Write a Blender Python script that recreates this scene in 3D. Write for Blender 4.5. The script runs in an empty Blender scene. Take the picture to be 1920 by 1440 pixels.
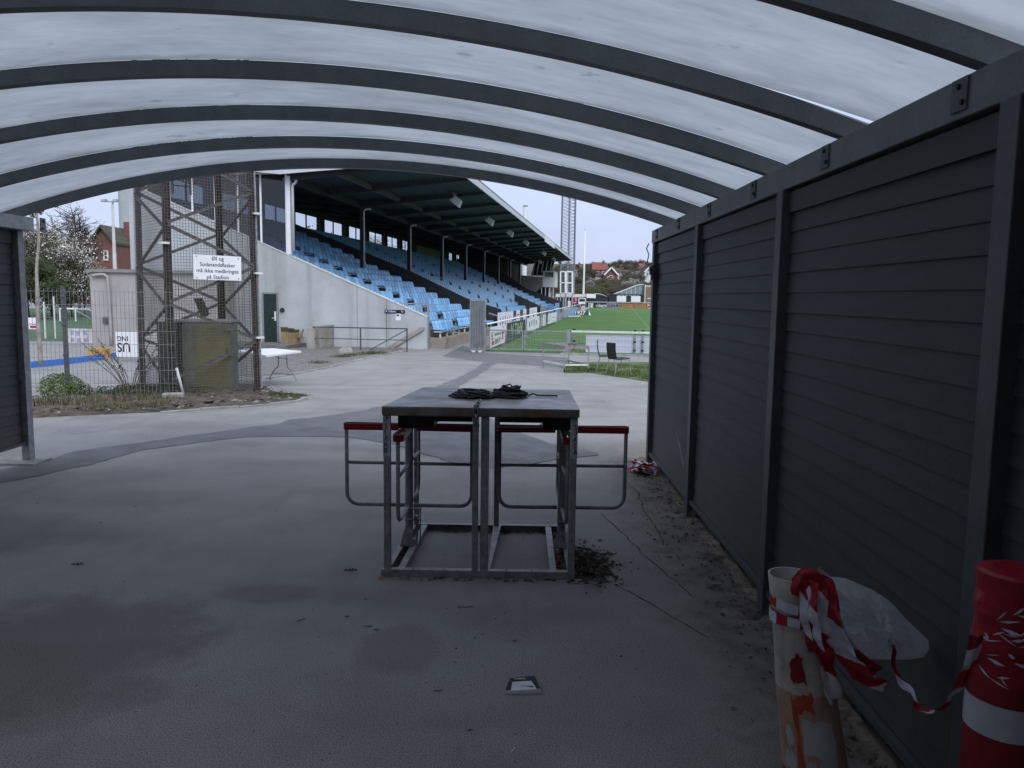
import bpy, math, random
from mathutils import Vector, Matrix, noise
random.seed(7)
S = bpy.context.scene
COL = S.collection
rad = math.radians

# ------------------------------------------------------------------ camera, world, sun, exposure
FPX, HCAM, ROLL = 1480.0, 1.65, 0.0135
PITCH = math.atan(163 / FPX)
YAW = -math.atan(10 / FPX * math.cos(PITCH))
_cy, _sy, _cp, _sp = math.cos(YAW), math.sin(YAW), math.cos(PITCH), math.sin(PITCH)
FWD = Vector((_sy * _cp, _cy * _cp, -_sp))
_r0 = Vector((_cy, -_sy, 0)); _u0 = _r0.cross(FWD)
RGT = _r0 * math.cos(ROLL) + _u0 * math.sin(ROLL)
UPV = _u0 * math.cos(ROLL) - _r0 * math.sin(ROLL)
EYE = Vector((0, 0, HCAM))
cam = bpy.data.cameras.new('camera')
cam.sensor_width = 36.0
cam.lens = FPX / 1920 * 36.0
cam.clip_start = 0.05
cam.clip_end = 2500
cam_o = bpy.data.objects.new('camera', cam)
COL.objects.link(cam_o)
cam_o.matrix_world = Matrix(((RGT.x, UPV.x, -FWD.x, EYE.x), (RGT.y, UPV.y, -FWD.y, EYE.y), (RGT.z, UPV.z, -FWD.z, EYE.z), (0, 0, 0, 1)))
S.camera = cam_o

SUN_EL, SUN_AZ = rad(40), rad(155)          # azimuth clockwise from +Y
w = bpy.data.worlds.new('World'); S.world = w; w.use_nodes = True
nt = w.node_tree; nt.nodes.clear()
N = nt.nodes.new; L = nt.links.new
out = N('ShaderNodeOutputWorld'); bg = N('ShaderNodeBackground'); bg.inputs[1].default_value = 0.1
sky = N('ShaderNodeTexSky'); sky.sky_type = 'NISHITA'; sky.sun_disc = False
sky.sun_elevation = SUN_EL; sky.sun_rotation = SUN_AZ
sky.air_density = 1.2; sky.dust_density = 3.0; sky.ozone_density = 2.0
tc = N('ShaderNodeTexCoord'); sx = N('ShaderNodeSeparateXYZ'); L(tc.outputs['Generated'], sx.inputs[0])
rp = N('ShaderNodeValToRGB')                 # overcast layer: paler and brighter towards the zenith
rp.color_ramp.elements[0].position = 0.0; rp.color_ramp.elements[0].color = (.52, .59, .80, 1)
rp.color_ramp.elements[1].position = 1.0; rp.color_ramp.elements[1].color = (1.16, 1.29, 1.52, 1)
e = rp.color_ramp.elements.new(.28); e.color = (.51, .59, .82, 1); e = rp.color_ramp.elements.new(.6); e.color = (.86, .95, 1.16, 1)
L(sx.outputs[2], rp.inputs[0])
nz = N('ShaderNodeTexNoise'); nz.inputs['Scale'].default_value = 3.0; nz.inputs['Detail'].default_value = 5
mp = N('ShaderNodeMapping'); mp.inputs['Scale'].default_value = (1, 1, 3.5); L(tc.outputs['Generated'], mp.inputs[0]); L(mp.outputs[0], nz.inputs['Vector'])
mr = N('ShaderNodeMapRange'); mr.inputs[1].default_value = .3; mr.inputs[2].default_value = .75; mr.inputs[3].default_value = 9.4; mr.inputs[4].default_value = 11.4
L(nz.outputs[0], mr.inputs[0])
vm = N('ShaderNodeVectorMath'); vm.operation = 'SCALE'; L(rp.outputs[0], vm.inputs[0]); L(mr.outputs[0], vm.inputs['Scale'])
mx = N('ShaderNodeMix'); mx.data_type = 'RGBA'; mx.inputs[0].default_value = .86
L(sky.outputs[0], mx.inputs[6]); L(vm.outputs[0], mx.inputs[7]); L(mx.outputs[2], bg.inputs[0]); L(bg.outputs[0], out.inputs[0])

sun = bpy.data.lights.new('sun', 'SUN'); sun.energy = 1.5; sun.angle = rad(40); sun.color = (.95, .97, 1.0)
sun_o = bpy.data.objects.new('sun', sun); COL.objects.link(sun_o)
sd = Vector((math.sin(SUN_AZ) * math.cos(SUN_EL), math.cos(SUN_AZ) * math.cos(SUN_EL), math.sin(SUN_EL)))
sun_o.rotation_euler = sd.to_track_quat('Z', 'Y').to_euler(); sun_o.location = sd * 60

S.view_settings.view_transform = 'Standard'; S.view_settings.look = 'None'
S.view_settings.exposure = 0.33; S.view_settings.gamma = 1.0; S.view_settings.use_curve_mapping = False
S.render.engine = 'CYCLES'
S.cycles.max_bounces = 8; S.cycles.diffuse_bounces = 5; S.cycles.transparent_max_bounces = 16
S.cycles.use_denoising = True
S.cycles.caustics_reflective = False; S.cycles.caustics_refractive = False

# ------------------------------------------------------------------ measuring helpers (photo pixel -> place in the world)
def ray(x, y):
    return (FWD + RGT * ((x - 960) / FPX) + UPV * ((720 - y) / FPX)).normalized()
def gz(y):
    if y < 8.5: return 0.0
    if y < 21: t = (y - 8.5) / 12.5; return -0.35 * t * t * (3 - 2 * t)
    if y < 30: return -0.35
    return -0.35 + 0.42 * min(1, (y - 30) / 100)
def G(x, y):
    d = ray(x, y); z = 0.0; p = EYE
    for _ in range(70):
        p = EYE + d * ((z - HCAM) / d.z); z = .5 * z + .5 * gz(min(p.y, 400))
    return p
def AY(x, y, Y):
    d = ray(x, y); return EYE + d * (Y / d.y)
def AZ_(x, y, z):
    d = ray(x, y); return EYE + d * ((z - HCAM) / d.z)

# ------------------------------------------------------------------ mesh builder
class MB:
    def __init__(s): s.v = []; s.f = []; s.m = []
    def poly(s, pts, m=0):
        n = len(s.v); s.v += [tuple(p) for p in pts]; s.f.append(tuple(range(n, n + len(pts)))); s.m.append(m)
    def box(s, x0, y0, z0, x1, y1, z1, m=0):
        s.hexa([(x0, y0, z0), (x1, y0, z0), (x1, y1, z0), (x0, y1, z0), (x0, y0, z1), (x1, y0, z1), (x1, y1, z1), (x0, y1, z1)], m)
    def hexa(s, p, m=0):
        n = len(s.v); s.v += [tuple(q) for q in p]
        for f in ((3, 2, 1, 0), (4, 5, 6, 7), (0, 1, 5, 4), (1, 2, 6, 5), (2, 3, 7, 6), (3, 0, 4, 7)):
            s.f.append(tuple(n + i for i in f)); s.m.append(m)
    def bar(s, p, q, w, h=None, up=(0, 0, 1), m=0):
        p, q = Vector(p), Vector(q); h = h or w; d = (q - p).normalized(); up = Vector(up)
        if abs(d.dot(up)) > .98: up = Vector((0, 1, 0)) if abs(d.y) < .9 else Vector((1, 0, 0))
        sd_ = d.cross(up).normalized(); u = sd_.cross(d)
        a, b = sd_ * (w / 2), u * (h / 2)
        s.hexa([p - a - b, p + a - b, p + a + b, p - a + b, q - a - b, q + a - b, q + a + b, q - a + b], m)
    def tube(s, pts, r, n=6, m=0, cap=True, closed=False):
        pts = [Vector(p) for p in pts]; k = len(pts); base = len(s.v); u = None
        rr = r if isinstance(r, (list, tuple)) else [r] * k
        for i, p in enumerate(pts):
            if closed: d = pts[(i + 1) % k] - pts[i - 1]
            else: d = pts[min(i + 1, k - 1)] - pts[max(i - 1, 0)]
            d.normalize()
            if u is None:
                u = d.cross(Vector((0, 0, 1)))
                if u.length < .05: u = d.cross(Vector((1, 0, 0)))
            u = (u - d * u.dot(d))
            if u.length < 1e-5: u = d.orthogonal()
            u.normalize(); v = d.cross(u)
            for j in range(n):
                t = 2 * math.pi * (j + .5) / n
                s.v.append(tuple(p + (u * math.cos(t) + v * math.sin(t)) * rr[i]))
        for i in range(k if closed else k - 1):
            a, b = base + i * n, base + ((i + 1) % k) * n
            for j in range(n):
                s.f.append((a + j, a + (j + 1) % n, b + (j + 1) % n, b + j)); s.m.append(m)
        if cap and not closed:
            s.f.append(tuple(base + j for j in reversed(range(n)))); s.m.append(m)
            s.f.append(tuple(base + (k - 1) * n + j for j in range(n))); s.m.append(m)
    def ribbon(s, pts, sides, stripe=None, m0=0, m1=1, off=0.0):
        acc = off
        for i in range(len(pts) - 1):
            a, b = Vector(pts[i]), Vector(pts[i + 1]); sa, sb = Vector(sides[i]), Vector(sides[i + 1])
            m = m0 if (stripe is None or int(acc / stripe) % 2 == 0) else m1
            s.poly([a - sa, a + sa, b + sb, b - sb], m); acc += (b - a).length
    def mesh(s, name, mats, smooth=False):
        me = bpy.data.meshes.new(name); me.from_pydata(s.v, [], s.f)
        for mm in (mats if isinstance(mats, (list, tuple)) else [mats]): me.materials.append(mm)
        if any(s.m): me.polygons.foreach_set('material_index', s.m)
        if smooth: me.polygons.foreach_set('use_smooth', [True] * len(s.f))
        me.update(); return me
    def build(s, name, mats, parent=None, loc=None, rz=0, smooth=False, bevel=0):
        return link(name, s.mesh(name, mats, smooth), parent, loc, rz, bevel)
def link(name, data, parent=None, loc=None, rz=0, bevel=0):
    o = bpy.data.objects.new(name, data); COL.objects.link(o)
    if parent: o.parent = parent
    if loc is not None: o.location = loc
    if rz: o.rotation_euler = (0, 0, rz)
    if bevel:
        b = o.modifiers.new('bevel', 'BEVEL'); b.width = bevel; b.segments = 2; b.limit_method = 'ANGLE'
    return o
def tag(o, label=None, cat=None, group=None, kind=None):
    if label: o['label'] = label
    if cat: o['category'] = cat
    if group: o['group'] = group
    if kind: o['kind'] = kind
    return o
def thing(name, label, cat, loc=(0, 0, 0), rz=0, group=None):
    o = bpy.data.objects.new(name, None); COL.objects.link(o); o.empty_display_size = .1
    o.location = loc; o.rotation_euler = (0, 0, rz); return tag(o, label, cat, group)
def copy_tree(o, parent=None):
    c = o.copy(); COL.objects.link(c)
    if parent: c.parent = parent
    for ch in list(o.children): copy_tree(ch, c)
    return c
def text(body, size, mat_, parent, loc, rot, extr=.002, align='CENTER', shear=0, sx=1.0, name='lettering', ls=1.0):
    cu = bpy.data.curves.new(name, 'FONT'); cu.body = body; cu.size = size; cu.extrude = extr; cu.align_x = align; cu.align_y = 'CENTER'
    cu.shear = shear; cu.space_line = ls; cu.materials.append(mat_); cu.resolution_u = 3; cu.offset = size * .012
    o = bpy.data.objects.new(name, cu); COL.objects.link(o); o.parent = parent; o.location = loc; o.rotation_euler = rot
    o.scale = (sx, 1, 1); return o

# ------------------------------------------------------------------ materials
def mat(name, c, rough=.6, metal=0.0, var=.18, scale=6.0, bump=0.0, bscale=60.0, c2=None, rnd=0.0, stretch=(1, 1, 1), spec=.4, fine=0.0, lo=.35, hi=.68):
    m = bpy.data.materials.new(name); m.use_nodes = True; t = m.node_tree; n = t.nodes; l = t.links
    b = n['Principled BSDF']; b.inputs['Roughness'].default_value = rough; b.inputs['Metallic'].default_value = metal
    b.inputs['Specular IOR Level'].default_value = spec
    co = n.new('ShaderNodeTexCoord'); ma = n.new('ShaderNodeMapping'); ma.inputs['Scale'].default_value = stretch
    l.new(co.outputs['Object'], ma.inputs[0])
    no = n.new('ShaderNodeTexNoise'); no.inputs['Scale'].default_value = scale; no.inputs['Detail'].default_value = 6; no.inputs['Roughness'].default_value = .62
    l.new(ma.outputs[0], no.inputs['Vector'])
    rp = n.new('ShaderNodeValToRGB'); rp.color_ramp.elements[0].position = lo; rp.color_ramp.elements[1].position = hi
    c2 = c2 or tuple(min(1, x * (1 + var)) for x in c); c1 = tuple(x * (1 - var) for x in c)
    rp.color_ramp.elements[0].color = (*c1, 1); rp.color_ramp.elements[1].color = (*c2, 1)
    l.new(no.outputs[0], rp.inputs[0]); col = rp.outputs[0]
    if fine:
        n2 = n.new('ShaderNodeTexNoise'); n2.inputs['Scale'].default_value = bscale; n2.inputs['Detail'].default_value = 3
        l.new(co.outputs['Object'], n2.inputs['Vector'])
        r2 = n.new('ShaderNodeMapRange'); r2.inputs[1].default_value = .3; r2.inputs[2].default_value = .7; r2.inputs[3].default_value = 1 - fine; r2.inputs[4].default_value = 1 + fine
        l.new(n2.outputs[0], r2.inputs[0])
        v = n.new('ShaderNodeVectorMath'); v.operation = 'SCALE'; l.new(col, v.inputs[0]); l.new(r2.outputs[0], v.inputs['Scale']); col = v.outputs[0]
    if rnd:
        oi = n.new('ShaderNodeObjectInfo'); r3 = n.new('ShaderNodeMapRange'); r3.inputs[3].default_value = 1 - rnd; r3.inputs[4].default_value = 1 + rnd
        l.new(oi.outputs['Random'], r3.inputs[0])
        v = n.new('ShaderNodeVectorMath'); v.operation = 'SCALE'; l.new(col, v.inputs[0]); l.new(r3.outputs[0], v.inputs['Scale']); col = v.outputs[0]
    l.new(col, b.inputs['Base Color'])
    if bump:
        nb = n.new('ShaderNodeTexNoise'); nb.inputs['Scale'].default_value = bscale; nb.inputs['Detail'].default_value = 4
        l.new(co.outputs['Object'], nb.inputs['Vector'])
        bp = n.new('ShaderNodeBump'); bp.inputs['Strength'].default_value = bump; bp.inputs['Distance'].default_value = .01
        l.new(nb.outputs[0], bp.inputs['Height']); l.new(bp.outputs[0], b.inputs['Normal'])
    return m
def streaks(m, dark=.6, scale=(3.0, 3.0, .25), lo=.5, hi=.75, tint=(.5, .47, .4)):
    """weather streaks running down a face, mixed over the base colour"""
    t = m.node_tree; n = t.nodes; l = t.links; b = n['Principled BSDF']; src = b.inputs['Base Color'].links[0].from_socket
    co = n.new('ShaderNodeTexCoord'); ma = n.new('ShaderNodeMapping'); ma.inputs['Scale'].default_value = scale; l.new(co.outputs['Object'], ma.inputs[0])
    no = n.new('ShaderNodeTexNoise'); no.inputs['Scale'].default_value = 1.0; no.inputs['Detail'].default_value = 7; l.new(ma.outputs[0], no.inputs['Vector'])
    r = n.new('ShaderNodeMapRange'); r.inputs[1].default_value = lo; r.inputs[2].default_value = hi; r.inputs[3].default_value = 0; r.inputs[4].default_value = dark
    l.new(no.outputs[0], r.inputs[0])
    x = n.new('ShaderNodeMix'); x.data_type = 'RGBA'; x.blend_type = 'MULTIPLY'; l.new(r.outputs[0], x.inputs[0]); l.new(src, x.inputs[6]); x.inputs[7].default_value = (*tint, 1)
    l.new(x.outputs[2], b.inputs['Base Color']); return m
def glassy(name, tint=(.8, .85, .9), mixf=.12, rough=.05, gl=(.8, .8, .8)):
    m = bpy.data.materials.new(name); m.use_nodes = True; t = m.node_tree; n = t.nodes; l = t.links
    n.remove(n['Principled BSDF']); o = n['Material Output']
    tr = n.new('ShaderNodeBsdfTransparent'); tr.inputs[0].default_value = (*tint, 1)
    g = n.new('ShaderNodeBsdfGlossy'); g.inputs['Roughness'].default_value = rough; g.inputs[0].default_value = (*gl, 1)
    x = n.new('ShaderNodeMixShader'); x.inputs[0].default_value = mixf
    l.new(tr.outputs[0], x.inputs[1]); l.new(g.outputs[0], x.inputs[2]); l.new(x.outputs[0], o.inputs[0]); return m

M = {}
def ground_marks(m):
    """trodden-in dirt along the wall foot, old oil stains and speckle on the asphalt"""
    t = m.node_tree; n = t.nodes; l = t.links; b = n['Principled BSDF']; src = b.inputs['Base Color'].links[0].from_socket
    ge = n.new('ShaderNodeNewGeometry'); sp = n.new('ShaderNodeSeparateXYZ'); l.new(ge.outputs['Position'], sp.inputs[0])
    def nz_(sc, det=6, rough=.65, st=(1, 1, 1)):
        ma = n.new('ShaderNodeMapping'); ma.inputs['Scale'].default_value = st; l.new(ge.outputs['Position'], ma.inputs[0])
        q = n.new('ShaderNodeTexNoise'); q.inputs['Scale'].default_value = sc; q.inputs['Detail'].default_value = det; q.inputs['Roughness'].default_value = rough; l.new(ma.outputs[0], q.inputs['Vector']); return q.outputs[0]
    def mth(op, a, c=None):
        q = n.new('ShaderNodeMath'); q.operation = op
        for i, v in enumerate((a, c)):
            if v is None: continue
            if isinstance(v, (int, float)): q.inputs[i].default_value = v
            else: l.new(v, q.inputs[i])
        return q.outputs[0]
    def mr_(v, a, c, d, e):
        q = n.new('ShaderNodeMapRange'); l.new(v, q.inputs[0])
        for i, k in enumerate((a, c, d, e)): q.inputs[i + 1].default_value = k
        return q.outputs[0]
    def mixc(f, c, col, mode='MIX'):
        x = n.new('ShaderNodeMix'); x.data_type = 'RGBA'; x.blend_type = mode; l.new(f, x.inputs[0]); l.new(c, x.inputs[6])
        if isinstance(col, tuple): x.inputs[7].default_value = (*col, 1)
        else: l.new(col, x.inputs[7])
        return x.outputs[2]
    # dirt strip: 0 at .75 m from the wall, 1 beside it, broken up by noise
    edge = mth('ADD', sp.outputs[0], mth('MULTIPLY', mth('SUBTRACT', nz_(2.2), .5), 1.5))
    yin = mth('MULTIPLY', mr_(sp.outputs[1], 1.0, 2.4, 0, 1), mr_(sp.outputs[1], 7.9, 9.6, 1, 0))
    d = mth('MULTIPLY', mr_(edge, .72, 1.28, 0, 1), yin)
    sand = n.new('ShaderNodeValToRGB'); sand.color_ramp.elements[0].color = (.055, .044, .034, 1); sand.color_ramp.elements[1].color = (.15, .128, .103, 1); sand.color_ramp.elements[0].position = .36; sand.color_ramp.elements[1].position = .58
    l.new(nz_(9, 8, .75), sand.inputs[0])
    c = mixc(mth('MULTIPLY', d, .95), src, sand.outputs[0])
    for (x, y, r, k, sq) in ((-2.15, 3.45, .75, .55, 1.0), (-1.35, 4.2, .30, .3, .5), (-.55, 3.55, .22, .35, 1.4), (.0, 2.2, .5, .2, 1), (-3.6, 5.2, .9, .22, .6), (-.2, 8.4, 1.2, .25, .5)):
        dx = mth('MULTIPLY', mth('SUBTRACT', sp.outputs[0], x), 1.0); dy = mth('MULTIPLY', mth('SUBTRACT', sp.outputs[1], y), 1 / sq)
        rr = mth('SQRT', mth('ADD', mth('MULTIPLY', dx, dx), mth('MULTIPLY', dy, dy)))
        f = mr_(mth('ADD', rr, mth('MULTIPLY', mth('SUBTRACT', nz_(2.5), .5), r * 1.2)), r * .72, r * 1.05, k, 0)
        c = mixc(f, c, (.40, .38, .36), 'MULTIPLY')
    tr = mr_(nz_(1.0, 5, .6, (2.2, .35, 1)), .56, .70, 0, .35); c = mixc(tr, c, (.62, .60, .57), 'MULTIPLY')
    spk = mr_(nz_(46, 2, .5), .68, .74, 0, .7); c = mixc(spk, c, (.35, .33, .31), 'MULTIPLY')
    l.new(c, b.inputs['Base Color']); return m
M['asphalt'] = ground_marks(streaks(mat('asphalt', (.250, .243, .236), .88, var=.14, scale=1.1, bump=.5, bscale=170, fine=.6), .45, (.5, 1.6, 1), .5, .72, (.68, .67, .66)))
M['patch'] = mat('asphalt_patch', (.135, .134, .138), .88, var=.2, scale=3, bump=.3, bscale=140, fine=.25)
M['dirt'] = mat('dirt', (.12, .10, .08), .95, var=.45, scale=7, bump=.8, bscale=45, fine=.4)
M['sand'] = mat('sand_dirt', (.105, .088, .072), .95, var=.35, scale=5, bump=.6, bscale=60, fine=.35)
M['soil'] = mat('soil', (.085, .07, .052), .97, var=.5, scale=6, bump=1, bscale=40, fine=.45)
M['gravel'] = mat('gravel', (.17, .16, .15), .95, var=.3, scale=9, bump=.9, bscale=90, fine=.45)
M['concrete'] = streaks(mat('concrete', (.42, .44, .445), .85, var=.13, scale=.7, bump=.15, bscale=70, fine=.07), .75, (1.6, 1.6, .13), .52, .75, (.60, .57, .50))
M['concrete_old'] = streaks(mat('concrete_old', (.33, .31, .28), .9, var=.2, scale=2.5, bump=.3, bscale=50, fine=.12), .7, (3, 3, .5), .45, .7)
M['kerb'] = mat('kerb_concrete', (.30, .29, .27), .9, var=.25, scale=4, fine=.2, rnd=.15)
M['galv'] = mat('galvanised_steel', (.30, .32, .33), .5, .55, var=.2, scale=14, fine=.12, bscale=90)
M['galv_dull'] = streaks(mat('dull_galvanised_steel', (.26, .265, .265), .55, .2, var=.28, scale=18, fine=.15, bscale=120), .5, (12, 12, 4), .5, .75, (.45, .38, .32))
M['rib'] = mat('grey_painted_steel', (.145, .154, .163), .55, .1, var=.13, scale=9, fine=.1, bscale=90)
M['post'] = mat('post_steel', (.085, .092, .098), .5, .25, var=.15, scale=8, fine=.1, bscale=80)
M['slate'] = mat('slate_board_paint', (.037, .041, .045), .62, var=.14, scale=5, stretch=(6, .6, 6), bump=.12, bscale=50, rnd=.10, fine=.07)
def splash(m):
    t = m.node_tree; n = t.nodes; l = t.links; b = n['Principled BSDF']; src = b.inputs['Base Color'].links[0].from_socket
    ge = n.new('ShaderNodeNewGeometry'); sp = n.new('ShaderNodeSeparateXYZ'); l.new(ge.outputs['Position'], sp.inputs[0])
    q = n.new('ShaderNodeTexNoise'); q.inputs['Scale'].default_value = 5; q.inputs['Detail'].default_value = 8; q.inputs['Roughness'].default_value = .75; l.new(ge.outputs['Position'], q.inputs['Vector'])
    a = n.new('ShaderNodeMath'); a.operation = 'MULTIPLY_ADD'; a.inputs[1].default_value = -1.3; l.new(q.outputs[0], a.inputs[0]); l.new(sp.outputs[2], a.inputs[2])
    r = n.new('ShaderNodeMapRange'); r.inputs[1].default_value = -.55; r.inputs[2].default_value = .10; r.inputs[3].default_value = .55; r.inputs[4].default_value = 0; l.new(a.outputs[0], r.inputs[0])
    x = n.new('ShaderNodeMix'); x.data_type = 'RGBA'; l.new(r.outputs[0], x.inputs[0]); l.new(src, x.inputs[6]); x.inputs[7].default_value = (.085, .075, .062, 1); l.new(x.outputs[2], b.inputs['Base Color']); return m
splash(M['slate'])
M['black'] = mat('black_paint', (.012, .012, .013), .5, var=.2)
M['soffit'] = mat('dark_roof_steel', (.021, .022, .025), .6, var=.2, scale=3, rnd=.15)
M['purlin'] = mat('brown_purlin', (.085, .078, .075), .7, var=.2)
M['parapet'] = mat('dark_parapet', (.026, .030, .034), .7, var=.15, scale=2)
M['backwall'] = mat('brown_brick_wall', (.055, .047, .042), .85, var=.2, scale=3, fine=.15, bscale=12)
M['mast'] = mat('rusty_dark_steel', (.022, .019, .018), .7, .2, var=.45, scale=16, c2=(.06, .043, .034), fine=.15)
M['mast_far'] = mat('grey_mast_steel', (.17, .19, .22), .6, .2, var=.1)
M['brace'] = mat('weathered_brace', (.115, .108, .10), .65, .2, var=.35, scale=20)
M['white'] = mat('white_paint', (.74, .75, .76), .45, var=.06, scale=3, fine=.03)
M['offwhite'] = streaks(mat('aged_white', (.62, .62, .60), .6, var=.12, scale=3), .5, (6, 6, 1))
M['fascia'] = mat('pale_fascia', (.52, .54, .57), .55, var=.06, scale=2)
M['blue'] = mat('blue_seat_plastic', (.21, .46, .73), .38, var=.15, scale=3, rnd=.28, spec=.5)
M['blueboard'] = mat('blue_board', (.05, .17, .55), .5, var=.1)
M['step'] = mat('step_concrete', (.27, .24, .20), .9, var=.2, scale=2, fine=.15)
M['green_door'] = mat('dark_green_door', (.012, .026, .023), .6, var=.3, scale=9)
M['olive'] = streaks(mat('olive_cabinet', (.155, .150, .070), .55, var=.12, scale=4, fine=.06), .35, (3, 3, .8))
M['olivegrey'] = mat('grey_green_cabinet', (.135, .15, .115), .6, var=.15, scale=5)
M['red'] = mat('red_pad', (.25, .008, .016), .42, var=.2, scale=10)
M['tape_red'] = mat('red_tape', (.33, .010, .022), .38, var=.15, scale=20)
M['tape_white'] = mat('white_tape', (.62, .62, .68), .38, var=.1, scale=20)
M['bol_white'] = streaks(mat('stained_plastic', (.50, .47, .41), .5, var=.18, scale=9, fine=.10), .75, (13, 13, 3), .42, .70, (.60, .50, .41))
M['bol_red'] = mat('bollard_red', (.20, .006, .010), .45, var=.2, scale=8)
M['bol_orange'] = mat('bollard_orange', (.42, .07, .025), .5, var=.3, scale=12)
M['bol_band'] = mat('reflective_band', (.46, .48, .50), .45, var=.08, scale=30)
M['ink'] = mat('black_ink', (.01, .01, .012), .6, var=.1)
M['navy'] = mat('navy_sign', (.012, .02, .075), .45, var=.1)
M['wood'] = mat('weathered_wood', (.20, .15, .10), .85, var=.35, scale=8, stretch=(1, 1, 8))
M['card'] = mat('cardboard', (.27, .19, .11), .85, var=.2, scale=6)
M['rusttop'] = streaks(mat('rusty_tabletop', (.42, .425, .425), .38, .25, var=.3, scale=7, c2=(.56, .57, .58), fine=.12), 1.0, (2.2, 5, 2), .42, .62, (.46, .36, .29))
M['rustedge'] = streaks(mat('rusty_edge', (.20, .18, .155), .5, .4, var=.3, scale=9), .85, (4, 2, 2), .46, .62, (.9, .5, .25))
M['cord'] = mat('black_cord', (.040, .043, .045), .55, var=.3, scale=40)
M['chain'] = mat('steel_chain', (.22, .22, .23), .4, .7, var=.2)
M['grass'] = mat('grass', (.058, .135, .022), .95, var=.22, scale=.55, bump=.7, bscale=22, fine=.28)
M['turf'] = mat('training_turf', (.050, .098, .045), .95, var=.2, scale=.6, fine=.2)
M['grass2'] = mat('rough_grass', (.090, .125, .032), .95, var=.4, scale=1.6, bump=.8, bscale=30, fine=.35)
M['blade'] = mat('grass_blade', (.065, .105, .026), .8, var=.4, scale=3, c2=(.13, .14, .05))
M['line'] = mat('faded_line_paint', (.105, .185, .075), .9, var=.2, scale=3)
M['leaf_dark'] = mat('dark_leaf', (.040, .055, .024), .8, var=.45, scale=1.2)
M['leaf_olive'] = mat('olive_leaf', (.075, .085, .038), .8, var=.4, scale=.9)
M['shrub'] = mat('bright_shrub_leaf', (.085, .16, .028), .8, var=.4, scale=2)
M['leaf_light'] = mat('spring_leaf', (.12, .14, .045), .8, var=.35, scale=.9)
M['leaf_green'] = mat('green_leaf', (.055, .088, .028), .8, var=.4, scale=2)
M['leaf_brown'] = mat('budding_twig', (.14, .115, .085), .9, var=.35, scale=1)
M['blossom'] = mat('pale_blossom', (.68, .65, .62), .8, var=.25, scale=1.5)
M['bark'] = mat('bark', (.085, .068, .052), .95, var=.35, scale=6)
M['bark_pale'] = mat('pale_bark', (.30, .28, .24), .9, var=.35, scale=8)
M['brick'] = mat('red_brick', (.175, .078, .060), .85, var=.2, scale=3, fine=.2, bscale=9)
M['rooftile'] = mat('red_roof_tile', (.20, .060, .046), .8, var=.22, scale=2, fine=.2, bscale=6)
M['roofdark'] = mat('dark_roof', (.045, .042, .04), .8, var=.2, scale=2)
M['roofmoss'] = mat('mossy_roof', (.075, .075, .045), .9, var=.3, scale=1)
M['render'] = mat('cream_render', (.58, .54, .46), .8, var=.12)
M['outbuilding'] = streaks(mat('pinkish_render', (.37, .345, .335), .85, var=.1, scale=1), .4, (1, 1, .15))
M['silo'] = streaks(mat('silo_concrete', (.33, .36, .37), .8, var=.08, scale=.3), .35, (.4, .4, .1))
M['pane_dark'] = mat('dark_window', (.02, .024, .028), .12, var=.1, spec=.6)
M['glass'] = glassy('clear_glass', (.93, .95, .97), .05)
M['tint'] = glassy('tinted_glass', (.45, .48, .52), .06)
M['magenta'] = mat('magenta_banner', (.30, .015, .09), .6, var=.1)
M['lilac'] = mat('lilac_board', (.34, .31, .46), .5, var=.1)
M['orange'] = mat('orange_board', (.42, .17, .055), .5, var=.08)
M['darkboard'] = mat('dark_violet_board', (.030, .022, .045), .5, var=.1)
M['redboard'] = mat('red_board', (.42, .035, .06), .5, var=.08)
M['bluepale'] = mat('pale_blue_board', (.16, .33, .58), .5, var=.15, scale=2)
M['bluemid'] = mat('mid_blue_board', (.06, .22, .46), .5, var=.15)
M['greenboard'] = mat('dark_green_board', (.028, .045, .024), .6, var=.1)
M['palegreen'] = mat('pale_green_lettering', (.34, .40, .29), .6, var=.1)
M['yellow'] = mat('yellow_board', (.55, .36, .09), .6, var=.2)
M['panelwhite'] = mat('pale_bluish_panel', (.66, .70, .78), .5, var=.05, scale=2)
M['sticker'] = mat('pale_sticker', (.42, .44, .44), .55, var=.12)
M['bol_fade'] = streaks(mat('faded_orange_plastic', (.44, .30, .23), .5, var=.2, scale=7, fine=.08), .5, (12, 12, 3), .4, .7, (.70, .42, .32))
M['wire'] = mat('galvanised_wire', (.21, .22, .22), .6, .2, var=.15, scale=5)
M['dullwood'] = mat('grey_wood_strip', (.24, .215, .19), .85, var=.25, scale=9)
M['litter'] = mat('leaf_litter', (.045, .034, .025), .95, var=.6, scale=30)
M['corr'] = streaks(mat('corrugated_steel', (.33, .35, .37), .5, .45, var=.14, scale=5, fine=.1), .4, (5, 5, .6))
M['terrain'] = mat('hill_ground', (.075, .070, .045), .95, var=.35, scale=.05)
M['concrete_box'] = mat('grey_concrete_balcony', (.22, .225, .22), .85, var=.12)

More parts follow.
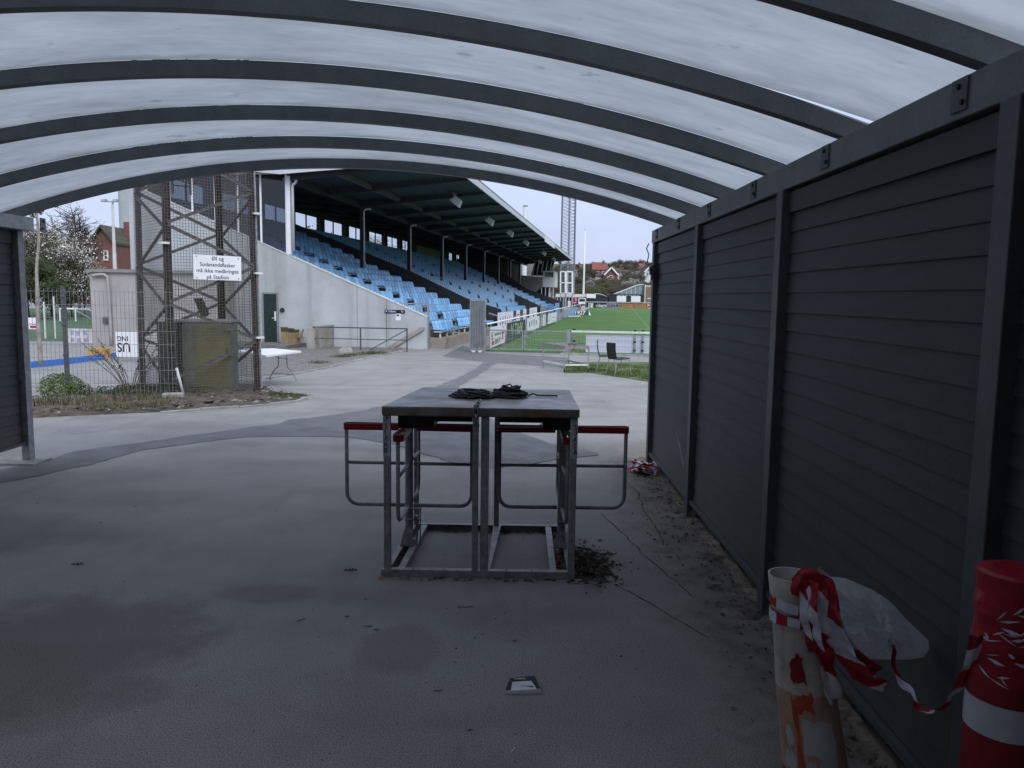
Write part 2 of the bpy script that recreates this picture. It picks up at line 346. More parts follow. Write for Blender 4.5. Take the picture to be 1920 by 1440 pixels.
def poly_mat():
    m = bpy.data.materials.new('translucent_roof_sheet'); m.use_nodes = True; t = m.node_tree; n = t.nodes; l = t.links
    n.remove(n['Principled BSDF']); o = n['Material Output']
    co = n.new('ShaderNodeTexCoord')
    def noise_(sc, st, det=6):
        ma = n.new('ShaderNodeMapping'); ma.inputs['Scale'].default_value = st; l.new(co.outputs['Object'], ma.inputs[0])
        oi = n.new('ShaderNodeObjectInfo'); cb = n.new('ShaderNodeVectorMath'); cb.operation = 'ADD'
        mu = n.new('ShaderNodeMath'); mu.operation = 'MULTIPLY'; mu.inputs[1].default_value = 37.0; l.new(oi.outputs['Random'], mu.inputs[0])
        l.new(ma.outputs[0], cb.inputs[0]); l.new(mu.outputs[0], cb.inputs[1])
        no = n.new('ShaderNodeTexNoise'); no.inputs['Scale'].default_value = sc; no.inputs['Detail'].default_value = det; no.inputs['Roughness'].default_value = .65
        l.new(cb.outputs[0], no.inputs['Vector']); return no.outputs[0]
    a = noise_(1.0, (.9, 2.6, 1), 7); b = noise_(1.0, (5, 15, 5), 8); c = noise_(3.6, (1, 1.4, 1), 5)
    r = n.new('ShaderNodeMapRange'); r.inputs[1].default_value = .35; r.inputs[2].default_value = .72; r.inputs[3].default_value = .335; r.inputs[4].default_value = .21; l.new(a, r.inputs[0])
    r2 = n.new('ShaderNodeMapRange'); r2.inputs[1].default_value = .4; r2.inputs[2].default_value = .75; r2.inputs[3].default_value = 1.0; r2.inputs[4].default_value = .86; l.new(b, r2.inputs[0])
    r3 = n.new('ShaderNodeMapRange'); r3.inputs[1].default_value = .64; r3.inputs[2].default_value = .78; r3.inputs[3].default_value = 1.0; r3.inputs[4].default_value = .45; l.new(c, r3.inputs[0])
    m1 = n.new('ShaderNodeMath'); m1.operation = 'MULTIPLY'; l.new(r.outputs[0], m1.inputs[0]); l.new(r2.outputs[0], m1.inputs[1])
    m2 = n.new('ShaderNodeMath'); m2.operation = 'MULTIPLY'; l.new(m1.outputs[0], m2.inputs[0]); l.new(r3.outputs[0], m2.inputs[1])
    v = n.new('ShaderNodeVectorMath'); v.operation = 'SCALE'; v.inputs[0].default_value = (.93, 1.0, 1.06)
    # green-grey grime gathered along both edges of every sheet, by the ribs
    sp = n.new('ShaderNodeSeparateXYZ'); l.new(co.outputs['Object'], sp.inputs[0])
    def mth(op, a_, c_):
        q = n.new('ShaderNodeMath'); q.operation = op
        for i, k in enumerate((a_, c_)):
            if isinstance(k, (int, float)): q.inputs[i].default_value = k
            else: l.new(k, q.inputs[i])
        return q.outputs[0]
    fr = mth('FRACT', mth('DIVIDE', mth('SUBTRACT', 17.123, sp.outputs[1]), 1.047), 0)
    ed = mth('ABSOLUTE', mth('SUBTRACT', fr, .0), 0); ed = mth('MULTIPLY', mth('ABSOLUTE', mth('SUBTRACT', fr, .5), 0), 2.0)
    g0 = n.new('ShaderNodeMapRange'); g0.inputs[1].default_value = .80; g0.inputs[2].default_value = 1.06; g0.inputs[3].default_value = 1.0; g0.inputs[4].default_value = .55
    l.new(mth('ADD', ed, mth('MULTIPLY', mth('SUBTRACT', noise_(2.4, (1, 3, 1), 7), .5), .5)), g0.inputs[0])
    m3 = mth('MULTIPLY', m2.outputs[0], g0.outputs[0]); l.new(m3, v.inputs['Scale'])
    tr = n.new('ShaderNodeBsdfTranslucent'); df = n.new('ShaderNodeBsdfDiffuse'); l.new(v.outputs[0], tr.inputs[0]); df.inputs[0].default_value = (.3, .31, .32, 1)
    x = n.new('ShaderNodeMixShader'); x.inputs[0].default_value = .15; l.new(tr.outputs[0], x.inputs[1]); l.new(df.outputs[0], x.inputs[2])
    l.new(x.outputs[0], o.inputs[0]); return m
M['poly'] = poly_mat()

def bag_mat():
    m = bpy.data.materials.new('milky_plastic_film'); m.use_nodes = True; t = m.node_tree; n = t.nodes; l = t.links
    n.remove(n['Principled BSDF']); o = n['Material Output']
    co = n.new('ShaderNodeTexCoord'); no = n.new('ShaderNodeTexNoise'); no.inputs['Scale'].default_value = 11; no.inputs['Detail'].default_value = 5; l.new(co.outputs['Object'], no.inputs['Vector'])
    r = n.new('ShaderNodeMapRange'); r.inputs[1].default_value = .3; r.inputs[2].default_value = .7; r.inputs[3].default_value = .6; r.inputs[4].default_value = .92; l.new(no.outputs[0], r.inputs[0])
    tp = n.new('ShaderNodeBsdfTransparent'); df = n.new('ShaderNodeBsdfTranslucent'); df.inputs[0].default_value = (.80, .82, .84, 1)
    d2 = n.new('ShaderNodeBsdfDiffuse'); d2.inputs[0].default_value = (.75, .77, .8, 1); g = n.new('ShaderNodeBsdfGlossy'); g.inputs['Roughness'].default_value = .25
    x0 = n.new('ShaderNodeMixShader'); x0.inputs[0].default_value = .5; l.new(df.outputs[0], x0.inputs[1]); l.new(d2.outputs[0], x0.inputs[2])
    x1 = n.new('ShaderNodeMixShader'); l.new(r.outputs[0], x1.inputs[0]); l.new(tp.outputs[0], x1.inputs[1]); l.new(x0.outputs[0], x1.inputs[2])
    x2 = n.new('ShaderNodeMixShader'); x2.inputs[0].default_value = .07; l.new(x1.outputs[0], x2.inputs[1]); l.new(g.outputs[0], x2.inputs[2]); l.new(x2.outputs[0], o.inputs[0]); return m
M['bag'] = bag_mat()

# ================================================================== GROUND
def jit(p, a=.03):
    return Vector((p.x + a * noise.noise((p.x * 3.1, p.y * 3.1, 1)), p.y + a * 1.5 * noise.noise((p.x * 2.7, p.y * 2.7, 5)), 0))
def grid_sheet(name, xs, ys, zf, m, kind='structure', parent=None):
    b = MB(); nx = len(xs)
    for y in ys:
        for x in xs: b.v.append((x, y, zf(x, y)))
    for j in range(len(ys) - 1):
        for i in range(nx - 1):
            b.f.append((j * nx + i, j * nx + i + 1, (j + 1) * nx + i + 1, (j + 1) * nx + i)); b.m.append(0)
    o = b.build(name, m, parent, smooth=True)
    if kind: o['kind'] = kind
    return o
def frange(a, b, n): return [a + (b - a) * i / n for i in range(n + 1)]
GY = frange(-12, 8.5, 10) + frange(9, 21, 24) + [23, 26, 30, 40, 60, 80, 100, 130, 160, 200, 300, 500, 900, 1500]
grid_sheet('ground', [-900, -300, -100, -30, -8, 0, 8, 30, 100, 300, 900], GY, lambda x, y: gz(y), M['asphalt'])

def resample(pts, n):
    ls = [0]
    for a, b in zip(pts, pts[1:]): ls.append(ls[-1] + (b - a).length)
    r = []
    for i in range(n + 1):
        t = ls[-1] * i / n; k = 0
        while k < len(ls) - 2 and ls[k + 1] < t: k += 1
        f = (t - ls[k]) / max(1e-6, ls[k + 1] - ls[k]); r.append(pts[k].lerp(pts[k + 1], f))
    return r
def strip(name, up, lo, n, m, dz, across=8, j=.05, kind='structure'):
    """a ground sheet between two edges traced on the ground"""
    U = resample([G(*p) for p in up], n); W = resample([G(*p) for p in lo], n); b = MB()
    for i in range(n + 1):
        for k in range(across + 1):
            t = k / across; p = U[i].lerp(W[i], t)
            if k in (0, across): p = p + Vector((noise.noise((p.x * 2.3, p.y * 2.3, 0)) + .6 * noise.noise((p.x * 9, p.y * 9, 2)), 1.4 * noise.noise((p.x * 2.1, p.y * 2.1, 7)), 0)) * j
            b.v.append((p.x, p.y, gz(p.y) + dz))
    w_ = across + 1
    for i in range(n):
        for k in range(across):
            a = i * w_ + k; b.f.append((a, a + w_, a + w_ + 1, a + 1)); b.m.append(0)
    o = b.build(name, m, smooth=True)
    if kind: o['kind'] = kind
    return o
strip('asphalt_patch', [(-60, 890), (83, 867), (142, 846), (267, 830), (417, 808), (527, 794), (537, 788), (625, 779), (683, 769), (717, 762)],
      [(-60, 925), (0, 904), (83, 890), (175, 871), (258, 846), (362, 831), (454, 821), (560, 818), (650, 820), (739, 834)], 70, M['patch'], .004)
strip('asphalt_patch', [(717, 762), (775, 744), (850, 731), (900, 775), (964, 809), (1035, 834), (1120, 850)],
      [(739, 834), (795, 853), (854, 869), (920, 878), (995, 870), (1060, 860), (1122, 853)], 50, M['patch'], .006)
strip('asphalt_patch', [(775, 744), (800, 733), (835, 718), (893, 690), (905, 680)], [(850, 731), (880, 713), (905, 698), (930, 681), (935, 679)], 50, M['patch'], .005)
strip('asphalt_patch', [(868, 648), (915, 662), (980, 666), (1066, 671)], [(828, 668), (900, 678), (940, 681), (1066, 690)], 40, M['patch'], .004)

def heightfield(name, x0, x1, y0, y1, st, hf, m, kind='stuff', parent=None):
    b = MB(); nx = int((x1 - x0) / st) + 1; ny = int((y1 - y0) / st) + 1; idx = {}
    H = [[hf(x0 + i * st, y0 + j * st) for i in range(nx)] for j in range(ny)]
    def vid(i, j):
        if (i, j) not in idx:
            idx[(i, j)] = len(b.v); x, y = x0 + i * st, y0 + j * st; b.v.append((x, y, gz(y) + max(H[j][i], -.004)))
        return idx[(i, j)]
    for j in range(ny - 1):
        for i in range(nx - 1):
            if max(H[j][i], H[j][i + 1], H[j + 1][i], H[j + 1][i + 1]) > 0:
                b.f.append((vid(i, j), vid(i + 1, j), vid(i + 1, j + 1), vid(i, j + 1))); b.m.append(0)
    o = b.build(name, m, parent, smooth=True); o['kind'] = kind; return o
def nz3(x, y, s, k=0): return noise.noise((x * s, y * s, k))
def fbm(x, y, s, k=0): return nz3(x, y, s, k) + .5 * nz3(x, y, s * 2.1, k + 3) + .25 * nz3(x, y, s * 4.3, k + 7)
# dirt washed up along the right-hand wall
heightfield('dirt_drift', 1.05, 1.40, 2.3, 8.1, .022, lambda x, y: -.012 + .075 * (x - 1.14) + .022 * fbm(x, y, 6) + .010 * fbm(x, y, 17, 4), M['sand'])
b = MB(); b.hexa([(1.40, -2, -.1), (2.6, -2, -.1), (2.6, 7.7, -.1), (1.40, 7.7, -.1), (1.40, -2, .15), (2.6, -2, .02), (2.6, 7.7, .02), (1.40, 7.7, .15)]); o = b.build('light_stop_bank', M['soil']); o['kind'] = 'structure'  # unseen bank added to block light leaking in under the wall
def crack(pts, w_=.010):
    P_ = smooth_path_([G(*p) for p in pts], 8); b = MB()
    for i in range(len(P_) - 1):
        a, c = P_[i], P_[i + 1]; d = (c - a).normalized(); s_ = Vector((-d.y, d.x, 0)); wa, wb = [w_ * (.4 + .9 * abs(noise.noise((q.x * 7, q.y * 7, 3)))) for q in (a, c)]
        oa, ob_ = [s_ * .02 * noise.noise((q.x * 9, q.y * 9, 8)) for q in (a, c)]
        b.poly([(*(a - s_ * wa + oa).xy, gz(a.y) + .0025), (*(a + s_ * wa + oa).xy, gz(a.y) + .0025), (*(c + s_ * wb + ob_).xy, gz(c.y) + .0025), (*(c - s_ * wb + ob_).xy, gz(c.y) + .0025)])
    o = b.build('crack', M['soil']); o['kind'] = 'structure'
def smooth_path_(P_, k): return [p for a, c in zip(P_, P_[1:]) for p in [a.lerp(c, t / k) for t in range(k)]] + [P_[-1]]
crack([(1168, 898), (1196, 925), (1208, 958), (1226, 984), (1238, 1000), (1244, 1022)]); crack([(1126, 962), (1150, 985), (1176, 1008), (1206, 1040), (1262, 1086), (1300, 1120)], .008)
crack([(1108, 1075), (1180, 1110), (1250, 1150), (1330, 1195)], .006); crack([(500, 716), (560, 742), (640, 752), (718, 748)], .006); crack([(960, 700), (1020, 720), (1110, 725), (1216, 752)], .007); crack([(130, 815), (300, 796), (470, 790)], .006)
# heap of dead leaves against the turnstile foot
heightfield('leaf_heap', .22, .75, 4.25, 5.25, .02, lambda x, y: .036 - .14 * math.hypot((x - .40) / .62, (y - 4.75) / 1.15) + .016 * fbm(x, y, 12) + .010 * fbm(x, y, 31, 5), M['litter'])
def scatter(name, n, fn, m, smin, smax, flat=.35):
    b = MB()
    for _ in range(n):
        x, y, zz = fn(); s = random.uniform(smin, smax); a = random.uniform(0, 6.28); l_ = s * random.uniform(.8, 2.2)
        dx, dy = math.cos(a) * l_, math.sin(a) * l_; t = s * flat
        b.poly([(x - dx, y - dy, zz), (x - dy * .4, y + dx * .4, zz + t), (x + dx, y + dy, zz + t * .3), (x + dy * .4, y - dx * .4, zz + t * .1)], random.randrange(len(m)))
    o = b.build(name, m); o['kind'] = 'stuff'; return o
def heap_pt():
    while True:
        x, y = random.gauss(.43, .10), random.gauss(4.74, .17)
        if x > .37: return x, y, gz(y) + max(.004, .05 - .25 * abs(x - .40)) * random.uniform(.5, 1.1)
def frame_pt():
    k = random.random()
    if k < .4: return random.uniform(-.74, -.69), random.uniform(4.6, 5.4), .004
    if k < .7: return random.uniform(.24, .31), random.uniform(4.6, 5.4), .004
    if k < .85: return random.uniform(-.65, .33), random.gauss(5.40, .02), .004
    return random.uniform(-.8, .36), random.gauss(4.46, .015), .004
def wall_pt():
    y = random.uniform(2.5, 7.6); return 1.36 - abs(random.gauss(0, .16 + .08 * (4.5 < y < 6))), y, .006
def floor_pt():
    y = random.uniform(2.2, 7.5); return random.gauss(-.3, 1.1) if random.random() < .6 else random.uniform(-4.4, 1.2), y, .003
scatter('leaf_litter', 620, heap_pt, [M['litter'], M['soil'], M['litter'], M['bark']], .005, .016, .6)
scatter('leaf_litter', 260, frame_pt, [M['litter'], M['soil'], M['wood'], M['card']], .006, .018, .6)
scatter('leaf_litter', 700, wall_pt, [M['litter'], M['soil'], M['soil'], M['bark']], .003, .013, .7)
scatter('grit', 420, floor_pt, [M['litter'], M['ink'], M['kerb']], .002, .0065, .6)
for (px, py, s) in ((143, 1060, .038), (655, 1071, .040), (965, 1204, .012), (705, 1183, .013), (650, 1158, .012), (685, 1125, .009), (880, 1372, .012)):
    p = G(px, py); b = MB()
    for k in range(14):
        a = k * 2.4; r_ = s * (k / 14) ** .5; b.poly([(math.cos(a) * r_, math.sin(a) * r_ * .6, .002), (math.cos(a) * r_ + s * .35, math.sin(a) * r_ * .6 + .1 * s, .004), (math.cos(a) * r_ + s * .1, math.sin(a) * r_ * .6 + s * .3, .005 + .1 * s)])
    o = b.build('leaf_clump', M['litter'], loc=(p.x, p.y, .002)); o['kind'] = 'stuff'
def twig(x, y, L_, a, bend=.2):
    b = MB(); P_ = [Vector((math.cos(a + bend * (t - 2) * .4) * L_ * (t / 4 - .5), math.sin(a + bend * (t - 2) * .4) * L_ * (t / 4 - .5), .004 + .002 * (t % 2))) for t in range(5)]
    b.tube(P_, .0022, 4); return b.build('twig', M['bark'], loc=(x, y, 0))
for i, (px, py, L_, a, lab) in enumerate(((872, 1140, .085, .1, 'thin dark twig lying beyond the packet towards the turnstile'), (565, 1164, .05, .9, 'short twig lying slanted left of the turnstile foot'), (690, 1176, .045, .0, 'short dark twig lying flat near the turnstile foot'), (963, 1408, .03, 1.2, 'tiny pale splinter on the ground nearest the camera'), (822, 1297, .035, .2, 'tiny dark twig left of the flattened packet'))):
    p = G(px, py); o = tag(twig(p.x, p.y, L_, a), lab, 'twig', 'twigs on the shelter floor')
    if i == 3: o.data.materials[0] = M['white']

# ================================================================== SHELTER
XR, XL = 1.34, -4.74
shelter = thing('entrance_shelter', 'dark grey clapboard shelter with arched translucent roof over the entrance', 'shelter', (0, 0, 0))
XC, RB, ZC = -1.72, 9.90, 2.85 - 9.90
RY = [7.70 - 1.047 * k for k in range(9)]
A0, A1 = math.asin((-4.98 - XC) / RB), math.asin((1.52 - XC) / RB)
def arc(t, r): a = A0 + (A1 - A0) * t; return XC + r * math.sin(a), ZC + r * math.cos(a)
b = MB(); K = 48
for i in range(K + 1):
    for (r, y) in ((RB, -.032), (RB, .032), (RB + .078, .032), (RB + .078, .016), (RB + .09, .016), (RB + .09, -.016), (RB + .078, -.016), (RB + .078, -.032)):
        x, z = arc(i / K, r); b.v.append((x, y, z))
for i in range(K):
    for j in range(8):
        a = i * 8 + j; c = i * 8 + (j + 1) % 8; b.f.append((a, c, c + 8, a + 8)); b.m.append(0)
b.f.append(tuple(range(8))[::-1]); b.m.append(0); b.f.append(tuple(K * 8 + j for j in range(8))); b.m.append(0)
rib_me = b.mesh('rib', M['rib'])
b = MB()
b.box(XR - .029, -.05, 2.222, XR - .0225, .035, 2.318)
for (yy, zz) in ((-.03, 2.245), (-.005, 2.295)):
    b.tube([(XR - .036, yy, zz), (XR - .028, yy, zz)], .009, 6, 1)
br_me = b.mesh('bracket', [M['post'], M['ink']])
b = MB()
b.box(XL + .142, -.05, 2.215, XL + .150, .035, 2.345)
for (yy, zz) in ((-.03, 2.245), (-.005, 2.315)): b.tube([(XL + .148, yy, zz), (XL + .160, yy, zz)], .012, 6, 1)
bl_me = b.mesh('bracket', [M['rib'], M['ink']])
for y in RY:
    r = link('rib', rib_me, shelter, (0, y, 0)); link('bracket', br_me, r); link('bracket', bl_me, r)
rr = random.Random(3)
for k in range(8):
    ya, yb = RY[k + 1] + .004, RY[k] - .004; b = MB(); J = 6; K = 40; dr = rr.uniform(-.002, .003)
    if k == 0: yb = RY[0] + .10
    for i in range(K + 1):
        for j in range(J + 1):
            t = i / K; y = ya + (yb - ya) * j / J; x, z = arc(-.025 + 1.042 * t, RB + .094 + dr + .012 * math.sin(math.pi * j / J) * (.6 + .4 * noise.noise((t * 4, k, 0))))
            if k == 4 and t > .90: y -= (t - .90) / .10 * .050 * (j / J) ** 3      # this sheet has slipped back from its rib
            b.v.append((x, y, z))
    for i in range(K):
        for j in range(J):
            a = i * (J + 1) + j; b.f.append((a, a + 1, a + J + 2, a + J + 1)); b.m.append(0)
    b.build('roof_panel', M['poly'] if k < 6 else M['soffit'], shelter, smooth=True)  # unseen rearmost panels made opaque, added to darken the floor near the camera
# eaves beams, trim, posts, wall panels
b = MB(); b.box(XR - .022, -2.0, 2.20, XR + .08, 7.98, 2.322); b.build('eaves_beam', M['rib'], shelter, bevel=.004)
b = MB(); b.box(XL - .05, -2.0, 2.21, XL + .142, 7.56, 2.335); b.build('eaves_beam', M['galv'], shelter, bevel=.004)  # paler steel than the right beam, standing in for sky light on it
PY = [7.80, 5.93, 4.06, 2.19, .32, -1.55]
for i, y in enumerate(PY):
    b = MB(); b.box(XR - .035, y - .045, -.01, XR + .035, y + .045, 2.199)
    b.build('post', M['post'], shelter, bevel=.004)
LY = [7.50 - 1.87 * k for k in range(6)]
for i, y in enumerate(LY):
    b = MB(); b.box(XL - .03, y - .045, -.01, XL + .045, y + .045, 2.209); b.build('post', M['galv_dull'] if i == 0 else M['post'], shelter, bevel=.004)  # first post paler than the rest, outside light put into its colour
    if i == 0:
        b = MB(); b.box(XL - .35, y - .20, -.02, XL + .17, y + .13, .022); b.build('footing', M['kerb'], shelter, bevel=.01)
BL = 1.87 - .094
b = MB(); b.hexa([(-.014, 0, 0), (-.002, 0, 0), (-.002, BL, 0), (-.014, BL, 0), (-.004, 0, .112), (.004, 0, .112), (.004, BL, .112), (-.004, BL, .112)])
board_me = b.mesh('board', M['slate'])
def wall_panel(x, y0, face, z0, boards=True):
    b = MB(); s = -face
    lo_, hi_ = min(x + s * .030, x + s * .042), max(x + s * .030, x + s * .042)
    b.box(lo_, y0, z0, hi_, y0 + BL, 2.199 if face < 0 else 2.30)                                   # backing
    lo_, hi_ = min(x - s * .02, x + s * .03), max(x - s * .02, x + s * .03)
    b.box(lo_, y0, z0 - .028, hi_, y0 + BL, z0 - .002, 1)                     # bottom rail
    b.box(min(x, x + s * .03), y0, 2.085, max(x, x + s * .03), y0 + BL, 2.208 if face > 0 else 2.185)  # top plank
    p = b.build('wall_panel', [M['slate'], M['post']], shelter)
    if boards:
        for k in range(20):
            o = link('board', board_me, p, (x + s * .022 + rr.uniform(-.002, .002), y0, z0 + .002 + k * (2.08 - z0) / 20 + rr.uniform(-.003, .003)))
            o.rotation_euler = (rr.uniform(-.0016, .0016), 0, 0)
            if face > 0: o.rotation_euler = (0, 0, math.pi); o.location.y = y0 + BL
for i in range(5): wall_panel(XR, PY[i + 1] + .047, -1, .135)
for i in range(5): wall_panel(XL, LY[i + 1] + .047, 1, .20, i < 3)
b = MB(); b.box(XL - .3, -2.1, -.01, XR + .3, -2.0, 3.0); b.build('added_rear_wall', M['slate'], shelter)  # unseen wall added to keep the shelter dark behind the camera
b = MB(); b.tube([(XR - .05, 7.97, 2.20), (XR - .07, 7.98, 2.15), (XR - .045, 7.98, 2.09), (XR - .06, 7.97, 2.02), (XR - .04, 7.95, 1.98)], .006, 5); b.build('loose_cable', M['cord'], shelter)
b = MB(); b.box(XR - .06, 7.70, 1.83, XR - .03, 7.76, 1.97); b.tube([(XR - .07, 7.70, 1.96), (XR - .07, 7.70, 1.88)], .012, 6); b.build('latch', M['post'], shelter)
b = MB(); b.hexa([(XR - .03, 6.06, .33), (XR - .024, 6.06, .33), (XR - .024, 6.07, .36), (XR - .03, 6.07, .36), (XR - .034, 6.36, .56), (XR - .028, 6.36, .56), (XR - .028, 6.37, .575), (XR - .034, 6.37, .575)]); b.build('torn_trim_strip', M['galv'], shelter)

# ================================================================== TURNSTILE
ts = thing('turnstile', 'rusty galvanised double turnstile with four red padded arms a side', 'turnstile', (0, 0, 0))
FX0, FX1, FY0, FY1 = -.775, .350, 4.50, 5.47
b = MB()                                     # table top: sheet with a folded edge
b.hexa([(FX0, FY0 - .02, 1.008), (FX1 + .01, FY0 - .02, 1.004), (FX1 + .015, FY1, 1.000), (-.66, FY1 + .03, 1.004), (FX0, FY0 - .02, 1.018), (FX1 + .01, FY0 - .02, 1.014), (FX1 + .015, FY1, 1.012), (-.66, FY1 + .03, 1.014)])
b.build('table_top', M['rusttop'], ts, bevel=.002)
b = MB()
b.box(FX0, FY0 - .021, .968, FX1 + .01, FY0 - .015, 1.009); b.box(FX0 + .01, FY0 - .014, .962, FX1, FY0 + .02, .970)
b.bar((FX0 + .004, FY0, .985), (-.668, FY1, .985), .006, .04); b.bar((FX1 + .006, FY0, .985), (FX1 + .006, FY1, .985), .006, .04)
b.bar((-.655, FY1 + .02, .985), (FX1, FY1, .985), .006, .04)
for x in (-.73, -.27, -.17, .31): b.tube([(x, FY0 - .028, .988), (x, FY0 - .02, .988)], .007, 6)
b.build('folded_edge', M['rustedge'], ts)
def post(x, y, w, d=None, z0=.0, z1=.97): 
    b = MB(); b.box(x - w / 2, y - (d or w) / 2, z0, x + w / 2, y + (d or w) / 2, z1); return b.build('post', M['galv_dull'], ts, bevel=.004)
pl = post(-.752, 4.525, .040); pr = post(.332, 4.525, .040)
post(-.237, 4.520, .034, .05); post(-.182, 4.525, .046, .05); post(-.135, 5.44, .036, .04); post(-.70, 5.45, .034); post(.330, 5.45, .034)
b = MB()
b.box(FX0 - .012, FY0 - .006, 0, FX1 + .004, FY0, .046); b.box(FX0 - .012, FY0, .040, FX1 + .004, FY0 + .035, .046)
b.box(-.70, FY1 - .006, 0, FX1 + .004, FY1, .046); b.box(-.70, FY1 - .036, .040, FX1 + .004, FY1 - .006, .046)
for (xa, xb, w_) in ((-.757, -.715, .036), (-.672, -.640, .040), (.228, .232, .040), (.322, .325, .022)):
    b.hexa([(xa - w_ / 2, FY0 + .036, .036), (xa + w_ / 2, FY0 + .036, .036), (xb + w_ / 2, FY1 - .037, .036), (xb - w_ / 2, FY1 - .037, .036), (xa - w_ / 2, FY0 + .036, .043), (xa + w_ / 2, FY0 + .036, .043), (xb + w_ / 2, FY1 - .037, .043), (xb - w_ / 2, FY1 - .037, .043)])
    b.hexa([(xa + w_ / 2 - .004, FY0 + .036, 0), (xa + w_ / 2, FY0 + .036, 0), (xb + w_ / 2, FY1 - .037, 0), (xb + w_ / 2 - .004, FY1 - .037, 0), (xa + w_ / 2 - .004, FY0 + .036, .036), (xa + w_ / 2, FY0 + .036, .036), (xb + w_ / 2, FY1 - .037, .036), (xb + w_ / 2 - .004, FY1 - .037, .036)])
b.hexa([(-.164, FY0 + .036, .01), (-.150, FY0 + .036, .01), (-.100, FY1 - .04, .04), (-.155, FY1 - .04, .04), (-.162, FY0 + .036, .016), (-.152, FY0 + .036, .016), (-.100, FY1 - .04, .047), (-.155, FY1 - .04, .047)])
for x in (-.6, -.42, -.05, .1): b.tube([(x, FY0 + .018, .046), (x, FY0 + .018, .050)], .006, 6)
b.build('base_frame', M['galv_dull'], ts)
for (x0, x1) in ((-.705, -.49), (.155, .330)):
    b = MB(); b.box(x0, 4.62, .868, x1, 5.25, .962); b.build('gear_box', M['black'], ts, bevel=.004)
for (x0, x1) in ((-.488, -.262), (-.100, .153)):
    b = MB(); b.box(x0, 4.60, .915, x1, 4.72, .962); b.build('cross_channel', M['black'], ts)
b = MB(); b.box(-.118, 4.595, .892, -.112, 4.60, .962); b.box(-.118, 4.595, .886, .145, 4.60, .893); b.box(.139, 4.595, .893, .146, 4.60, .912); b.build('wire_guard', M['galv'], ts)
def rotor(cx, cy, ang, name='rotor'):
    b = MB(); b.tube([(cx, cy, .03), (cx, cy, .87)], .026, 12)
    b.hexa([(cx - .055, cy - .05, .043), (cx + .032, cy - .05, .043), (cx + .032, cy - .044, .043), (cx - .055, cy - .044, .043), (cx - .026, cy - .026, .15), (cx + .024, cy - .026, .15), (cx + .024, cy - .022, .15), (cx - .026, cy - .022, .15)]); b.tube([(cx, cy, .043), (cx, cy, .075)], .038, 12)
    for (bx_, by_) in ((-.045, -.055), (.028, -.055), (-.04, .05), (.03, .05)): b.tube([(cx + bx_, cy + by_, .043), (cx + bx_, cy + by_, .054)], .008, 6)
    b.tube([(cx + .05, cy - .03, .043), (cx + .055, cy + .03, .26), (cx + .03, cy + .06, .30)], .008, 6)
    b.box(cx - .02, cy - .06, .285, cx + .085, cy - .03, .293); b.box(cx + .075, cy - .06, .05, cx + .083, cy - .05, .293); b.box(cx - .02, cy - .06, .215, cx + .083, cy - .04, .222)
    b.tube([(cx + .05, cy - .07, .235), (cx + .05, cy - .02, .235)], .012, 6)
    r = b.build(name, M['galv_dull'], ts, smooth=False)
    for q in range(4):
        a = ang + q * math.pi / 2; d = Vector((math.cos(a), math.sin(a), 0)); c = Vector((cx, cy, 0)); L_ = .405
        P_ = [c + d * .03 + Vector((0, 0, .300)), c + d * (L_ - .075) + Vector((0, 0, .300))]
        for t in range(1, 6):
            u = t / 5 * math.pi / 2; P_.append(c + d * (L_ - .075 + .075 * math.sin(u)) + Vector((0, 0, .375 - .075 * math.cos(u))))
        P_.append(c + d * L_ + Vector((0, 0, .795)))
        b = MB(); b.tube(P_, .0125, 8); b.tube([c + d * .03 + Vector((0, 0, .575)), c + d * (L_ - .01) + Vector((0, 0, .575))], .011, 8)
        b.build('arm', M['galv_dull'], r, smooth=True)
        s = Vector((-d.y, d.x, 0)); b = MB(); loop = []            # flattened red loop round the top of the arm
        w0, w1 = .020, .030
        for t in range(0, 9):
            u = -math.pi / 2 + math.pi * t / 8; loop.append(c + d * (L_ - .015 + w1 * math.cos(u)) + s * (w1 * math.sin(u)))
        loop = [c + d * .05 - s * w0] + loop + [c + d * .05 + s * w0]
        for i in range(len(loop) - 1):
            p, q2 = loop[i], loop[i + 1]; n_ = (q2 - p).normalized().cross(Vector((0, 0, 1))) * .0035
            b.hexa([p - n_ + Vector((0, 0, .792)), p + n_ + Vector((0, 0, .792)), q2 + n_ + Vector((0, 0, .792)), q2 - n_ + Vector((0, 0, .792)), p - n_ + Vector((0, 0, .834)), p + n_ + Vector((0, 0, .834)), q2 + n_ + Vector((0, 0, .834)), q2 - n_ + Vector((0, 0, .834))])
        b.build('red_pad', M['red'], r)
rotor(-.690, 5.00, rad(-1.5)); rotor(.298, 5.00, rad(1.0))
def letters_post(p, x, seq, z, n_):
    b = MB(); b.box(x - .0215, 4.5035, .968 - n_, x + .0215, 4.5045, .962); b.build('sticker', M['sticker'], p)
    for i, (ch, dx, rot) in enumerate(seq):
        text(ch, .046, M['ink'], p, (x + dx, 4.503, z - i * .036), (math.pi / 2, rot, 0), .0004, sx=.8)
letters_post(pl, -.752, [('7', -.006, .5), ('S', -.004, 0), ('I', -.008, 0), ('A', -.002, .15), ('A', -.006, 0), ('B', -.006, 0)], .935, .245)
letters_post(pr, .332, [('S', .008, 0), ('I', .012, .2), ('A', .006, .1), ('S', .006, .1), ('A', .010, 0)], .905, .245)

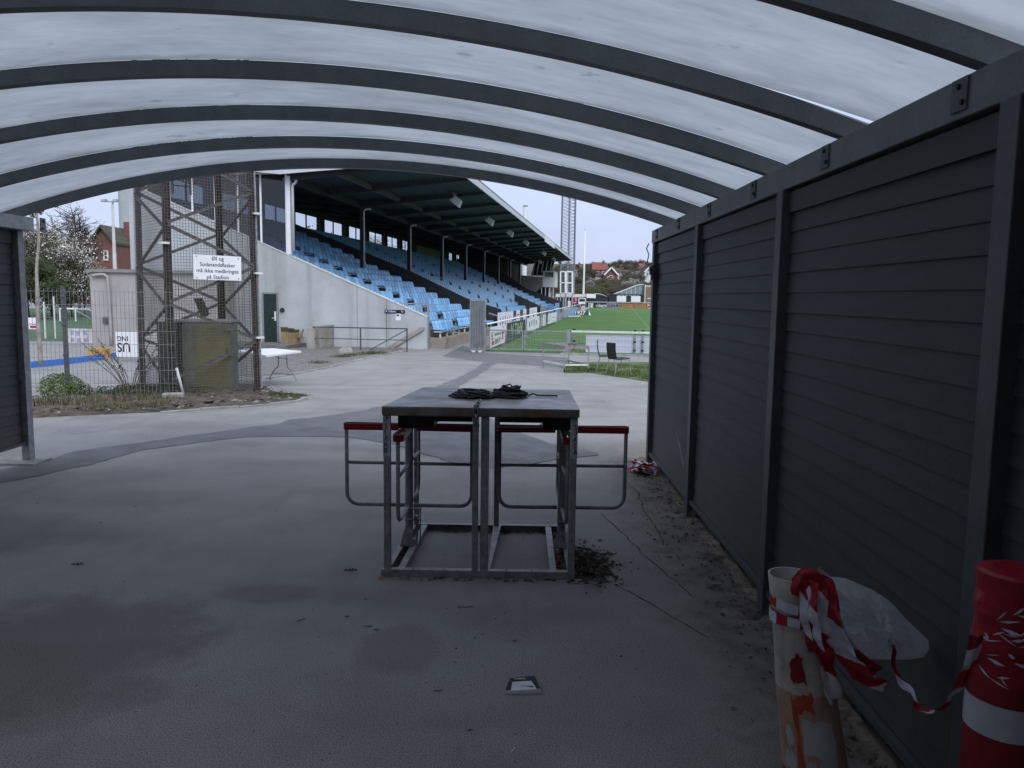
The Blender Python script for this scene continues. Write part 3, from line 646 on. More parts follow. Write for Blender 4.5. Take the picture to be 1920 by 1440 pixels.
def knot(name, label, cx, cy, z, rx, ry, h, n, seed, tail=None):
    R_ = random.Random(seed); b = MB(); P_ = []
    for i in range(n):
        a = i * 1.9 + R_.uniform(-.7, .7); f = R_.uniform(.25, 1) ** .6; hh = h * (1 - f * f) * R_.uniform(.2, 1.0)
        P_.append(Vector((cx + rx * f * math.cos(a), cy + ry * f * math.sin(a), z + .006 + hh)))
    if tail: P_ += [Vector(t) for t in tail]
    Q = []
    for i in range(len(P_) - 1):
        p0, p1, p2, p3 = P_[max(i - 1, 0)], P_[i], P_[i + 1], P_[min(i + 2, len(P_) - 1)]
        for k in range(5):
            t = k / 5; Q.append(.5 * ((2 * p1) + (p2 - p0) * t + (2 * p0 - 5 * p1 + 4 * p2 - p3) * t * t + (3 * p1 - p0 - 3 * p2 + p3) * t ** 3))
    for q in Q: q.z = max(q.z, z + .005)
    b.tube(Q, .0052, 5); return tag(b.build(name, M['cord'], smooth=True), label, 'cord')
ZT = 1.0165
knot('tangled_cord', 'flat tangle of thin black cord on the turnstile table, left heap', -.275, 5.00, ZT, .165, .14, .05, 120, 2)
knot('tangled_cord', 'rounded mound of tangled black cord on the turnstile table, right heap', -.045, 5.03, ZT, .115, .13, .085, 150, 5, [(.07, 5.06, ZT), (.10, 5.08, ZT + .012), (.13, 5.06, ZT + .006), (.20, 5.06, ZT + .004), (.27, 5.05, ZT + .004)])
ch = thing('chain', 'short steel chain with padlock hanging over the front edge of the turnstile table', 'chain', (-.235, 4.462, .99))
cpts = [Vector((.01, .22, .045)), Vector((.005, .16, .036)), Vector((0, .10, .034)), Vector((0, .045, .036)), Vector((0, .012, .022)), Vector((.002, .003, -.018)), Vector((.004, .002, -.055)), Vector((.004, .003, -.09))]
for i in range(len(cpts) - 1):
    p, q = cpts[i], cpts[i + 1]; d = (q - p); m_ = (p + q) / 2; dn = d.normalized(); s_ = dn.cross(Vector((1, 0, 0))).normalized() if i % 2 else Vector((1, 0, 0)); lp = []
    for t in range(10):
        u = 2 * math.pi * t / 10; lp.append(m_ + dn * (d.length * .66 * math.cos(u)) + s_ * (.013 * math.sin(u)))
    b = MB(); b.tube(lp, .0050, 5, closed=True); b.build('link', M['chain'], ch, smooth=True)
b = MB(); b.box(-.014, -.008, -.150, .018, .008, -.115); b.tube([(-.008, 0, -.116), (-.008, 0, -.098), (.002, 0, -.088), (.012, 0, -.098), (.012, 0, -.116)], .0035, 6); b.build('padlock', M['galv'], ch)

# ================================================================== BOLLARDS, TAPE, BAG, PACKET (near right)
def lathe(b, prof, n, mi=None, c=(0, 0), lean=(0, 0)):
    base = len(b.v)
    for (r, z) in prof:
        for j in range(n):
            t = 2 * math.pi * j / n; b.v.append((c[0] + lean[0] * z + r * math.cos(t), c[1] + lean[1] * z + r * math.sin(t), z))
    for i in range(len(prof) - 1):
        for j in range(n):
            b.f.append((base + i * n + j, base + i * n + (j + 1) % n, base + (i + 1) * n + (j + 1) % n, base + (i + 1) * n + j)); b.m.append(mi[i] if mi else 0)
BX, BY, LN = .992, 2.36, (-.169, .0)
bo = thing('bollard', 'stained off-white hollow marker post with worn orange and silver patches', 'bollard', (BX, BY, 0))
b = MB(); lathe(b, [(.104, 0), (.103, .02), (.102, .10), (.100, .19), (.094, .34), (.089, .46), (.078, .62), (.073, .700), (.0745, .708), (.0745, .730), (.073, .738), (.071, .812), (.064, .812), (.064, .70), (.064, .60)], 28, [1, 1, 1, 2, 2, 0, 0, 0, 0, 0, 0, 0, 0, 0], lean=LN)
b.build('post', [M['bol_white'], M['bol_red'], M['bol_fade']], bo, smooth=True)
def patch(name, z0, z1, a0, a1, m, rr_=.001, n=6, rag=.012, seed=0, r0=.084):
    R_ = random.Random(seed); b = MB()
    K2 = 5
    for i in range(K2 + 1):
        z = z0 + (z1 - z0) * i / K2; ja, jb = R_.uniform(-rag, rag) * 6, R_.uniform(-rag, rag) * 6
        for j in range(n + 1):
            a = a0 + ja + (a1 + jb - a0 - ja) * j / n; r = (.1035 - .018 * z if z < .19 else (.100 - .040 * (z - .19) if z < .46 else .0892 - .069 * (z - .46))) + rr_ + .0012
            zz = z + (R_.uniform(-rag, rag) if i in (0, K2) else 0); b.v.append((LN[0] * zz + r * math.cos(a), LN[1] * zz + r * math.sin(a), zz))
    for i in range(K2):
        for j in range(n):
            a = i * (n + 1) + j; b.f.append((a, a + 1, a + n + 2, a + n + 1)); b.m.append(0)
    return b.build(name, m, bo)
FA = rad(-90 - 24)                                          # direction of the camera seen from the post
patch('sticker', .50, .585, FA - .30, FA + .12, M['bol_red'], seed=1); patch('sticker', .41, .47, FA - .25, FA + .28, M['bol_orange'], seed=2)
patch('sticker', .275, .385, FA - .12, FA + .85, M['sticker'], seed=3, rag=.009); patch('sticker', .185, .27, FA + .25, FA + .85, M['sticker'], seed=4)
patch('sticker', .19, .255, FA - .12, FA + .22, M['sticker'], seed=5); patch('sticker', .29, .345, FA - .75, FA - .45, M['sticker'], seed=6)
patch('sticker', .21, .265, FA - .85, FA - .4, M['sticker'], seed=7); patch('sticker', .15, .45, FA - .38, FA - .16, M['bol_orange'], .0006, seed=8)
TP = [M['tape_red'], M['tape_white']]
def smooth_path(P_, k=6):
    P_ = [Vector(p) for p in P_]; Q = []
    for i in range(len(P_) - 1):
        p0, p1, p2, p3 = P_[max(i - 1, 0)], P_[i], P_[i + 1], P_[min(i + 2, len(P_) - 1)]
        for j in range(k):
            t = j / k; Q.append(.5 * ((2 * p1) + (p2 - p0) * t + (2 * p0 - 5 * p1 + 4 * p2 - p3) * t * t + (3 * p1 - p0 - 3 * p2 + p3) * t ** 3))
    Q.append(P_[-1]); return Q
def tape(b, P_, wdt, twist=0.0, ph=0.0, stripe=.085, off=0.0, face=Vector((-.37, -.93, 0)), crease=.25):
    """a strip of hazard tape with slanted stripes, folded along its length"""
    Q = smooth_path(P_, 26); n = len(Q); acc = off; rows = []; stripe *= 1.7; US = [(-.5 + k / 20) for k in range(21)]
    for i, q in enumerate(Q):
        d = (Q[min(i + 1, n - 1)] - Q[max(i - 1, 0)]).normalized(); s = d.cross(face)
        if s.length < .1: s = d.cross(Vector((0, 0, 1)))
        s.normalize(); f = s.cross(d); a = ph + twist * i / n
        sv = s * math.cos(a) + f * math.sin(a); fv = f * math.cos(a) - s * math.sin(a)
        row = [q + sv * (wdt * u) + fv * (wdt * crease * abs(u) * (1 + .4 * math.sin(i * .22)) + wdt * .22 * noise.noise((q.x * 31 + u * 2.2, q.z * 23, q.y * 17))) for u in US]
        if i: acc += (q - Q[i - 1]).length
        rows.append((row, acc))
    for i in range(n - 1):
        for k in range(20):
            u = (k - 9.5) * .05 * wdt; m = int((rows[i][1] + u * 1.2 + 10 * stripe) / stripe) % 2
            b.poly([rows[i][0][k], rows[i][0][k + 1], rows[i + 1][0][k + 1], rows[i + 1][0][k]], m)
tb = MB(); TX, TZ = BX + LN[0] * .72, .72
def ring(zc, r, ph0, a_from, a_to, tilt=.02, n=14):
    return [Vector((BX + LN[0] * zc + r * math.cos(a_from + (a_to - a_from) * i / n), BY + LN[1] * zc + r * math.sin(a_from + (a_to - a_from) * i / n), zc + tilt * math.sin(ph0 + (a_to - a_from) * i / n))) for i in range(n + 1)]
for (zc, r, tl, w_, of) in ((.722, .078, .012, .030, 0), (.700, .080, -.016, .034, .05), (.682, .082, .010, .028, .1)):
    P_ = ring(zc, r, 1, -3.6, 2.7, tl); base = len(tb.v); acc = of
    for i in range(len(P_) - 1):
        acc += (P_[i + 1] - P_[i]).length
        tb.poly([P_[i] - Vector((0, 0, w_ / 2)), P_[i + 1] - Vector((0, 0, w_ / 2)), P_[i + 1] + Vector((0, 0, w_ / 2)), P_[i] + Vector((0, 0, w_ / 2))], int(acc / .07) % 2)
rim = Vector((BX + LN[0] * .82, BY, .82))
def tq(px, py, Y): return AY(px, py, Y)
tape(tb, [tq(1484, 1126, 2.37), tq(1494, 1098, 2.36), tq(1508, 1082, 2.35), tq(1532, 1088, 2.31)], .038, .5, .2, .06, 0, crease=.3)
tape(tb, [tq(1500, 1120, 2.27), tq(1512, 1085, 2.28), tq(1530, 1100, 2.26), tq(1530, 1150, 2.25), tq(1540, 1200, 2.24), tq(1550, 1260, 2.24), tq(1563, 1314, 2.24)], .062, .9, .1, .075, .03)
tape(tb, [tq(1525, 1078, 2.30), tq(1546, 1100, 2.27), tq(1552, 1150, 2.25), tq(1572, 1200, 2.24), tq(1600, 1245, 2.23), tq(1630, 1275, 2.23), tq(1664, 1282, 2.23)], .060, -.9, .3, .08, .0)
tape(tb, [tq(1535, 1080, 2.29), tq(1556, 1115, 2.28), tq(1566, 1170, 2.26), tq(1590, 1215, 2.25), tq(1615, 1240, 2.25), tq(1645, 1262, 2.25)], .045, .6, -.3, .08, .05)
tape(tb, [tq(1518, 1090, 2.26), tq(1516, 1140, 2.24), tq(1524, 1185, 2.235), tq(1532, 1225, 2.235)], .05, -.4, .0, .07, .06)
tag(tb.build('barrier_tape', TP), 'red and white tape knotted round the hollow white post with tails hanging', 'barrier tape')
# milky bag hanging behind the post
def bag():
    outl = [(1545, 1082), (1575, 1080), (1600, 1090), (1640, 1108), (1672, 1130), (1700, 1162), (1728, 1188), (1746, 1206), (1742, 1226), (1730, 1236), (1690, 1238), (1640, 1236), (1578, 1238), (1568, 1200), (1556, 1150), (1545, 1110)]
    P_ = [AY(x, y, 2.45) for x, y in outl]; c = sum(P_, Vector()) / len(P_); b = MB(); nr = 6; n = len(P_) * 2
    ring_ = resample(P_ + [P_[0]], n)[:n]
    for side in (-1, 1):
        base = len(b.v)
        for i in range(nr + 1):
            f = i / nr
            for p in ring_:
                q = c.lerp(p, f); bulge = .04 * (1 - f ** 2.2) * side + .085 * noise.noise((q.x * 13 + q.z * 5, q.z * 11, side)) * (1 - f * f) + .04 * noise.noise((q.x * 37, q.z * 33, 3 + side)) * (1 - f * f)
                b.v.append((q.x, q.y + bulge + .03 * (q.x - c.x), q.z))
        for i in range(nr):
            for j in range(n):
                b.f.append((base + i * n + j, base + i * n + (j + 1) % n, base + (i + 1) * n + (j + 1) % n, base + (i + 1) * n + j)); b.m.append(0)
    return b.build('plastic_bag', M['bag'])
tag(bag(), 'crumpled milky plastic bag hanging behind the hollow white post', 'plastic bag')
RX, RYb = AY(1886, 1300, 1.86).x + .0, 1.86
b2 = thing('bollard', 'red and white banded post wrapped in red tape at the right edge', 'bollard', (RX, RYb, 0))
zc_ = lambda py: AY(1886, py, 1.86 - .075).z
zb1, zb0 = zc_(1330), zc_(1392)
b = MB(); lathe(b, [(.088, 0), (.088, zb0 - .001)], 32); lathe(b, [(.088, zb1 + .001), (.087, .72), (.078, .80), (.074, .86)], 32); b.build('post', M['bol_red'], b2, smooth=True)
b = MB(); lathe(b, [(.0885, zb0), (.0885, zb1)], 32); b.build('reflective_band', M['bol_band'], b2, smooth=True)
b = MB(); R_ = random.Random(5); pr_ = []
for i in range(12):
    z = .735 + (AY(1886, 1072, 1.86).z - .735) * i / 11; pr_.append((.083 + .0025 * math.sin(i * 1.9), z))
pr_ += [(.074, pr_[-1][1] + .006), (.05, pr_[-1][1] + .010), (.02, pr_[-1][1] + .009), (.0, pr_[-1][1] + .012)]
lathe(b, pr_, 40)
for i, vv in enumerate(b.v): b.v[i] = (vv[0] * (1 + .045 * noise.noise((vv[0] * 30, vv[1] * 30, vv[2] * 40))), vv[1] * (1 + .05 * noise.noise((vv[0] * 30, vv[1] * 30, vv[2] * 40 + 9))), vv[2])
for _ in range(60):                                            # white stripe scraps on the wrapped tape
    a = R_.uniform(-2.9, -.3); z = R_.uniform(.76, .93); r = .0888; da, dz = R_.uniform(.12, .55), R_.uniform(.0015, .0055); t = R_.uniform(-.03, .03)
    b.poly([(r * math.cos(a), r * math.sin(a), z), (r * math.cos(a + da / 2), r * math.sin(a + da / 2), z - dz + t / 2), (r * math.cos(a + da), r * math.sin(a + da), z + t), (r * math.cos(a + da / 2), r * math.sin(a + da / 2), z + dz + t / 2)], 1)
wr = b.build('barrier_tape', TP, loc=(RX, RYb, 0)); tag(wr, 'red tape wound tightly round the top of the banded post at the right edge', 'barrier tape')
tb = MB(); tape(tb, [tq(1673, 1208, 2.36), tq(1676, 1250, 2.34), tq(1688, 1278, 2.30), tq(1706, 1300, 2.24), tq(1722, 1328, 2.18), tq(1745, 1336, 2.12), tq(1765, 1332, 2.05), tq(1790, 1306, 1.96), tq(1808, 1270, 1.90), tq(1822, 1240, 1.86), tq(1832, 1195, 1.80)], .030, 2.2, .9, .055, 0)
tag(tb.build('barrier_tape', TP), 'sagging red and white tape strand between the two marker posts', 'barrier tape')
tb = MB(); R_ = random.Random(11)
for k in range(9):
    P_ = [Vector((R_.uniform(1.12, 1.36), R_.uniform(7.25, 7.62), R_.uniform(.015, .075))) for _ in range(5)]; tape(tb, P_, .05, R_.uniform(-2, 2), R_.uniform(0, 3), .07, R_.uniform(0, .1))
tape(tb, [(1.05, 7.45, .015), (1.10, 7.42, .03), (1.18, 7.4, .03)], .04, .3, .9, .05)
tag(tb.build('barrier_tape', TP), 'crumpled red and white tape heap on the ground at the wall end', 'barrier tape')
# flattened packet
p = G(982, 1291); pk = thing('packet', 'squashed black and white cardboard packet lying on the floor', 'packet', (p.x, p.y, .0), rad(4)); pk.scale = (1.12, 1.15, 1.1)
b = MB(); b.hexa([(-.075, -.045, .001), (.066, -.040, .001), (.050, .058, .001), (-.052, .050, .001), (-.072, -.043, .016), (.060, -.040, .020), (.044, .055, .022), (-.050, .048, .018)])
b.build('carton', M['tape_white'], pk, bevel=.002)
b = MB(); 
b.poly([(-.0503, .0475, .0185), (-.056, .018, .0185), (.052, .020, .0222), (.0445, .0548, .0226)]); b.poly([(-.058, .018, .0182), (-.072, -.043, .0168), (-.052, -.042, .0176), (-.042, .018, .0186)]); b.poly([(.030, .02, .0219), (.045, -.040, .0202), (.060, -.040, .0207), (.050, .02, .0222)])
b.poly([(-.02, -.012, .0190), (.035, -.030, .0200), (.034, -.020, .0204)])
b.build('dark_band', M['ink'], pk)
text('LAMPE', .016, M['white'], pk, (-.012, .036, .0212), (.012, .03, 0), .0002, sx=.9)

# ================================================================== GRANDSTAND (local x = towards the pitch, local y = along the stand)
SAZ = math.atan(190 / FPX)
P0 = Vector((-3.43, 29.67, 0)); SV = Vector((math.sin(SAZ), math.cos(SAZ), 0)); LV = Vector((-math.cos(SAZ), math.sin(SAZ), 0))
def SW(x, a, z): return P0 + SV * a - LV * x + Vector((0, 0, z))
def a_at(px, py, x):
    """distance along the stand where the sight line meets the vertical plane local x"""
    d = ray(px, py); p0 = P0 - LV * x; t = (p0 - EYE).dot(LV) / d.dot(LV); p = EYE + d * t; return (p - P0).dot(SV), p.z
def x_at(px, py, a):
    d = ray(px, py); p0 = P0 + SV * a; t = (p0 - EYE).dot(SV) / d.dot(SV); p = EYE + d * t; return -(p - P0).dot(LV), p.z
gs = thing('grandstand', 'long concrete grandstand with rows of blue seats under a dark cantilever roof', 'grandstand', P0, -SAZ)
def prism_xz(b, pts, y0, y1, m=0):
    n = len(pts); b.poly([(x, y0, z) for x, z in pts][::-1] if False else [(x, y0, z) for x, z in pts], m); b.poly([(x, y1, z) for x, z in pts][::-1], m)
    for i in range(n):
        (x0, z0), (x1, z1) = pts[i], pts[(i + 1) % n]; b.poly([(x0, y0, z0), (x0, y1, z0), (x1, y1, z1), (x1, y0, z1)], m)
WT = lambda b_: .85 + .42 * b_
segs = [(0, 1.55), (1.565, 2.70), (2.715, 7.3), (7.315, 11.9)]
for (ba, bb) in segs:
    b = MB(); prism_xz(b, [(-bb, -.6), (-ba, -.6), (-ba, WT(ba)), (-bb, WT(bb))], 0, .22); b.build('end_wall', M['concrete'], gs)
b = MB(); prism_xz(b, [(-11.9, -.6), (-.02, -.6), (-.02, WT(.02) - .05), (-11.9, WT(11.9) - .05)], .221, .26); b.build('wall_backing', M['concrete_old'], gs)
b = MB(); prism_xz(b, [(-11.9, WT(11.9)), (.01, WT(0)), (.01, WT(0) + .035), (-11.9, WT(11.9) + .035)], -.02, .27); b.build('coping', M['offwhite'], gs)
b = MB(); prism_xz(b, [(-11.9, -.6), (-11.65, -.6), (-11.65, 5.58), (-11.9, 5.58)], .27, 79); b.build('back_wall', M['backwall'], gs)
b = MB(); prism_xz(b, [(-11.9, 6.49), (-11.65, 6.49), (-11.65, 6.90), (-11.9, 6.90)], .27, 79); b.build('back_lintel', M['backwall'], gs)
WIN = [(2.4, 5.6), (6.95, 10.2), (11.5, 14.75), (15.5, 19.3), (20.1, 23.85), (24.7, 28.35), (29.2, 33.0), (33.9, 37.4), (38.4, 41.0), (53.6, 55.2), (57.2, 59.6), (61.2, 63.6)]
cur = .27
for (w0, w1) in WIN + [(79, 80)]:
    b = MB(); b.box(-11.9, cur + .001, 5.581, -11.65, min(w0, 79), 6.489); b.build('wall_pier', M['backwall'], gs); cur = w1
for (w0, w1) in WIN:
    b = MB(); t = .06; y0, y1 = -11.84, -11.78
    b.box(y0, w0 + .002, 5.583, y1, w0 + t, 6.487); b.box(y0, w1 - t, 5.583, y1, w1 - .002, 6.487); b.box(y0, w0 + t, 5.583, y1, w1 - t, 5.583 + t); b.box(y0, w0 + t, 6.487 - t, y1, w1 - t, 6.487)
    mid = w0 + (w1 - w0) * .51; b.box(y0, mid - .05, 5.583 + t, y1, mid + .05, 6.487 - t)
    f = b.build('window', M['soffit'], gs)
    for (p, q) in ((w0 + t, mid - .05), (mid + .05, w1 - t)):
        b = MB(); b.box(-11.815, p + .001, 5.583 + t + .001, -11.808, q - .001, 6.487 - t - .001); b.build('pane', M['glass'], f)
b = MB(); b.box(-11.64, 43.0, 5.0, -11.6, 52.6, 6.3); b.build('back_banner', M['concrete_box'], gs)
# roof: shallow butterfly, valley over the columns
zf = lambda b_: 6.09 + (5.5 - b_) * .068 if b_ < 5.5 else 6.09 + (b_ - 5.5) * .10
RA0, RA1 = -.45, 78.5
def corr(bs, be, n, name):
    b = MB(); pts = []
    for i in range(n + 1):
        q = bs + (be - bs) * i / n; pts.append((-q, zf(q) + .10 + (.045 if i % 4 in (1, 2) else 0)))
    for i in range(n):
        (x0, z0), (x1, z1) = pts[i], pts[i + 1]; b.poly([(x0, RA0 + .05, z0), (x1, RA0 + .05, z1), (x1, RA1 - .05, z1), (x0, RA1 - .05, z0)])
    return b.build(name, M['soffit'], gs)
corr(-.72, 5.5, 112, 'roof_lining'); corr(5.5, 11.95, 112, 'roof_lining')
b = MB()
b.poly([(.75, RA0, zf(-.75) + .30), (-5.5, RA0, zf(5.5) + .26), (-5.5, RA1, zf(5.5) + .26), (.75, RA1, zf(-.75) + .30)]); b.poly([(-5.5, RA0, zf(5.5) + .26), (-12.1, RA0, zf(12.1) + .28), (-12.1, RA1, zf(12.1) + .28), (-5.5, RA1, zf(5.5) + .26)])
b.build('roof_deck', M['roofdark'], gs)
b = MB(); b.box(.72, RA0 - .03, 6.50, .78, RA1, 6.80); b.build('fascia', M['fascia'], gs)
b = MB(); b.box(.70, RA0 - .04, 6.801, .80, RA1 + .02, 6.835); b.build('gutter_edge', M['galv'], gs)
b = MB(); b.box(.781, 37.5, 6.30, .80, 47.5, 6.79); b.build('fascia_board', M['white'], gs)
b = MB()
prism_xz(b, [(-5.5, zf(5.5) - .02), (.719, zf(-.719) - .02), (.719, zf(-.719) + .30), (-5.5, zf(5.5) + .29)], RA0 - .03, RA0 + .03); prism_xz(b, [(-12.1, zf(12.1) - .02), (-5.501, zf(5.5) - .02), (-5.501, zf(5.5) + .29), (-12.1, zf(12.1) + .30)], RA0 - .03, RA0 + .03)
b.build('gable_fascia', M['fascia'], gs)
b = MB(); prism_xz(b, [(-.0, .30), (.719, .30), (.719, .62), (0, .62)], 0, .001)
raf = MB(); prism_xz(raf, [(-5.4, zf(5.4) - .20), (.70, zf(-.70) - .02), (.70, zf(-.70) + .095), (-5.4, zf(5.4) + .095)], -.06, .06); raf_me = raf.mesh('rafter', M['soffit'])
raf = MB(); prism_xz(raf, [(-11.6, zf(11.6) - .04), (-5.6, zf(5.6) - .20), (-5.6, zf(5.6) + .095), (-11.6, zf(11.6) + .095)], -.06, .06); raf2_me = raf.mesh('rafter', M['soffit'])
for k in range(18):
    y = 4.375 * k + (.12 if k == 0 else 0); link('rafter', raf_me, gs, (0, y, 0)); link('rafter', raf2_me, gs, (0, y, 0))
for k in range(17):
    b = MB(); y0 = 4.375 * k + .2; b.box(-3.58, y0, zf(3.5) - .10, -3.42, y0 + 3.95, zf(3.5) + .09); b.build('purlin', M['purlin'], gs)
b = MB(); b.box(-5.62, .1, zf(5.5) - .22, -5.42, 78.3, zf(5.5) + .09); b.box(-9.1, .1, zf(9) - .08, -8.95, 78.3, zf(9) + .09); b.build('valley_beam', M['soffit'], gs)
RDZ = .283; TR = lambda i: .36 + RDZ * i; RB_ = .655
for k in range(9):
    y = 8.75 * k + .30; zb = .36 + .432 * 5.5 - .3 if k else WT(5.5)
    if k: b = MB(); b.box(-5.6, y - .09, zb, -5.42, y + .09, zf(5.5) - .10); c = b.build('column', M['soffit'], gs)
    else: b = MB(); b.box(-5.44, -.02, WT(5.4) + .035, -5.30, .14, zf(5.4) - .02); c = b.build('column', M['white'], gs)
    b = MB(); x = -5.37 if k else -5.20; yy = y - .11 if k else .02
    zt = zf(5.5) - .28
    b.tube([(x, yy, zb + (.0 if k else .12)), (x, yy, zt - .14), (x + .02, yy, zt - .05), (x + .10, yy, zt), (x + (.35 if k else .16), yy, zt + (.03 if k else .12))], .042 if k else .05, 8); b.build('downpipe', M['offwhite'] if k else M['fascia'], c, smooth=True)
# glazed end screen above the wall
ms = [5.47, 6.49, 7.41, 8.33, 9.27, 10.2, 11.15]
for q in ms:
    b = MB(); b.box(-q - .035, .03, WT(q) + .03, -q + .035, .10, 6.15); b.build('mullion', M['white'], gs)
b = MB(); b.box(-11.3, .025, 6.151, -5.3, .11, 6.21); b.build('screen_head', M['white'], gs)
for (p, q) in zip(ms, ms[1:]):
    b = MB(); prism_xz(b, [(-q + .036, WT(q) + .035), (-p - .036, WT(p) + .035), (-p - .036, 6.149), (-q + .036, 6.149)], .06, .07); b.build('pane', M['tint'], gs)
# terraces and seats
BLK = [(.27, 12.65), (14.52, 36.2), (36.45, 60.95)]
for (y0, y1) in BLK:
    b = MB(); pts = [(.655, -.6)]
    for i in range(-1, 17): pts += [(-(RB_ * i), TR(i)), (-(RB_ * (i + 1)), TR(i))]
    pts = [(RB_, -.6), (RB_, TR(-1))] + [q for i in range(-1, 17) for q in ((-(RB_ * (i + 1)), TR(i)), (-(RB_ * (i + 1)), TR(i + 1)))][:-1] + [(-11.6, TR(16)), (-11.6, -.6)]
    prism_xz(b, pts, y0, y1); b.build('terrace', M['step'], gs)
sb = MB(); wS = .215
def seat_geo(b, x, y, z, full=True):
    w2 = wS - .035
    if full:
        b.hexa([(x + .02, y - wS, z + .295), (x + .40, y - wS, z + .290), (x + .40, y + wS, z + .290), (x + .02, y + wS, z + .295), (x + .02, y - wS, z + .325), (x + .41, y - wS, z + .335), (x + .41, y + wS, z + .335), (x + .02, y + wS, z + .325)])
        b.hexa([(x + .385, y - w2, z + .24), (x + .40, y - w2, z + .24), (x + .40, y + w2, z + .24), (x + .385, y + w2, z + .24), (x + .385, y - w2, z + .289), (x + .405, y - w2, z + .289), (x + .405, y + w2, z + .289), (x + .385, y + w2, z + .289)])
        b.hexa([(x - .01, y - wS, z + .30), (x + .025, y - wS, z + .30), (x + .025, y + wS, z + .30), (x - .01, y + wS, z + .30), (x - .055, y - wS, z + .54), (x - .03, y - wS, z + .54), (x - .03, y + wS, z + .54), (x - .055, y + wS, z + .54)])
        b.hexa([(x - .055, y - wS, z + .54), (x - .03, y - wS, z + .54), (x - .03, y + wS, z + .54), (x - .055, y + wS, z + .54), (x - .10, y - wS + .06, z + .615), (x - .08, y - wS + .06, z + .615), (x - .08, y + wS - .06, z + .615), (x - .10, y + wS - .06, z + .615)])
    else:
        b.hexa([(x + .02, y - wS, z + .27), (x + .40, y - wS, z + .27), (x + .40, y + wS, z + .27), (x + .02, y + wS, z + .27), (x + .02, y - wS, z + .325), (x + .41, y - wS, z + .335), (x + .41, y + wS, z + .335), (x + .02, y + wS, z + .325)])
        b.hexa([(x - .01, y - wS, z + .30), (x + .025, y - wS, z + .30), (x + .025, y + wS, z + .30), (x - .01, y + wS, z + .30), (x - .10, y - w2, z + .615), (x - .075, y - w2, z + .615), (x - .075, y + w2, z + .615), (x - .10, y + w2, z + .615)])
seat_geo(sb, 0, 0, 0); seat_me = sb.mesh('seat', M['blue'])
rail_bits = MB(); far = MB(); cnt = 0
def row_rail(b, x, y0, y1, z):
    b.box(x + .04, y0 - .12, z + .205, x + .36, y1 + .30, z + .236); n = max(2, int((y1 - y0) / 1.05))
    for q in range(n + 1):
        yy = y0 + (y1 - y0) * q / n; b.box(x + .24, yy - .025, z, x + .30, yy + .025, z + .205)
for i in range(-1, 17):
    x, z = -(RB_ * i + .50), TR(i)
    for (y0, n_) in ((.62, 7), (5.38, 14)):
        b = MB(); row_rail(b, x, y0 - .2, y0 + .52 * (n_ - 1) + .2, z); b.build('seat_rail', M['offwhite'], gs)
        for q in range(n_):
            if cnt < 300: link('seat', seat_me, gs, (x, y0 + .52 * q, z)); cnt += 1
            else: seat_geo(far, x, y0 + .52 * q, z)
    for (y0, y1) in ((15.1, 24.2), (25.5, 35.6), (37.0, 47.9), (49.2, 60.4)):
        n_ = int((y1 - y0) / .53) + 1; row_rail(rail_bits, x, y0 - .2, y0 + .53 * (n_ - 1) + .1, z)
        for q in range(n_): seat_geo(far, x, y0 + .53 * q, z, False)
tag(far.build('seats', M['blue'], gs), kind='stuff'); tag(rail_bits.build('seat_rails', M['offwhite'], gs), kind='stuff')
# dark parapets down the blocks
def para(a_, pts_, t_=.2):
    q = [x_at(px, py, a_) for px, py in pts_]; q[0] = (.66, q[0][1]); b = MB(); return q
q = para(14.4, [(932, 580), (874, 559), (767, 507)])
q.append((-11.6, q[2][1] + .385 * (11.6 + q[2][0]))); b = MB(); prism_xz(b, [(.66, -.6)] + q + [(-11.6, -.6)], 14.3, 14.5); pp = b.build('parapet', M['parapet'], gs)
b = MB()
for k in range(7): b.box(.0 + .075 * k, 14.294, .70 - .022 * k, .05 + .075 * k, 14.299, .77 - .022 * k)
b.build('print', M['fascia'], pp)
q = para(36.3, [(1007, 574), (965, 551)]); b = MB(); prism_xz(b, [(.66, -.6)] + q + [(q[1][0], -.6)], 36.2, 36.4); b.build('parapet', M['parapet'], gs)
q = para(61.0, [(1049, 566), (985, 540), (950, 515)]); b = MB(); prism_xz(b, [(.66, -.6)] + q + [(-11.6, 6.0), (-11.6, -.6)], 61.0, 61.2); b.build('parapet', M['parapet'], gs)
b = MB(); prism_xz(b, [(.66, -.6), (.66, .1), (-11.6, 5.1), (-11.6, -.6)], 12.66, 12.8); b.build('stair_wall', M['parapet'], gs)
# far end: brick rooms, press balcony, commentary booth
b = MB(); prism_xz(b, [(-11.64, 3.4), (-6.4, 3.4), (-6.4, 6.1), (-11.64, 6.6)], 66.0, 78.0); b.build('press_room', M['backwall'], gs)
b = MB(); prism_xz(b, [(-7.4, 3.7), (-4.6, 2.3), (-3.9, 2.1), (-2.7, 3.05), (-2.7, 4.2), (-6.2, 4.5), (-7.4, 4.5)], 71.5, 77.5); b.build('press_balcony', M['concrete_box'], gs)
bt = MB(); bt.box(-2.69, 72.0, 3.0, -1.2, 77.0, 4.2); bt.box(-2.69, 72.0, 4.201, -2.5, 77, 5.0); bt.box(-1.4, 72, 4.201, -1.2, 77, 5.0); bt.box(-2.69, 72, 4.86, -1.2, 77, 5.02); bo_ = bt.build('commentary_booth', M['white'], gs)
b = MB(); b.hexa([(-2.49, 72.05, 4.25), (-1.41, 72.05, 4.25), (-1.41, 72.10, 4.25), (-2.49, 72.10, 4.25), (-2.49, 72.4, 4.85), (-1.41, 72.4, 4.85), (-1.41, 72.45, 4.85), (-2.49, 72.45, 4.85)]); b.build('counter_flap', M['concrete_box'], bo_)
b = MB()
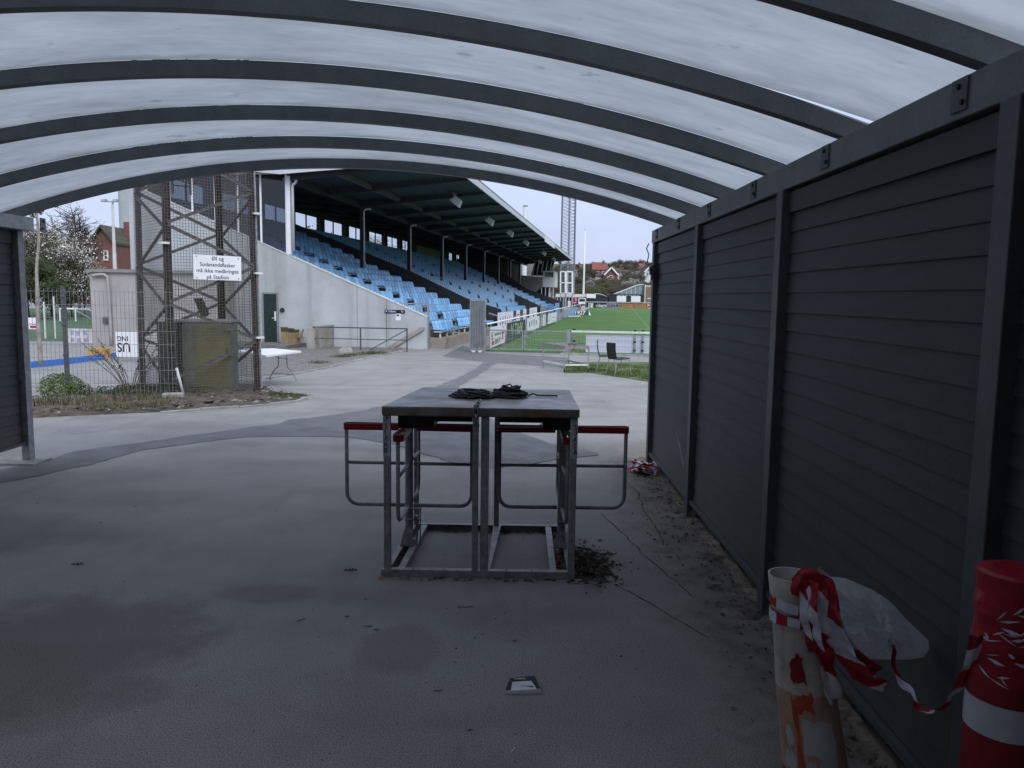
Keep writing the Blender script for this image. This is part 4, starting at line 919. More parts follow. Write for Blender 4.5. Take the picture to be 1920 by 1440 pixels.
for q in range(5): b.bar((-2.0 - .55 * q, 73.6, 4.5), (-2.6 - .55 * q + .9, 73.6, 6.35), .12, .12)
b.bar((-2.0, 73.6, 4.5), (-4.4, 73.6, 4.5), .12); b.build('slanted_window', M['white'], gs)
b = MB(); b.hexa([(-4.4, 73.64, 4.5), (-2.0, 73.64, 4.5), (-2.0, 73.7, 4.5), (-4.4, 73.7, 4.5), (-3.9, 73.64, 6.4), (-1.3, 73.64, 6.4), (-1.3, 73.7, 6.4), (-3.9, 73.7, 6.4)]); b.build('window_glazing', M['pane_dark'], gs)
b = MB(); b.box(-3.6, 72, .1, -3.5, 77, 2.3); 
for q in range(4): b.box(-2.9 + .5 * q, 72.2, .2, -2.8 + .5 * q, 72.3, 2.98)
b.build('booth_posts', M['white'], gs); b = MB(); b.box(-3.49, 72.6, .2, -2.0, 76.5, 2.9); b.build('booth_store', M['pane_dark'], gs)
# floodlights under the front of the roof
for (a_, x_) in ((8.2, -.6), (17.9, -.6), (26.6, -.6), (36.1, -.6), (51.2, -.6), (63.5, -.6), (72.5, -.6), (67.0, -2.6)):
    b = MB(); zt = zf(-x_) - .02
    T = Matrix.Translation((x_, a_, zt - .33)) @ Matrix.Rotation(rad(38), 4, 'Y')
    pts = [(-.16, -.19, .20), (.16, -.19, .20), (.16, .19, .20), (-.16, .19, .20), (-.26, -.30, -.14), (.26, -.30, -.14), (.26, .30, -.14), (-.26, .30, -.14)]
    b.hexa([T @ Vector(p) for p in (pts[4], pts[5], pts[6], pts[7], pts[0], pts[1], pts[2], pts[3])]); fl = b.build('floodlight', M['offwhite'], gs, bevel=.02)
    b = MB(); b.bar((x_ - .1, a_ - .2, zt + .1), (x_ - .06, a_ - .2, zt - .25), .05); b.bar((x_ - .1, a_ + .2, zt + .1), (x_ - .06, a_ + .2, zt - .25), .05); b.build('bracket', M['galv'], fl)
# door, lamp, corner railing, ramp string
xd0, xd1 = -6.42, -5.90
b = MB(); b.box(xd0, -.035, -.20, xd1, -.006, 1.64); dr = b.build('door', M['green_door'], gs)
b = MB(); b.box(xd0 - .06, -.045, -.20, xd0 - .001, -.004, 1.70); b.box(xd1 + .001, -.045, -.20, xd1 + .06, -.004, 1.70); b.box(xd0, -.045, 1.641, xd1, -.004, 1.70); b.build('door_frame', M['concrete_box'], dr)
b = MB(); b.tube([(xd1 - .08, -.036, .72), (xd1 - .08, -.08, .72), (xd1 - .18, -.08, .72)], .014, 6); b.box(xd1 - .10, -.040, .62, xd1 - .02, -.036, .98); b.build('handle', M['offwhite'], dr)
b = MB(); b.tube([(xd1 + .22, -.05, 1.03), (xd1 + .22, -.002, 1.03)], .09, 14); b.build('alarm_bell', M['green_door'], gs)
b = MB(); b.box(-9.2, -1.7, -.55, -4.75, -.003, -.205); b.build('door_landing', M['gravel'], gs)
b = MB(); b.box(-.035, .17, -.5, .045, .25, 1.37); b.box(-1.27, .19, 1.33, -.036, .24, 1.375)
for q in range(1, 11): b.box(-.115 * q - .008, .20, WT(.115 * q) + .03, -.115 * q + .008, .225, 1.33)
b.build('corner_railing', M['galv'], gs)
b = MB(); prism_xz(b, [(-1.85, -.50), (-1.55, -.50), (-.08, .40), (-.08, .48), (-.25, .48)], -.09, -.003); b.build('ramp_string', M['concrete_old'], gs)

# sign, notice, boxes, stub wall, handrail by the end wall
def sthing(name, label, cat, x, a, z, group=None): return thing(name, label, cat, SW(x, a, z), -SAZ, group)
s_ = sthing('sign', 'narrow dark blue stand sign with white lettering on the end wall', 'sign', -1.23, -.012, 1.045)
b = MB(); b.box(-.39, -.008, -.065, .39, .008, .065); b.build('plate', M['navy'], s_); b = MB(); b.box(.05, -.011, -.063, .388, -.0085, .063); b.build('dark_panel', M['ink'], s_)
text('K. Tribune', .10, M['white'], s_, (-.16, -.0095, .005), (math.pi / 2, 0, 0), .001, sx=.9); text('U', .11, M['white'], s_, (.29, -.0125, .005), (math.pi / 2, 0, 0), .001)
s_ = sthing('notice', 'white paper notice with a black blot taped below the blue stand sign', 'notice', -1.10, -.006, .85)
b = MB(); b.box(-.095, -.004, -.135, .095, .004, .135); b.build('paper', M['white'], s_); b = MB(); b.box(-.06, -.0065, .03, .035, -.0045, .085); b.build('print', M['ink'], s_)
for k, (x, w_, h_, lab) in enumerate(((-5.42, .29, .62, 'taller brown cardboard box by the green door'), (-5.08, .30, .60, 'brown cardboard box leaning beside the taller box by the end wall'))):
    s_ = sthing('cardboard_box', lab, 'cardboard box', x, -.32 - .02 * k, -.204, 'boxes by the stand end wall'); s_.rotation_euler = (rad(3) if k else 0, 0, -SAZ + rad(7 - 15 * k))
    b = MB(); b.box(-w_ / 2, -.15, 0, w_ / 2, .15, h_ * .86); b.build('carton', M['card'], s_, bevel=.006)
    b = MB(); b.box(-w_ / 2 - .002, -.152, h_ * .86 - .10, w_ / 2 + .002, .152, h_ * .86 - .005); b.build('printed_band', M['leaf_green'], s_)
    b = MB(); b.hexa([(-w_ / 2, -.15, h_ * .86), (w_ / 2, -.15, h_ * .86), (w_ / 2, -.145, h_ * .86), (-w_ / 2, -.145, h_ * .86), (-w_ / 2, -.22, h_ * .98), (w_ / 2, -.22, h_ * .98), (w_ / 2, -.215, h_ * .98), (-w_ / 2, -.215, h_ * .98)]); b.build('flap', M['card'], s_)
s_ = sthing('folded_chair', 'dark folded wooden chair leaning beside the cardboard boxes', 'folded chair', -4.86, -.35, -.204)
b = MB(); b.bar((-.12, 0, 0), (.10, .1, .55), .04, .03); b.bar((.02, -.1, 0), (.14, .06, .52), .04, .03); b.bar((-.16, -.06, .30), (.14, -.02, .20), .05, .10); b.build('frame', M['wood'], s_)
s_ = sthing('stub_wall', 'low weathered concrete wall stub at the left end of the handrail', 'wall', -4.6, 0, -.35)
xn = x_at(589, 640, -1.55)[0] + 4.6; xf = -3.62 + 4.6
b = MB(); b.hexa([(xn - .27, -1.55, -.1), (xn, -1.55, -.1), (xf, -.005, -.1), (xf - .27, -.005, -.1), (xn - .27, -1.55, .78), (xn, -1.55, .78), (xf, -.005, .86), (xf - .27, -.005, .86)]); b.build('wall', M['concrete_old'], s_, bevel=.01)
s_ = sthing('handrail', 'grey steel handrail with a sloping brace guarding the ramp at the stand end', 'handrail', 0, -1.5, -.35)
x0, x1 = x_at(588, 640, -1.5)[0], x_at(763, 640, -1.5)[0]; xm = x_at(676, 640, -1.5)[0]
for x in (x0, xm, x1):
    b = MB(); b.box(x - .022, -.022, -.1, x + .022, .022, .80); b.build('post', M['post'], s_)
b = MB(); b.box(x0 - .02, -.022, .801, x1 + .02, .022, .845); b.build('rail', M['post'], s_); b = MB(); b.box(x0 + .023, -.018, .40, xm - .023, .018, .43); b.box(xm + .023, -.018, .40, x1 - .023, .018, .43); b.build('rail', M['post'], s_)
b = MB(); b.bar((x_at(692, 655, -1.5)[0], .03, .02), (x1 - .03, .03, .78), .03); b.build('brace', M['post'], s_)
p = G(648, 664); s_ = thing('concrete_lump', 'rounded broken concrete lump lying on the gravel before the handrail', 'concrete lump', (p.x, p.y, gz(p.y)), .3)
b = MB(); lathe(b, [(.29, -.02), (.27, .10), (.20, .20), (.10, .235), (.0, .24)], 11)
b.v = [(x * (1.0 + .2 * noise.noise((x * 4, y * 4, z))), y * .8, z * (1 + .3 * noise.noise((x * 6, y * 6, 2)))) for x, y, z in b.v]; b.build('lump', M['concrete_old'], s_)

# ------------------------------------------------------------------ advertising boards on the stand front and the pitch rail
def ad(label, px0, px1, py, x, z0, z1, m, group, fn=None, thick=.02, slope=0.0):
    a0, a1 = a_at(px0, py, x)[0], a_at(px1, py, x)[0]; am, h = (a0 + a1) / 2, (a1 - a0) / 2; dz = slope * am
    s = sthing('advertising_board', label, 'advertising board', x, am, z0 + dz, group)
    b = MB(); b.box(0, -h, 0, thick, h, z1 - z0); b.build('panel', m, s)
    if fn: fn(s, h, z1 - z0, thick)
    return s
def prt(s, rects, m, th):
    b = MB()
    for (u0, u1, v0, v1) in rects: b.box(th + .0005, u0, v0, th + .004, u1, v1)
    b.build('print', m, s)
def strokes(n, m):
    def f(s, h, H, th): prt(s, [(-h * .75 + 1.5 * h * k / n, -h * .75 + 1.5 * h * (k + .28) / n, H * (.30 + .06 * (k % 2)), H * (.72 + .05 * (k % 3))) for k in range(n)], m, th)
    return f
def lines(n, m, seed=1):
    def f(s, h, H, th):
        R_ = random.Random(seed); prt(s, [(-h * .8 + 1.5 * h * R_.random() * .5, -h * .1 + h * .85 * R_.random(), H * (.12 + .76 * k / n), H * (.12 + .76 * k / n) + H * R_.uniform(.04, .09)) for k in range(n)], m, th)
    return f
gf, gr_ = 'advertising boards along the stand front', 'advertising boards hung on the pitch rail'
X1 = .665
ad('white board with dark figures, first on the stand front after the dark parapet', 933, 962, 590, X1, -.25, .80, M['white'], gf, strokes(5, M['galv_dull']))
ad('black and navy board between two pale boards on the stand front', 962.5, 967.5, 588, X1, -.25, .80, M['navy'], gf, lines(3, M['white'], 2))
ad('pinkish white board with red print on the stand front', 968, 974.5, 586, X1, -.25, .82, M['white'], gf, lines(4, M['tape_red'], 3))
ad('dark brown framed board with a pale label on the stand front', 975, 980.5, 584, X1, -.25, .82, M['pane_dark'], gf, lines(3, M['lilac'], 4))
ad('narrow white board squeezed between two dark boards on the stand front', 981, 986.5, 582, X1, -.25, .84, M['white'], gf, lines(3, M['lilac'], 5))
ad('dark board with a light block below on the stand front', 987, 992.5, 580, X1, -.25, .84, M['pane_dark'], gf, lines(2, M['white'], 6))
ad('wide pale lilac board with faint figures ending at the short parapet', 993, 1006.5, 580, X1, -.25, .88, M['white'], gf, strokes(5, M['lilac']))
ad('grey framed dark board just past the short parapet', 1013, 1024, 578, X1, -.2, .90, M['concrete_box'], gf, lines(3, M['pane_dark'], 8))
ad('mid blue board with pale streaks farther along the stand front', 1027, 1038, 575, X1, -.2, 1.0, M['bluemid'], gf, lines(4, M['bluepale'], 9))
ad('bright sky blue board at the far end of the stand front', 1040.5, 1048.5, 573, X1, -.2, 1.1, M['bluepale'], gf, lines(2, M['white'], 10))
rl = sthing('pitch_rail', 'white steel rail on posts running along the pitch beside the stand', 'rail', 2.4, 0, 0)
b = MB(); b.tube([(0, -.6, .66), (0, 77, .94)], .03, 8); b.build('rail', M['white'], rl, smooth=True)
for k in range(27):
    a_ = .25 + 2.95 * k; b = MB(); b.box(-.025, a_ - .025, gz(P0.y + a_) - .05, .025, a_ + .025, .63 + .0036 * a_); b.build('post', M['galv'], rl)
ZB = -.15
ad('white board with red print, first on the pitch rail by the gate', 919, 946, 630, 2.44, -.235, .52, M['white'], gr_, lambda s, h, H, th: (prt(s, [(-h * .9, -h * .72, H * .5, H * .62), (-h * .9, -h * .7, H * .35, H * .45), (-h * .85, -h * .6, H * .1, H * .3), (.6 * h, .85 * h, H * .86, H * .9)], M['tape_red'], th), prt(s, [(-h * .5, .35 * h, H * .52, H * .66), (-h * .5, .0, H * .12, H * .34), (.1 * h, .3 * h, H * .15, H * .42), (-h * .88, -h * .7, H * .66, H * .74)], M['galv_dull'], th), prt(s, [(h * .55, h * .7, H * .2, H * .7), (h * .42, h * .9, H * .55, H * .62)], M['redboard'], th)), slope=.0015)
def vboard(s, h, H, th): text('V TildV', .74, M['palegreen'], s, (th + .002, 0, H * .5), (math.pi / 2, 0, math.pi / 2), .002, sx=1.9)
ad('dark green board with pale tall lettering on the pitch rail', 950, 984.5, 618, 2.44, -.22, .53, M['greenboard'], gr_, vboard, slope=.0015)
ad('white board with four thin dark bottle shapes on the pitch rail', 988.5, 1010.5, 605, 2.44, ZB, .54, M['white'], gr_, strokes(4, M['leaf_dark']), slope=.002)
ad('narrow grey board with small print on the pitch rail', 1013.5, 1017.5, 600, 2.44, ZB, .54, M['concrete_box'], gr_, lines(5, M['white'], 12), slope=.0015)
ad('narrow white board with a line of print, first of a pair on the pitch rail', 1018.2, 1022.6, 598, 2.44, ZB, .54, M['white'], gr_, lines(5, M['galv_dull'], 13), slope=.0015)
ad('small dark grey board between narrow white boards on the pitch rail', 1023.3, 1027, 596, 2.44, ZB, .54, M['post'], gr_, lines(4, M['white'], 14), slope=.0015)
ad('narrow white board with pale print, second of a pair on the pitch rail', 1027.6, 1032, 595, 2.44, ZB, .54, M['white'], gr_, lines(4, M['lilac'], 15), slope=.0015)
ad('plain white board with two short lines before the mesh section of the pitch rail', 1033, 1043, 592, 2.44, ZB, .54, M['white'], gr_, lines(2, M['galv_dull'], 16), slope=.0015)
ad('violet blue board on the far pitch rail', 1058.5, 1067.5, 586, 2.44, ZB, .55, M['lilac'], gr_, lines(3, M['bluemid'], 17), slope=.001)
ad('pale blue and green board on the far pitch rail', 1068.5, 1083, 580, 2.44, ZB, .56, M['bluepale'], gr_, strokes(5, M['fascia']), slope=.001)
ad('small red and white board near the far end of the pitch rail', 1084.5, 1089.5, 575, 2.44, ZB, .58, M['redboard'], gr_, strokes(2, M['white']), slope=.001)
ad('last grey white board at the far end of the pitch rail', 1090, 1096, 574, 2.44, ZB, .58, M['offwhite'], gr_, lines(2, M['galv'], 19), slope=.001)

# ================================================================== LEFT YARD: soil bed, fence, mast, cabinets, table
def in_poly(x, y, P_):
    c = False; j = len(P_) - 1
    for i in range(len(P_)):
        if (P_[i][1] > y) != (P_[j][1] > y) and x < (P_[j][0] - P_[i][0]) * (y - P_[i][1]) / (P_[j][1] - P_[i][1]) + P_[i][0]: c = not c
        j = i
    return c
def edge_d(x, y, P_):
    d = 9
    for i in range(len(P_)):
        ax, ay = P_[i - 1]; bx, by = P_[i]; t = max(0, min(1, ((x - ax) * (bx - ax) + (y - ay) * (by - ay)) / max(1e-9, (bx - ax) ** 2 + (by - ay) ** 2)))
        d = min(d, math.hypot(x - ax - t * (bx - ax), y - ay - t * (by - ay)))
    return d
def gp(*pts): return [(G(x, y).x, G(x, y).y) for x, y in pts]
BED = gp((-120, 800), (60, 784), (200, 777), (320, 772), (380, 768), (470, 762), (565, 753), (572, 748), (545, 740), (510, 733), (490, 722), (420, 716), (330, 712), (250, 722), (150, 742), (60, 748), (-120, 752))
heightfield('soil_bed', -11.5, -3.3, 9.6, 16.2, .07, lambda x, y: (min(.055, .10 * edge_d(x, y, BED)) + .03 * fbm(x, y, 2.6) * min(1, edge_d(x, y, BED) * 2) + .012 * fbm(x, y, 9, 5) + .004) if in_poly(x, y, BED) else -.05, M['soil'], 'structure')
def kerb_run(pts, name, th=.055, up=.03, seg=.55):
    P_ = [G(*p) for p in pts]; P_ = [Vector((p.x, p.y, 0)) for p in P_]; L_ = sum((q - p).length for p, q in zip(P_, P_[1:])); n = max(2, int(L_ / seg)); R = resample(P_, n)
    root = tag(thing(name, None, None, (0, 0, 0)), kind='structure')
    for i in range(n):
        p, q = R[i], R[i + 1]; d = (q - p).normalized(); s_ = Vector((-d.y, d.x, 0)) * (th / 2); p = p + d * .006; q = q - d * .006; b = MB(); j_ = random.uniform(-.008, .006)
        b.hexa([(v.x, v.y, gz(v.y) + z) for v, z in ((p - s_, -.1), (q - s_, -.1), (q + s_, -.1), (p + s_, -.1), (p - s_, up + j_), (q - s_, up + j_), (q + s_, up + j_), (p + s_, up + j_))]); b.build('kerb_stone', M['kerb'], root, bevel=.006)
kerb_run([(300, 775), (380, 769), (470, 763), (566, 753), (575, 748)], 'bed_kerb')
GB = gp((478, 706), (548, 702), (612, 690), (668, 676), (722, 664), (758, 658), (770, 652), (690, 650), (600, 652), (540, 655), (430, 660), (300, 672), (340, 700))
heightfield('gravel_bed', -14, -3.5, 16, 31, .14, lambda x, y: (.035 + .03 * fbm(x, y, 1.3) * min(1, edge_d(x, y, GB)) + .012 * fbm(x, y, 5, 2)) if in_poly(x, y, GB) else -.05, M['gravel'], 'structure')
kerb_run([(500, 711), (548, 702), (612, 690), (668, 676), (722, 664), (760, 658), (775, 653), (800, 655)], 'gravel_kerb', .07, .03, .9)
def blades(name, pts, n, h0, h1, m, spread, w=.008, zoff=0.0):
    b = MB()
    for _ in range(n):
        c = random.choice(pts); x, y = c[0] + random.gauss(0, spread), c[1] + random.gauss(0, spread); z = gz(y) + zoff; h = random.uniform(h0, h1); a = random.uniform(0, 6.28); l_ = random.uniform(.1, .6) * h
        dx, dy = math.cos(a), math.sin(a); b.poly([(x - dy * w, y + dx * w, z), (x + dy * w, y - dx * w, z), (x + dx * l_, y + dy * l_, z + h)], random.randrange(len(m)))
    o = b.build(name, m); o['kind'] = 'stuff'; return o
blades('grass_tufts', gp((225, 768), (250, 768), (275, 766), (300, 764), (200, 772), (185, 772)), 900, .02, .09, [M['blade'], M['leaf_light'], M['wood']], .10, .006, .05)
blades('grass_tufts', gp((530, 747), (545, 747), (558, 748), (518, 745)), 1100, .015, .06, [M['blade'], M['leaf_green']], .09, .006, .05)
blades('weeds', gp((598, 683), (690, 666), (700, 665), (712, 664), (640, 671), (660, 668)), 900, .03, .12, [M['leaf_green'], M['blade']], .16, .012, .03)
blades('weeds', gp((120, 762), (170, 760), (250, 755), (310, 752), (90, 765)), 900, .03, .16, [M['leaf_dark'], M['blade'], M['wood']], .25, .008, .04)
def bed_pt():
    while True:
        x, y = random.uniform(-9, -3.5), random.uniform(9.9, 15.5)
        if in_poly(x, y, BED): return x, y, gz(y) + .05
scatter('bed_debris', 900, bed_pt, [M['litter'], M['bark'], M['kerb'], M['soil']], .012, .045, .6)
# shrubs behind the fence
def leaf_ball(b, c, r, n, s, mi=(0,), sq=1.0, shell=.35):
    for _ in range(n):
        while True:
            v = Vector((random.uniform(-1, 1), random.uniform(-1, 1), random.uniform(-1, 1)))
            if shell < v.length < 1: break
        p = Vector(c) + Vector((v.x * r[0], v.y * r[1], v.z * r[2])); q = Vector((random.gauss(0, 1), random.gauss(0, 1), random.gauss(0, 1))).normalized(); t = q.orthogonal().normalized(); k = s * random.uniform(.6, 1.4); u = q.cross(t)
        b.poly([p - t * k, p - u * k * .6, p + t * k, p + u * k * .6], random.choice(mi))
p = G(95, 752); sh = thing('shrub', 'rounded bright green shrub behind the wire fence next to the shelter post', 'shrub', (p.x, p.y + .5, gz(p.y)))
b = MB(); leaf_ball(b, (-.12, 0, .16), (.36, .34, .24), 2600, .016, (0, 0, 0, 1)); leaf_ball(b, (.12, .1, .1), (.22, .2, .14), 700, .016, (0, 1)); b.build('foliage', [M['shrub'], M['leaf_light']], sh)
p = G(205, 752); sh = thing('shrub', 'low dark shrub with long bare shoots behind the wire fence', 'shrub', (p.x, p.y + .7, gz(p.y)))
b = MB(); leaf_ball(b, (.1, 0, .06), (.50, .35, .15), 1300, .018, (0, 0, 1)); leaf_ball(b, (-.45, .1, .05), (.3, .3, .10), 500, .016, (0, 1)); b.build('foliage', [M['leaf_dark'], M['leaf_green']], sh)
b = MB()
for k in range(15):
    a = random.uniform(-1, 1); h = random.uniform(.5, .95); Q = [Vector((.1 * a, 0, .1)), Vector((.35 * a, random.uniform(-.1, .1), .1 + h * .5)), Vector((.75 * a, random.uniform(-.2, .2), .1 + h))]
    b.tube(smooth_path(Q, 4), .006, 4); 
    for t in range(8): q = Q[1].lerp(Q[2], t / 8); leaf_ball(b, q, (.04, .04, .04), 2, .018, (1,))
b.build('shoots', [M['bark'], M['leaf_dark']], sh)
# welded wire fence
FA_, FB_ = Vector((-9.6, 12.35, 0)), Vector((AY(331, 700, 12.92).x, 12.92, 0)); FD = (FB_ - FA_).normalized(); FLn = (FB_ - FA_).length
fe = thing('wire_fence', 'dark green welded wire fence beside the lattice mast', 'fence', FA_, math.atan2(FD.y, FD.x))
b = MB(); zb, zt = -.05, 1.66; n = int(FLn / .064)
for k in range(n + 1):
    x = FLn - .064 * k; b.bar((x, 0, zb - (.12 if k % 1 == 0 else 0)), (x, 0, zt + .03), .0046, .0046)
for k in range(9): b.bar((0, -.006, zb + .0 + .212 * k), (FLn, -.006, zb + .212 * k), .006, .006)
b.build('wire_mesh', M['wire'], fe)
for px in (-60, 113):
    x = (AY(px, 650, 12.55).x - FA_.x) / FD.x; b = MB(); b.box(x - .03, .006, -.3, x + .03, .066, 1.72); b.box(x - .034, .002, 1.721, x + .034, .07, 1.735)
    for zz in (.1, .6, 1.1, 1.55): b.box(x - .035, -.012, zz, x + .035, .005, zz + .04)
    b.build('post', M['leaf_dark'] if False else M['post'], fe)
# lattice floodlight mast with its wire guard
TF = Vector((-5.87, 13.17, 0)); u1 = Vector((.743, .669, 0)); u2 = Vector((-.669, .743, 0)); TW = 1.60
LEG = [TF, TF + u1 * TW, TF + u1 * TW + u2 * TW, TF + u2 * TW]
TC = TF + (u1 + u2) * (TW / 2)
mt = thing('floodlight_mast', 'rusty lattice floodlight mast with wire mesh guard by the entrance', 'floodlight mast', (TC.x, TC.y, gz(TC.y)), math.atan2(u1.y, u1.x))
hw = TW / 2; lc = [(-hw, -hw), (hw, -hw), (hw, hw), (-hw, hw)]; HM = 19.0
for (x, y) in lc:
    b = MB(); sx_, sy_ = (1 if x < 0 else -1), (1 if y < 0 else -1); tp = .80
    def L4(x_, y_): return (x_, y_)
    w_ = .105
    def pr3(xa, ya, xb, yb):
        b.hexa([(xa, ya, -.1), (xb, ya, -.1), (xb, yb, -.1), (xa, yb, -.1), (xa * tp, ya * tp, HM), (xb * tp, ya * tp, HM), (xb * tp, yb * tp, HM), (xa * tp, yb * tp, HM)])
    xs_ = sorted((x, x + sx_ * w_)); ys_ = sorted((y, y + sy_ * .012)); pr3(xs_[0], ys_[0], xs_[1], ys_[1])
    xs_ = sorted((x, x + sx_ * .012)); ys_ = sorted((y + sy_ * .0121, y + sy_ * w_)); pr3(xs_[0], ys_[0], xs_[1], ys_[1])
    b.build('leg', M['mast'], mt)
    b = MB(); b.box(x - .17, y - .17, -.3, x + .17, y + .17, .035); b.build('footing', M['concrete_old'], mt, bevel=.02)
NS = 1.31
def lp(i, z): x, y = lc[i]; t = 1 - .2 * z / HM; return Vector((x * t, y * t, z))
for f, off in ((0, .30), (1, .90), (2, .30), (3, .90)):
    k = 0; z = off - NS
    while z < HM - NS:
        za, zb2 = z, z + NS / 2
        i, j = f, (f + 1) % 4
        a, c, d = lp(i, z), lp(j, z + NS / 2), lp(i, z + NS); nn = Vector((0, 0, 1))
        for (p, q) in ((a, c), (c, d)):
            if p.z < -.05 or q.z < -.05: continue
            b = MB(); dd = (q - p).normalized(); b.bar(p + dd * .05, q - dd * .05, .05, .012); b.bar(p + dd * .05 + Vector((0, 0, .022)), q - dd * .05 + Vector((0, 0, .022)), .012, .05); b.build('brace', M['brace'], mt)
        z += NS
for f in range(4):
    p, q = lp(f, 5.15), lp((f + 1) % 4, 5.15); b = MB(); b.bar(p, q, .05, .05); b.build('brace', M['brace'], mt)
for f in (0, 1, 3, 2):
    p, q = lp(f, 0), lp((f + 1) % 4, 0); d = (q - p); n_ = Vector((d.y, -d.x, 0)).normalized() * .02; b = MB(); zt = 4.9
    k = 0
    if f == 2: zt = 2.2
    for k in range(33): r_ = p + d * (k / 32) + n_; t = 1 - .2 * zt / HM; b.bar((r_.x, r_.y, .03), (r_.x * t, r_.y * t, zt), .0052, .0052)
    z = .06
    while z < zt:
        t = 1 - .2 * z / HM; b.bar(Vector(((p + n_).x * t, (p + n_).y * t, z)), Vector(((q + n_).x * t, (q + n_).y * t, z)), .0052, .0052); z += .05
    b.build('wire_guard', M['brace'], mt)
for (x, y, z) in ((hw, -hw, 1.0), (hw, -hw, 2.15), (hw, -hw, 3.2), (-hw, hw, 4.2), (-hw, -hw, 2.6)):
    b = MB(); b.box(x - .07, y - .07, z, x + .07, y + .07, z + .035); b.build('clamp', M['offwhite'], mt)
b = MB(); b.tube([(hw + .03, -hw + .0, .1), (hw * .96 + .02, -hw * .96, 4.2)], .018, 6); b.build('conduit', M['galv_dull'], mt)
b = MB()
for x in (-.16, .16): b.bar((x, hw - .2, 3.6), (x, hw - .2, 9), .03)
for k in range(16): b.bar((-.16, hw - .2, 3.75 + .33 * k), (.16, hw - .2, 3.75 + .33 * k), .022)
b.build('ladder', M['mast'], mt)
b = MB(); b.box(-1.6, -.9, HM, 1.6, .9, HM + .1); 
for k in range(5): b.box(-1.5 + .62 * k, -.95, HM + .12, -1.05 + .62 * k, -.6, HM + .6)
b.build('lamp_head', M['mast'], mt)
b = MB(); b.poly([(.05, .3, 1.70), (.22, .33, 1.72), (.34, .30, 1.42), (.20, .28, 1.30), (.12, .29, 1.5)]); b.poly([(.16, .31, 1.71), (.22, .33, 1.72), (.36, .36, 1.40), (.34, .30, 1.42)]); b.build('rag', M['leaf_dark'], mt)
# warning sign tied to the guard
def face_pt(px, py, off=.05):
    d = ray(px, py); nrm = Vector((u1.y, -u1.x, 0)); p0 = TF + nrm * off; t = (p0 - EYE).dot(nrm) / d.dot(nrm); return EYE + d * t
c1, c2 = face_pt(362, 477), face_pt(452, 483); c3 = face_pt(363, 524)
sg = thing('sign', 'white metal sign with four lines of black Danish text on the mast', 'sign', (c1 + c2) / 2 * .5 + (face_pt(363, 522) + face_pt(452, 526)) / 2 * .5, math.atan2(u1.y, u1.x))
sw_, sh_ = (c2 - c1).length / 2, (c1.z - c3.z) / 2
sg.rotation_euler = (0, rad(.6), math.atan2(u1.y, u1.x))
b = MB(); b.box(-sw_, -.004, -sh_, sw_, .004, sh_); b.build('plate', M['white'], sg)
for k, (ln, fs) in enumerate((('Øl og', .097), ('Sodavandsflasker', .097), ('må ikke medbringes', .097), ('på Stadion', .097))):
    text(ln, .092, M['ink'], sg, (0, -.0045, sh_ * (.72 - .50 * k)), (math.pi / 2, 0, 0), .0006, sx=[1.0, .98, .985, 1.0][k])
for (x, z) in ((-.88, .85), (.88, .82), (-.86, -.86), (.88, -.84)):
    b = MB(); b.tube([(x * sw_, -.010, z * sh_), (x * sw_, .03, z * sh_)], .010, 6); b.build('bolt', M['brace'], sg)
# cabinets inside the mast
def cabinet(name, label, px0, px1, pyt, Y, m, dep, ang, lid=None, extra=None):
    pa, pb = AY(px0, 700, Y), AY(px1, 700, Y); w_ = (pb.x - pa.x); zt = AY((px0 + px1) / 2, pyt, Y).z; z0 = gz(Y) + .02
    c = thing(name, label, 'cabinet', ((pa.x + pb.x) / 2, Y, z0), ang); h = zt - z0
    b = MB(); b.box(-w_ / 2, 0, .05, w_ / 2, dep, h - .05); b.build('body', m, c, bevel=.008)
    b = MB(); b.box(-w_ / 2 - .02, -.02, h - .049, w_ / 2 + .02, dep + .02, h); b.build('lid', lid or m, c, bevel=.008)
    b = MB(); b.box(-w_ / 2 + .01, .01, -.05, w_ / 2 - .01, dep - .01, .049); b.build('plinth', M['concrete_old'], c); return c, w_, h
c, w_, h = cabinet('cabinet', 'grey green electrical cabinet with an olive front standing inside the mast', 332, 432, 600, 13.95, M['olivegrey'], .5, rad(4), M['concrete_box'])
b = MB(); b.box(-w_ * .16, -.012, .10, w_ / 2 - .01, -.001, h - .06); dd = b.build('door', M['olive'], c); b = MB(); b.box(w_ / 2 - .07, -.03, h * .55, w_ / 2 - .045, -.013, h * .62); b.build('handle', M['post'], dd)
b = MB(); b.box(-w_ / 2 + .01, -.010, .10, -w_ * .165, -.001, h - .06); b.build('side_panel', M['olivegrey'], c)
c, w_, h = cabinet('cabinet', 'narrow dark ribbed cabinet half hidden by the front leg of the mast', 297, 336, 603, 13.75, M['pane_dark'], .4, rad(2))
b = MB()
for k in range(6): b.box(-w_ / 2 + w_ * (k + .2) / 6, -.015, .12, -w_ / 2 + w_ * (k + .6) / 6, -.001, h - .12)
b.build('ribs', M['mast'], c)
p, q = G(346, 746), AY(331, 690, 13.0)
b = MB(); b.tube([(p.x, p.y, p.z - .02), (q.x, q.y, q.z)], .022, 8); tag(b.build('prop_pipe', M['offwhite'], smooth=True), 'pale pipe propped slanting against the foot of the lattice mast', 'pipe')
p = G(325, 752); tag(MB() and (lambda b: (b.box(-.16, -.10, 0, .16, .10, .10), b.build('kerb_fragment', M['concrete_old'], None, (p.x, p.y, gz(p.y) + .03), .3, bevel=.02))[1])(MB()), 'squat broken concrete block on the soil by the mast foot', 'concrete block')
